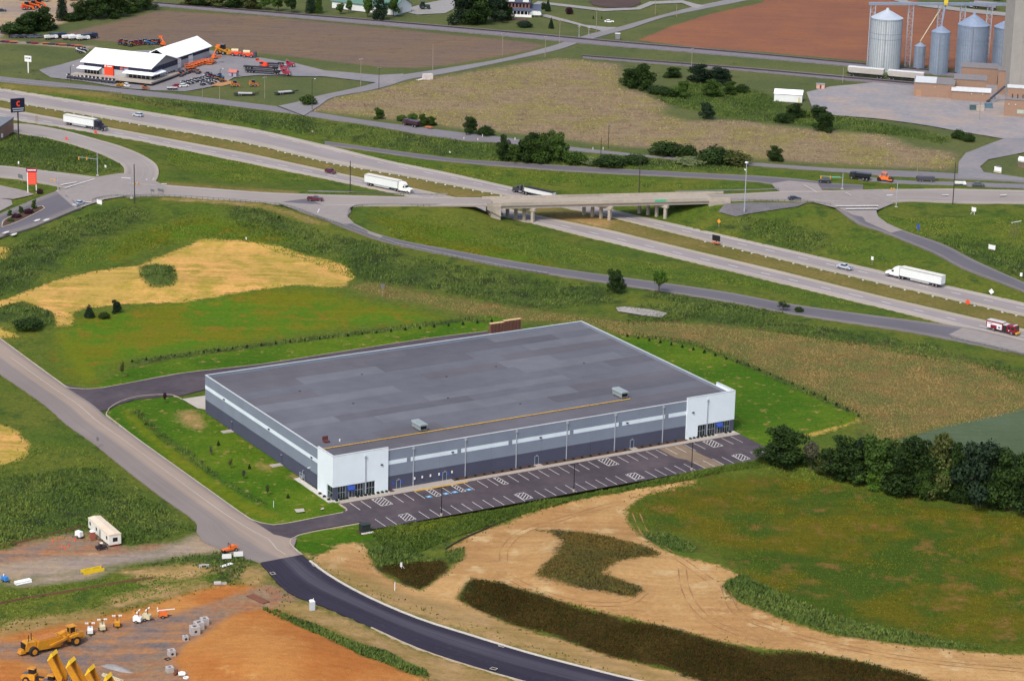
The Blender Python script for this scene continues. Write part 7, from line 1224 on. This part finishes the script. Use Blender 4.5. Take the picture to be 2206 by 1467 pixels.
car('black and white car on the farmhouse lawn', MATS['paint_white'], off(g(1313, 50)), .1); t = thing('flower_bed', 'dark red flower bed along the farmhouse porch', 'flower bed', off(g(1112, 44), .05), -.1); obj('bed', G().box(-7, 6, -1.4, 1.4, -.2, .3, .2, .2), mat('flower_red', S(102,62,72), .95, 0, .25, 3), t)
# ---------------------------------------------------------------- poles, signals, signs
M_POLE = mat('pole_timber', S(150,136,122), .9, 0, .15, 3); M_POLED = mat('pole_dark', S(62,56,56), .8, 0, .1, 2); M_SIGNAL = mat('signal_yellow', S(222,150,50), .5, 0, .06, 2); M_SIGBK = mat('sign_back', S(118,120,122), .5, .3, .08, 2)
ROADP = dict(l='beside the railway', )
def pole(px, base, top, label, dark=False, arm=True, lamp=False, r=.14):
    p = g(px, base); h = hpx((px, base), top); m = M_POLED if dark else M_POLE; t = thing('utility_pole' if not lamp else 'lamp_post', label, 'pole' if not lamp else 'lamp post', off(p, -.1), HD+1.57, None); obj('pole', G().cyl((0, 0, 0), r, r*.7, h, 8), m, t)
    if arm: a0 = obj('crossarm', G().box(-1.1, 1.1, -.07, .07, h-.7, h-.55), m, t); [obj('insulator', G().cyl((x, 0, h-.55), .06, .04, .25, 6), M_SIGNW, a0) for x in (-1, -.45, .45, 1)]
    if lamp: obj('lamp_arm', G().bar((0, 0, h-.1), (1.6, 0, h+.1), .1), m, t); obj('lamp_head', G().box(1.3, 2.1, -.18, .18, h, h+.18), M_SIGNW, t)
for a in ((933,152,96,'tall bare pole at the bend of the country road',0,0,0),(1083,124,70,'utility pole between the brown field and the country road'),(778,187,126,'double-armed pole where the yard drive meets the country road'),(817,193,145,'dark pole just right of the yard drive mouth',1),(673,238,172,'pole with a lamp at the country road junction',1,0,1),(571,214,165,'braced pole on the dealership grass'),(437,213,185,'left of two poles at the yard edge',0,0),(474,215,188,'right of two poles at the yard edge',0,0),(1000,270,214,'pale pole in the stubble field near its lower edge',0,0),(1005,292,248,'dark pole by the frontage road bushes',1,0),(1175,125,78,'short pole by the crossing left of the rails'),(1206,94,42,'utility pole on the lawn left of the level crossing'),(1285,72,20,'utility pole on the lawn above the level crossing'),(1412,34,-6,'left of two poles along the upper country road'),(1458,38,4,'right of two poles along the upper country road'),(1490,157,104,'utility pole between the two rail tracks'),(1311,322,268,'dark pole above the frontage road bend',1),(1295,336,296,'short dark pole below the frontage road bend',1,0),(1912,358,308,'pole with a box in the stubble field at right'),(1976,382,340,'thin pole beside the right end of the frontage road',0,0),(1816,180,146,'low pole at the siding end',0,0),(62,60,40,'small pole in the top left thicket',1,0),(153,176,143,'dark lamp post at the yard front',1,0,1),(475,170,150,'lamp post inside the dealership yard',1,0,1),(2110,260,222,'thin white flagpole on the mill yard',0,0)): pole(*a)
for a in ((291,440,354,'tall dark lamp pole at the left crossing corner',1,0),(755,418,347,'tall dark lamp pole between highway and overpass road',1,0),(1377,420,344,'tall dark lamp pole behind the middle of the bridge',1,0),(2053,441,349,'tall dark lamp pole at the far right of the overpass road',1,0)): pole(*a, r=.2)
p = g(1604, 459); h = hpx((1604, 459), 352); t = thing('lamp_mast', 'pale steel lamp mast on the stone slope right of the bridge', 'lamp post', off(p, -.1), HD); obj('mast', G().cyl((0, 0, 0), .22, .14, h, 10), M_SPOUT, t); obj('lamp_head', G().box(-.5, .5, -.4, .4, h, h+.5), M_SIGNW, t); obj('bracket', G().box(-.8, .1, -.1, .1, h-2.6, h-2.2), M_SIGNW, t)
def signal(px, base, top, arm_px, label, sign=False):
    p = g(px, base); h = hpx((px, base), top); q = g(arm_px, base); L = np.linalg.norm((q-p)[:2]); a0 = math.atan2(q[1]-p[1], q[0]-p[0]); t = thing('traffic_signal', label, 'traffic light', off(p, -.05), a0); obj('mast', G().cyl((0, 0, 0), .16, .12, h, 8), M_SPOUT, t); obj('arm', G().bar((0, 0, h*.72), (L, 0, h*.82), .14), M_SPOUT, t); obj('base', G().box(-.5, .5, -.5, .5, -.1, .25), M_APRON, t)
    for k in (.55, .97): s = obj('signal_head', G().box(L*k-.18, L*k+.18, -.18, .18, h*.8-.9, h*.8+.1), M_SIGNAL, t); [obj('lens', G().cyl((L*k, -.2, h*.8-.7+.3*i), .09, .09, .03, 8, 'y'), M_BLACK, s) for i in range(3)]
    if sign: obj('street_sign', G().box(L*.1, L*.5, -.05, .05, h*.8-.5, h*.8-.05), M_GSIGN, t)
signal(211, 379, 330, 170, 'traffic signal mast with two yellow heads at the left crossing'); signal(1815, 408, 374, 1766, 'traffic signal mast with a green street sign', True); signal(126, 413, 380, 112, 'short signal mast at the grass corner of the left crossing'); signal(1931, 447, 396, 1918, 'grey signal mast at the right crossing corner'); signal(284, 428, 385, 300, 'signal mast at the near side of the left crossing')
def sign(px, base, top, w, h, label, m=None, rz=None, two=False, diamond=False, cat='sign', name='road_sign'):
    p = g(px, base); H = hpx((px, base), top); t = thing(name, label, cat, off(p, -.1), (HD if rz is None else rz), None)
    if diamond: obj('panel', G().add([(0,-.03,H-h),(w/2,-.03,H-h/2),(0,-.03,H),(-w/2,-.03,H-h/2),(0,.03,H-h),(w/2,.03,H-h/2),(0,.03,H),(-w/2,.03,H-h/2)], [(0,1,2,3),(7,6,5,4),(0,4,5,1),(1,5,6,2),(2,6,7,3),(3,7,4,0)]), m or M_SIGNW, t)
    else: obj('panel', G().box(-w/2, w/2, -.04, .04, H-h, H), m or M_SIGNW, t)
    for x in ((-w*.35, w*.35) if two else (0,)): obj('post', G().box(x-.06, x+.06, .045, .14, 0, H-.05), M_POLE if not diamond else M_SPOUT, t)
    return t
sign(45, 397, 376, 2.4, 1.4, 'grey road sign back beside the red price sign', M_SIGBK, None, True); sign(329, 423, 408, 1.8, .8, 'left of two grey guide signs at the left crossing', M_SIGBK, None, True); sign(347, 422, 407, 3.0, 1.0, 'right of two grey guide signs at the left crossing', M_SIGBK, None, True); sign(80, 270, 250, 1.6, 1.8, 'brown sign on the highway shoulder below the pylon', M_POLE, None, True)
sign(215, 441, 431, 2.6, 1.5, 'white board on the bank at the left crossing', None, None, True); sign(1879, 572, 553, .9, 1.2, 'small white sign beside the upper carriageway ahead of the semi'); sign(2136, 634, 622, 2.0, 2.0, 'white diamond sign behind the white semi', None, None, False, True); sign(1549, 489, 472, 1.6, 1.7, 'yellow diamond warning sign right of the bridge', M_SIGNAL, None, False, True); sign(2085, 658, 645, 2.0, 1.9, 'bright orange diamond sign in the right median', M_HAZ, None, False, True); sign(2137, 541, 528, 2.6, 1.6, 'white sign in the shrubs right of the slip road', None, None, True); sign(1978, 502, 483, .9, 2.0, 'blue sign beside the right slip road', M_SIGNB); sign(2200, 600, 588, .9, 1.2, 'small white sign at the far right slip road'); sign(228, 362, 356, .9, .9, 'small white sign at the left slip road'); sign(41, 362, 348, .7, .9, 'small white square sign left of the pylon bank'); sign(144, 302, 296, 1.2, 1.2, 'small red sign on the left slip road verge', MATS['sign_red']); sign(207, 287, 282, 1.6, 1.0, 'orange sign on the grass below the black cab', M_HAZ); sign(825, 640, 612, 1.6, 1.2, 'grey drain marker on sand above the lawn', M_SIGBK); sign(531, 517, 511, .5, .9, 'tiny white marker at the straw edge'); sign(211, 964, 941, .8, 1.0, 'small grey street sign at the left verge of the drive', M_SIGBK); sign(970, 330, 327, .6, .6, 'tiny white marker on the bank above the highway'); sign(674, 288, 281, .9, .9, 'small sign on the highway shoulder near the slip road', M_POLE)
t = thing('speed_trailer', 'white folding sign on legs on the right grass', 'sign', off(g(2098, 462)), HD); obj('panel', G().box(-.9, .9, -.05, .05, 1.0, 2.4), M_SIGNW, t)
for x, y in ((-.8, -.8), (.8, -.8), (0, .8)): obj('leg', G().bar((x, y, 0), (0, 0, 1.2), .1), M_SIGNW, t)
t = thing('timber_rack', 'tall grey timber frame on the grass at the far right', 'frame', off(g(2184, 512)), HD)
for i in range(4): obj('post', G().bar((-1.5+i, 0, 0), (-1.2+i*1.1, .4, 6.6-.3*i), .16), M_TIMB, t)
obj('brace', G().bar((-1.2, 0, 5.0), (2.4, .4, 6.2), .14), M_SIGNW, t)
t = thing('entrance_sign', 'white double-panel sign on the right island', 'sign', off(g(2150, 373)), HD); obj('panel', G().box(-1.5, 1.5, -.1, .1, .6, 2.2), M_SIGNW, t); obj('cap', G().box(-1.0, 1.2, -.12, .12, 2.2, 2.7), M_SIGBK, t); obj('base', G().box(-1.6, 1.6, -.3, .3, -.1, .6), M_APRON, t)
t = thing('propane_tank', 'white tank at the right picture edge on a stone base', 'tank', off(g(2203, 362)), HD); obj('tank', G().cyl((-1.5, 0, 3.0), 1.2, 1.2, 4, 14, 'x'), M_SIGNW, t); obj('base', G().box(-1.5, 2.5, -1, 1, 0, 1.9), M_TIMB, t)
# pylon sign with the red emblem
p = g(41, 305); h = hpx((41, 305), 212); k = mpp((41, 305)); t = thing('pylon_sign', 'dark pylon sign with a red emblem above white lettering', 'sign', off(p, -.2), .5); obj('pole', G().cyl((0, 0, 0), .3, .3, h-3, 10), M_POLED, t); b = obj('sign_box', G().box(-2.7, 2.7, -.5, .5, h-5.4, h), mat('sign_navy', S(30,28,52), .5, 0, .05, 1), t)
q = G()
for i in range(13):
    a0 = math.radians(50+i*260/12); a1 = math.radians(50+(i+1)*260/12)
    if i < 12: q.add([(.25+r*math.cos(a)*.8, -.56, h-2.0+r*math.sin(a)) for r, a in ((.55, a0), (1.15, a0), (1.15, a1), (.55, a1))], [(0, 1, 2, 3)])
obj('red_emblem', q, MATS['sign_red'], b)
for z0, w in ((h-4.1, 2.3), (h-4.9, 2.1)): obj('white_lettering', G().box(-w, w, -.54, -.505, z0, z0+.4), mat('sign_grey_text', S(168,178,190), .5, 0, .2, 4), b)
# red price sign
p = g(70, 416); h = hpx((70, 416), 363); t = thing('price_sign', 'tall red price sign with white lines of text on two posts', 'sign', off(p, -.1), .05)
for x in (-1.5, 1.5): obj('post', G().box(x-.15, x+.15, -.15, .15, 0, h-.6), M_SIGNW, t)
b = obj('sign_header', G().box(-1.9, 1.9, -.25, .25, h-1.3, h), mat('dark_red', S(150,44,66), .5, 0, .05, 1), t); obj('header_text', G().box(-1.5, 1.6, -.28, -.255, h-.8, h-.4), M_SIGNW, b); b = obj('price_panel', G().box(-1.3, 1.7, -.2, .2, h-5.9, h-1.35), MATS['sign_red'], t)
for i in range(6): obj('price_row', G().box(-1.0, 1.4, -.23, -.205, h-2.1-i*.7, h-1.75-i*.7), mat('price_pink', S(240,110,96), .5, 0, .15, 4), b)
p = g(62, 158); h = hpx((62, 158), 121); t = thing('dealer_sign', 'white dealership sign with dark letters on two posts', 'sign', off(p, -.1), aD); obj('panel', G().box(-1.7, 1.7, -.15, .15, h-2.6, h), M_SIGNW, t); obj('letters', G().box(-1.3, .2, -.18, -.155, h-1.2, h-.8), M_GREYM, t); obj('letters', G().box(.4, 1.3, -.18, -.155, h-1.3, h-.7), M_GREYM, t); obj('post', G().box(-.25, .25, -.12, .12, 0, h-2.6), M_SIGNW, t)
# brick building at the left edge
p = g(-2, 305); t = thing('brick_building', 'tan brick building corner with a flat grey roof at the left edge', 'building', off(p, -.2), HD+.55); obj('wall', G().box(-30, 0, 0, 20, 0, 5.2), mat('tan_brick', S(150,116,100), .9, 0, .15, 2), t); obj('roof', G().box(-30.2, .2, -.2, 20.2, 5.2, 5.7), mat('roof_dark_grey', S(116,120,124), .8, 0, .08, 1), t); obj('utility_box', G().box(.05, .6, 3, 4, 1.0, 2.4), M_SIGNW, t)
t = thing('plastic_shelter', 'clear plastic sheeted frame beside the country road', 'shelter', off(g(922, 172)), .4); obj('frame', G().box(-2.2, 2.2, -1.2, 1.2, 0, 2.4, .1, .1), mat('plastic_sheet', S(206,196,190), .4, 0, .15, 2), t); obj('loose_sheet', G().add([(-2.2,-1.2,.3),(-5,-2,.1),(-6,-1,.2),(-2.2,1.2,.4)], [(0,1,2,3)]), MATS['plastic_sheet'], t)
t = thing('signal_cabinet', 'pale railway signal cabinet beside the level crossing', 'cabinet', off(g(1331, 87)), .05); obj('box', G().box(-1.1, 1.1, -.7, .7, .2, 3.0), M_RIM, t); obj('roof', G().box(-1.25, 1.25, -.85, .85, 3.0, 3.15), M_SIGNW, t)
for px, b_, tp, lb in ((1248,82,55,'left crossing signal with a white crossbuck'), (1269,80,58,'right crossing signal with a white crossbuck')):
    p = g(px, b_); h = hpx((px, b_), tp); t = thing('crossing_signal', lb, 'signal', off(p), 0); obj('mast', G().cyl((0, 0, 0), .12, .12, h, 8), M_SPOUT, t); obj('crossbuck', G().bar((-.7, 0, h-.9), (.7, 0, h-.1), .2, .05).bar((-.7, .03, h-.1), (.7, .03, h-.9), .2, .05), M_SIGNW, t); obj('lamp_pair', G().cyl((-.4, -.1, h-1.6), .18, .18, .15, 8, 'y').cyl((.4, -.1, h-1.6), .18, .18, .15, 8, 'y'), M_REDD, t); obj('cabinet', G().box(-.4, .4, -.3, .3, 0, 1.2), M_RIM, t)
o = obj('island_kerb', G(), M_KERB); bpy.data.objects.remove(o)
patch('planted_island', [(5,488),(14,474),(60,455),(90,446),(96,450),(40,476),(10,490)], M_MULCH, .25, 3)
kerb('kerb', smooth_px([(5,489),(12,474),(60,454),(92,445),(97,450),(42,478),(5,491)], 2.0), .35, .25)
for i, (px, py) in enumerate(((1000,302),(1030,305),(1040,296),(1110,303),(1278,324),(1300,324))): t = thing('verge_post', 'short white verge post along the frontage road', 'post', off(g(px, py)), 0, 'verge posts'); obj('post', G().box(-.1, .1, -.05, .05, 0, 1.1), M_SIGNW, t)
# painted arrows and stop lines at the crossings
def paint_px(poly, z, m=None): tag(obj('road_marking', G().add([tuple(at(x, y, z)) for x, y in poly], [tuple(range(len(poly)))]), m or M_WHITE), kind='structure')
for x, y in ((72,477),(92,476),(5,503),(22,507),(150,424),(168,446)): paint_px([(x, y), (x+8, y-4), (x+16, y-5), (x+14, y-2), (x+6, y+1)], 4.4)
for a, b in (((132,398),(166,392)),((140,405),(205,385)),((262,383),(282,384)),((315,386),(318,387)),((180,434),(198,436)),((300,400),(322,393)),((345,396),(360,396))): paint_px([a, b, (b[0], b[1]+1.6), (a[0], a[1]+1.6)], 5.2)
for a, b in (((1800,444),(1892,443)),((1822,450),(1890,449)),((1690,424),(1704,432)),((1822,415),(1834,421)),((688,450),(684,458)),((1732,398),(1760,414))): paint_px([a, b, (b[0]+1.5, b[1]+1.8), (a[0]+1.5, a[1]+1.8)], 5.75 if a[0] != 688 else 6.1)
for x in (1910, 2030, 2155, 400, 530): paint_px([(x, 421 if x > 1000 else 411+.02*x), (x+14, 420 if x > 1000 else 411+.02*x), (x+14, 421.5 if x > 1000 else 412.5+.02*x), (x, 422.5 if x > 1000 else 412.5+.02*x)], 5.3)

# silt fences and the cable barrier of the median
def silt_fence(px, label, h, m):
    c = crom(np.array([g(*q) for q in px]), 2.0); o = c[0].copy(); t = thing('silt_fence', label, 'fence', tuple(o)); f = G(); st = G()
    for i in range(len(c)-1):
        a, b = c[i]-o, c[i+1]-o; f.add([tuple(a-(0, 0, .1)), tuple(b-(0, 0, .1)), tuple(b+(0, .04, h)), tuple(a+(0, .04, h*.95)), tuple(a+(0, .06, -.1)), tuple(b+(0, .06, -.1)), tuple(b+(0, .1, h)), tuple(a+(0, .1, h*.95))], [(0,1,2,3),(7,6,5,4),(3,2,6,7)]); st.box(a[0]-.04, a[0]+.04, a[1]+.06, a[1]+.14, a[2]-.1, a[2]+h+.15)
    obj('fabric', f, m, t); obj('stake', st, M_TIMB, t)['kind'] = 'stuff'
silt_fence([(-20,1306),(60,1290),(150,1276),(240,1260),(330,1247)], 'brown silt fence along the green ditch at lower left', .6, mat('brown_fabric', S(112,84,58), .9, 0, .15, 2)); silt_fence([(960,1185),(1000,1162),(1050,1140),(1090,1122),(1115,1112)], 'dark silt fence between the long grass and the dirt track', .5, mat('dark_fabric', S(62,58,50), .9, 0, .15, 2)); silt_fence([(-20,1180),(50,1168),(110,1152),(180,1136)], 'brown silt fence behind the gravel pad', .5, MATS['brown_fabric'])
P = WS['highway_upper']; c = crom(np.array([P[i, 3:]+(P[i, 3:]-P[i, :3])/np.linalg.norm(P[i, 3:]-P[i, :3])*1.6 for i in range(len(P))]), 3.4); t = thing('cable_barrier', 'cable barrier with pale footings along the median of the highway', 'barrier', tuple(c[0])); so, ps, cb = G(), G(), G(); o = c[0].copy()
for i, q in enumerate(c):
    if under_bridge(q[0], q[1]): continue
    z = Z(q[0], q[1]); x, y = q[0]-o[0], q[1]-o[1]; zz = max(z, q[2]-.3)-o[2]; so.cyl((x, y, zz-.2), .42, .36, .3, 8); ps.box(x-.05, x+.05, y-.05, y+.05, zz, zz+.85)
    if i+1 < len(c):
        n = c[i+1]-o; zn = max(Z(c[i+1][0], c[i+1][1]), c[i+1][2]-.3)-o[2]
        for h in (.5, .65, .8): cb.bar((x, y, zz+h), (n[0], n[1], zn+h), .03)
obj('footing', so, M_STONE, t)['kind'] = 'stuff'; obj('post', ps, M_SPOUT, t)['kind'] = 'stuff'; obj('cable', cb, M_SPOUT, t)['kind'] = 'stuff'
# ---------------------------------------------------------------- rough grass, weeds and clods: uncountable cover
def in_polys(polys, n, rs):
    out = []
    area = []
    for poly in polys: x, y = poly[:, 0], poly[:, 1]; area.append(abs(np.dot(x, np.roll(y, 1))-np.dot(y, np.roll(x, 1)))/2)
    tot = sum(area)
    for poly, a in zip(polys, area):
        k = int(n*a/tot)+1; got = 0
        x0, x1, y0, y1 = max(poly[:, 0].min(), -330), min(poly[:, 0].max(), 330), max(poly[:, 1].min(), 480), min(poly[:, 1].max(), 1480)
        while got < k:
            X = rs.uniform(x0, x1, k*3); Y = rs.uniform(y0, y1, k*3); m = sdf(poly, X, Y) > -.3; X, Y = X[m][:k-got], Y[m][:k-got]; out.append(np.column_stack([X, Y])); got += max(len(X), 1)
    return np.vstack(out)
PAVED = [np.vstack([P[:, :2], P[::-1, 3:5]]) for P in WS.values()]+[np.array([p[:2] for p in lotpoly]), np.array([wl(-1, 4)[:2], wl(WL+1, 4)[:2], wl(WL+1, -WD-1)[:2], wl(-1, -WD-1)[:2]])]
def thin(pts, polys, rs, w=2.0):
    d = np.full(len(pts), -9.0)
    for q in polys: d = np.maximum(d, sdf(q, pts[:, 0], pts[:, 1]))
    return pts[rs.random(len(pts)) < np.clip(d/w, .08, 1)]
def tufts(name, label, pts, h, w, m, seed, blades=4, cat='grass'):
    rs = np.random.default_rng(seed); keep = np.ones(len(pts), bool)
    for q in PAVED:
        x0, y0 = q.min(0)-1; x1, y1 = q.max(0)+1; b = (pts[:, 0] > x0) & (pts[:, 0] < x1) & (pts[:, 1] > y0) & (pts[:, 1] < y1)
        if b.any(): keep[np.where(b)[0][sdf(q, pts[b, 0], pts[b, 1]) > -.4]] = False
    pts = pts[keep]; n = len(pts); gz = bil(GZ[6:-6, 6:-6], GX0, GY0, GD, pts[:, 0], pts[:, 1]); V = []
    cl = .55+.9*(.5+.5*np.sin(pts[:, 0]*.21+np.sin(pts[:, 1]*.13)*2)*np.cos(pts[:, 1]*.17))
    for k in range(blades):
        a = rs.uniform(0, 6.28, n); hh = rs.uniform(*h, n)*cl; ww = rs.uniform(*w, n); lean = rs.uniform(.1, .5, n)*hh; dx, dy = np.cos(a), np.sin(a)
        V.append(np.stack([np.column_stack([pts[:, 0]-dy*ww, pts[:, 1]+dx*ww, gz-.05]), np.column_stack([pts[:, 0]+dy*ww, pts[:, 1]-dx*ww, gz-.05]), np.column_stack([pts[:, 0]+dx*lean, pts[:, 1]+dy*lean, gz+hh])], 1))
    V = np.concatenate(V).reshape(-1, 3).astype(np.float32); k = len(V)//3; me = bpy.data.meshes.new(name); me.vertices.add(len(V)); me.vertices.foreach_set('co', V.ravel()); me.loops.add(len(V)); me.loops.foreach_set('vertex_index', np.arange(len(V), dtype=np.int32)); me.polygons.add(k); me.polygons.foreach_set('loop_start', np.arange(0, len(V), 3, dtype=np.int32)); me.polygons.foreach_set('loop_total', np.full(k, 3, np.int32)); me.update(calc_edges=True)
    tag(obj(name, me, m), label, cat, None, 'stuff')
def weed_mat(name, *cs, k=1.25):
    m = bpy.data.materials.new('weeds_'+name); m.use_nodes = True; t = m.node_tree; b = t.nodes['Principled BSDF']; b.inputs['Roughness'].default_value = .9; b.inputs['Specular IOR Level'].default_value = .05
    pos = nd(t, 'ShaderNodeNewGeometry').outputs['Position']; n1 = noise(t, pos, .07, 3); n2 = noise(t, pos, .9, 2); c = mixc(t, S(*cs[0], k), S(*cs[1], k), rng(t, n1, .4, .6)); c = mixc(t, c, S(*cs[2], k), rng(t, n2, .5, .66)); t.links.new(c, b.inputs['Base Color']); return m
rs = np.random.default_rng(21); pz = lambda *ps: [np.array([g(*p) for p in q]) for q in ps]
tufts('bank_weeds', 'rough dark green weeds covering the road banks', np.vstack([in_polys(ZW['bank'], 36000, rs), in_polys(ZW['bank3'], 5500, rs)]), (.2, .85), (.1, .34), weed_mat('bank', (74,94,44), (96,112,54), (54,66,38), k=1.35), 1)
tufts('slope_weeds', 'dark brown weeds on the steep bank above the new road', thin(in_polys(ZW['brown'], 24000, rs), ZW['brown'], rs), (.15, .5), (.06, .2), weed_mat('brown', (64,52,24), (78,64,32), (46,52,24), k=1.2), 2)
tufts('mound_weeds', 'brownish weeds on the mound inside the dirt track', thin(in_polys(ZW['isle'], 10000, rs), ZW['isle'], rs), (.15, .55), (.06, .2), weed_mat('isle', (98,84,42), (84,80,44), (62,56,34), k=1.55), 3)
tufts('dry_grass', 'tall dry grass in the field right of the warehouse', in_polys(ZW['dry'], 17000, rs), (.12, .38), (.1, .3), weed_mat('dry', (134,116,74), (108,106,64), (112,100,62), k=1.65), 4)
tufts('field_grass', 'uneven grass of the olive fields', np.vstack([in_polys(ZW['olive'], 20000, rs), in_polys(ZW['lime'][1:], 8000, rs)]), (.08, .3), (.1, .3), weed_mat('olive', (104,102,30), (76,96,32), (64,88,38), k=1.35), 5)
berm = pz([(800,1150),(880,1124),(1000,1098),(1150,1070),(1260,1048),(1400,1022),(1560,994),(1640,985),(1660,1005),(1560,1016),(1440,1042),(1280,1068),(1130,1107),(1000,1150),(900,1190),(830,1178)])
tufts('berm_grass', 'long grass on the bank below the car park', in_polys(berm, 15000, rs), (.25, .75), (.07, .24), weed_mat('berm', (76,96,38), (92,108,44), (58,76,34)), 6)
mids = pz([(440,450),(740,540),(760,600),(540,520),(400,520),(150,580),(60,620),(200,520)], [(800,460),(1000,470),(1150,500),(1300,550),(1600,600),(1850,660),(1600,620),(1100,550),(850,510)], [(0,1010),(140,930),(200,980),(330,1080),(420,1140),(300,1170),(60,1160),(0,1180)], [(0,1275),(200,1250),(420,1230),(500,1240),(420,1262),(200,1310),(0,1350)], [(1700,980),(1900,1060),(1640,1020)], [(1560,500),(1800,540),(2100,615),(1850,540),(1700,470)], [(370,300),(700,385),(500,395),(360,350)], [(1900,470),(2206,470),(2206,560),(2000,520)], [(780,340),(1100,395),(1600,405),(1300,380),(1000,360)])
tufts('verge_grass', 'ordinary green grass of verges and meadows', in_polys(mids, 34000, rs), (.1, .4), (.1, .34), weed_mat('verge', (92,112,44), (108,120,52), (70,94,42), k=1.35), 7)
tufts('stubble_weeds', 'sparse stubble and weeds in the upper field', in_polys(ZW['stubble'], 9000, rs), (.12, .45), (.15, .5), weed_mat('stubble', (140,124,98), (144,136,86), (108,98,72), k=1.4), 8)
edge = []
for k in ('tan', 'straw', 'orange'):
    for poly in ZW[k]:
        for a, b in zip(poly, np.roll(poly, -1, 0)):
            L = np.linalg.norm((b-a)[:2]); q = int(L*1.2); tt = rs.random(q); edge.append(a[:2]+(b-a)[:2]*tt[:, None]+rs.normal(size=(q, 2))*1.1)
tufts('edge_weeds', 'scattered weeds along the edges of bare ground', np.vstack(edge), (.12, .45), (.08, .28), weed_mat('edge', (86,98,42), (104,104,52), (64,78,36)), 9)
# wheel ruts in the bare earth
M_RUT = mat('rut_earth', H(172,128,86), .95, 0, .2, 1.2, coord='pos')
def rut(px, w=.35):
    c = crom(np.array([g(*p) for p in px]), 1.5)
    for s in (-.95, .95):
        q = G(); V = []; n = len(c)
        for i in range(n):
            d = (c[min(i+1, n-1)]-c[max(i-1, 0)])[:2]; d /= np.linalg.norm(d)+1e-6; nn = np.array((-d[1], d[0])); k = w*(.6+.5*math.sin(i*.9))
            for e in (s-k/2, s+k/2): x, y = c[i][:2]+nn*e; V.append((x, y, Z(x, y)+.05))
        q.add(V, [(2*i, 2*i+1, 2*i+3, 2*i+2) for i in range(n-1)]); o = tag(obj('wheel_rut', q, M_RUT), kind='structure')
        if o.data.polygons[0].normal.z < 0: o.data.flip_normals()
for r_ in ([(1470,1225),(1478,1270),(1500,1310),(1545,1345),(1640,1380)],[(1390,1275),(1350,1300),(1250,1298),(1150,1270),(1080,1235)],[(1085,1210),(1090,1180),(1130,1145),(1220,1115),(1330,1085)],[(1560,1260),(1590,1320),(1700,1365),(1850,1400),(2000,1425),(2206,1445)],[(1370,1105),(1400,1160),(1480,1215),(1530,1250)]): rut(r_)
make_land()
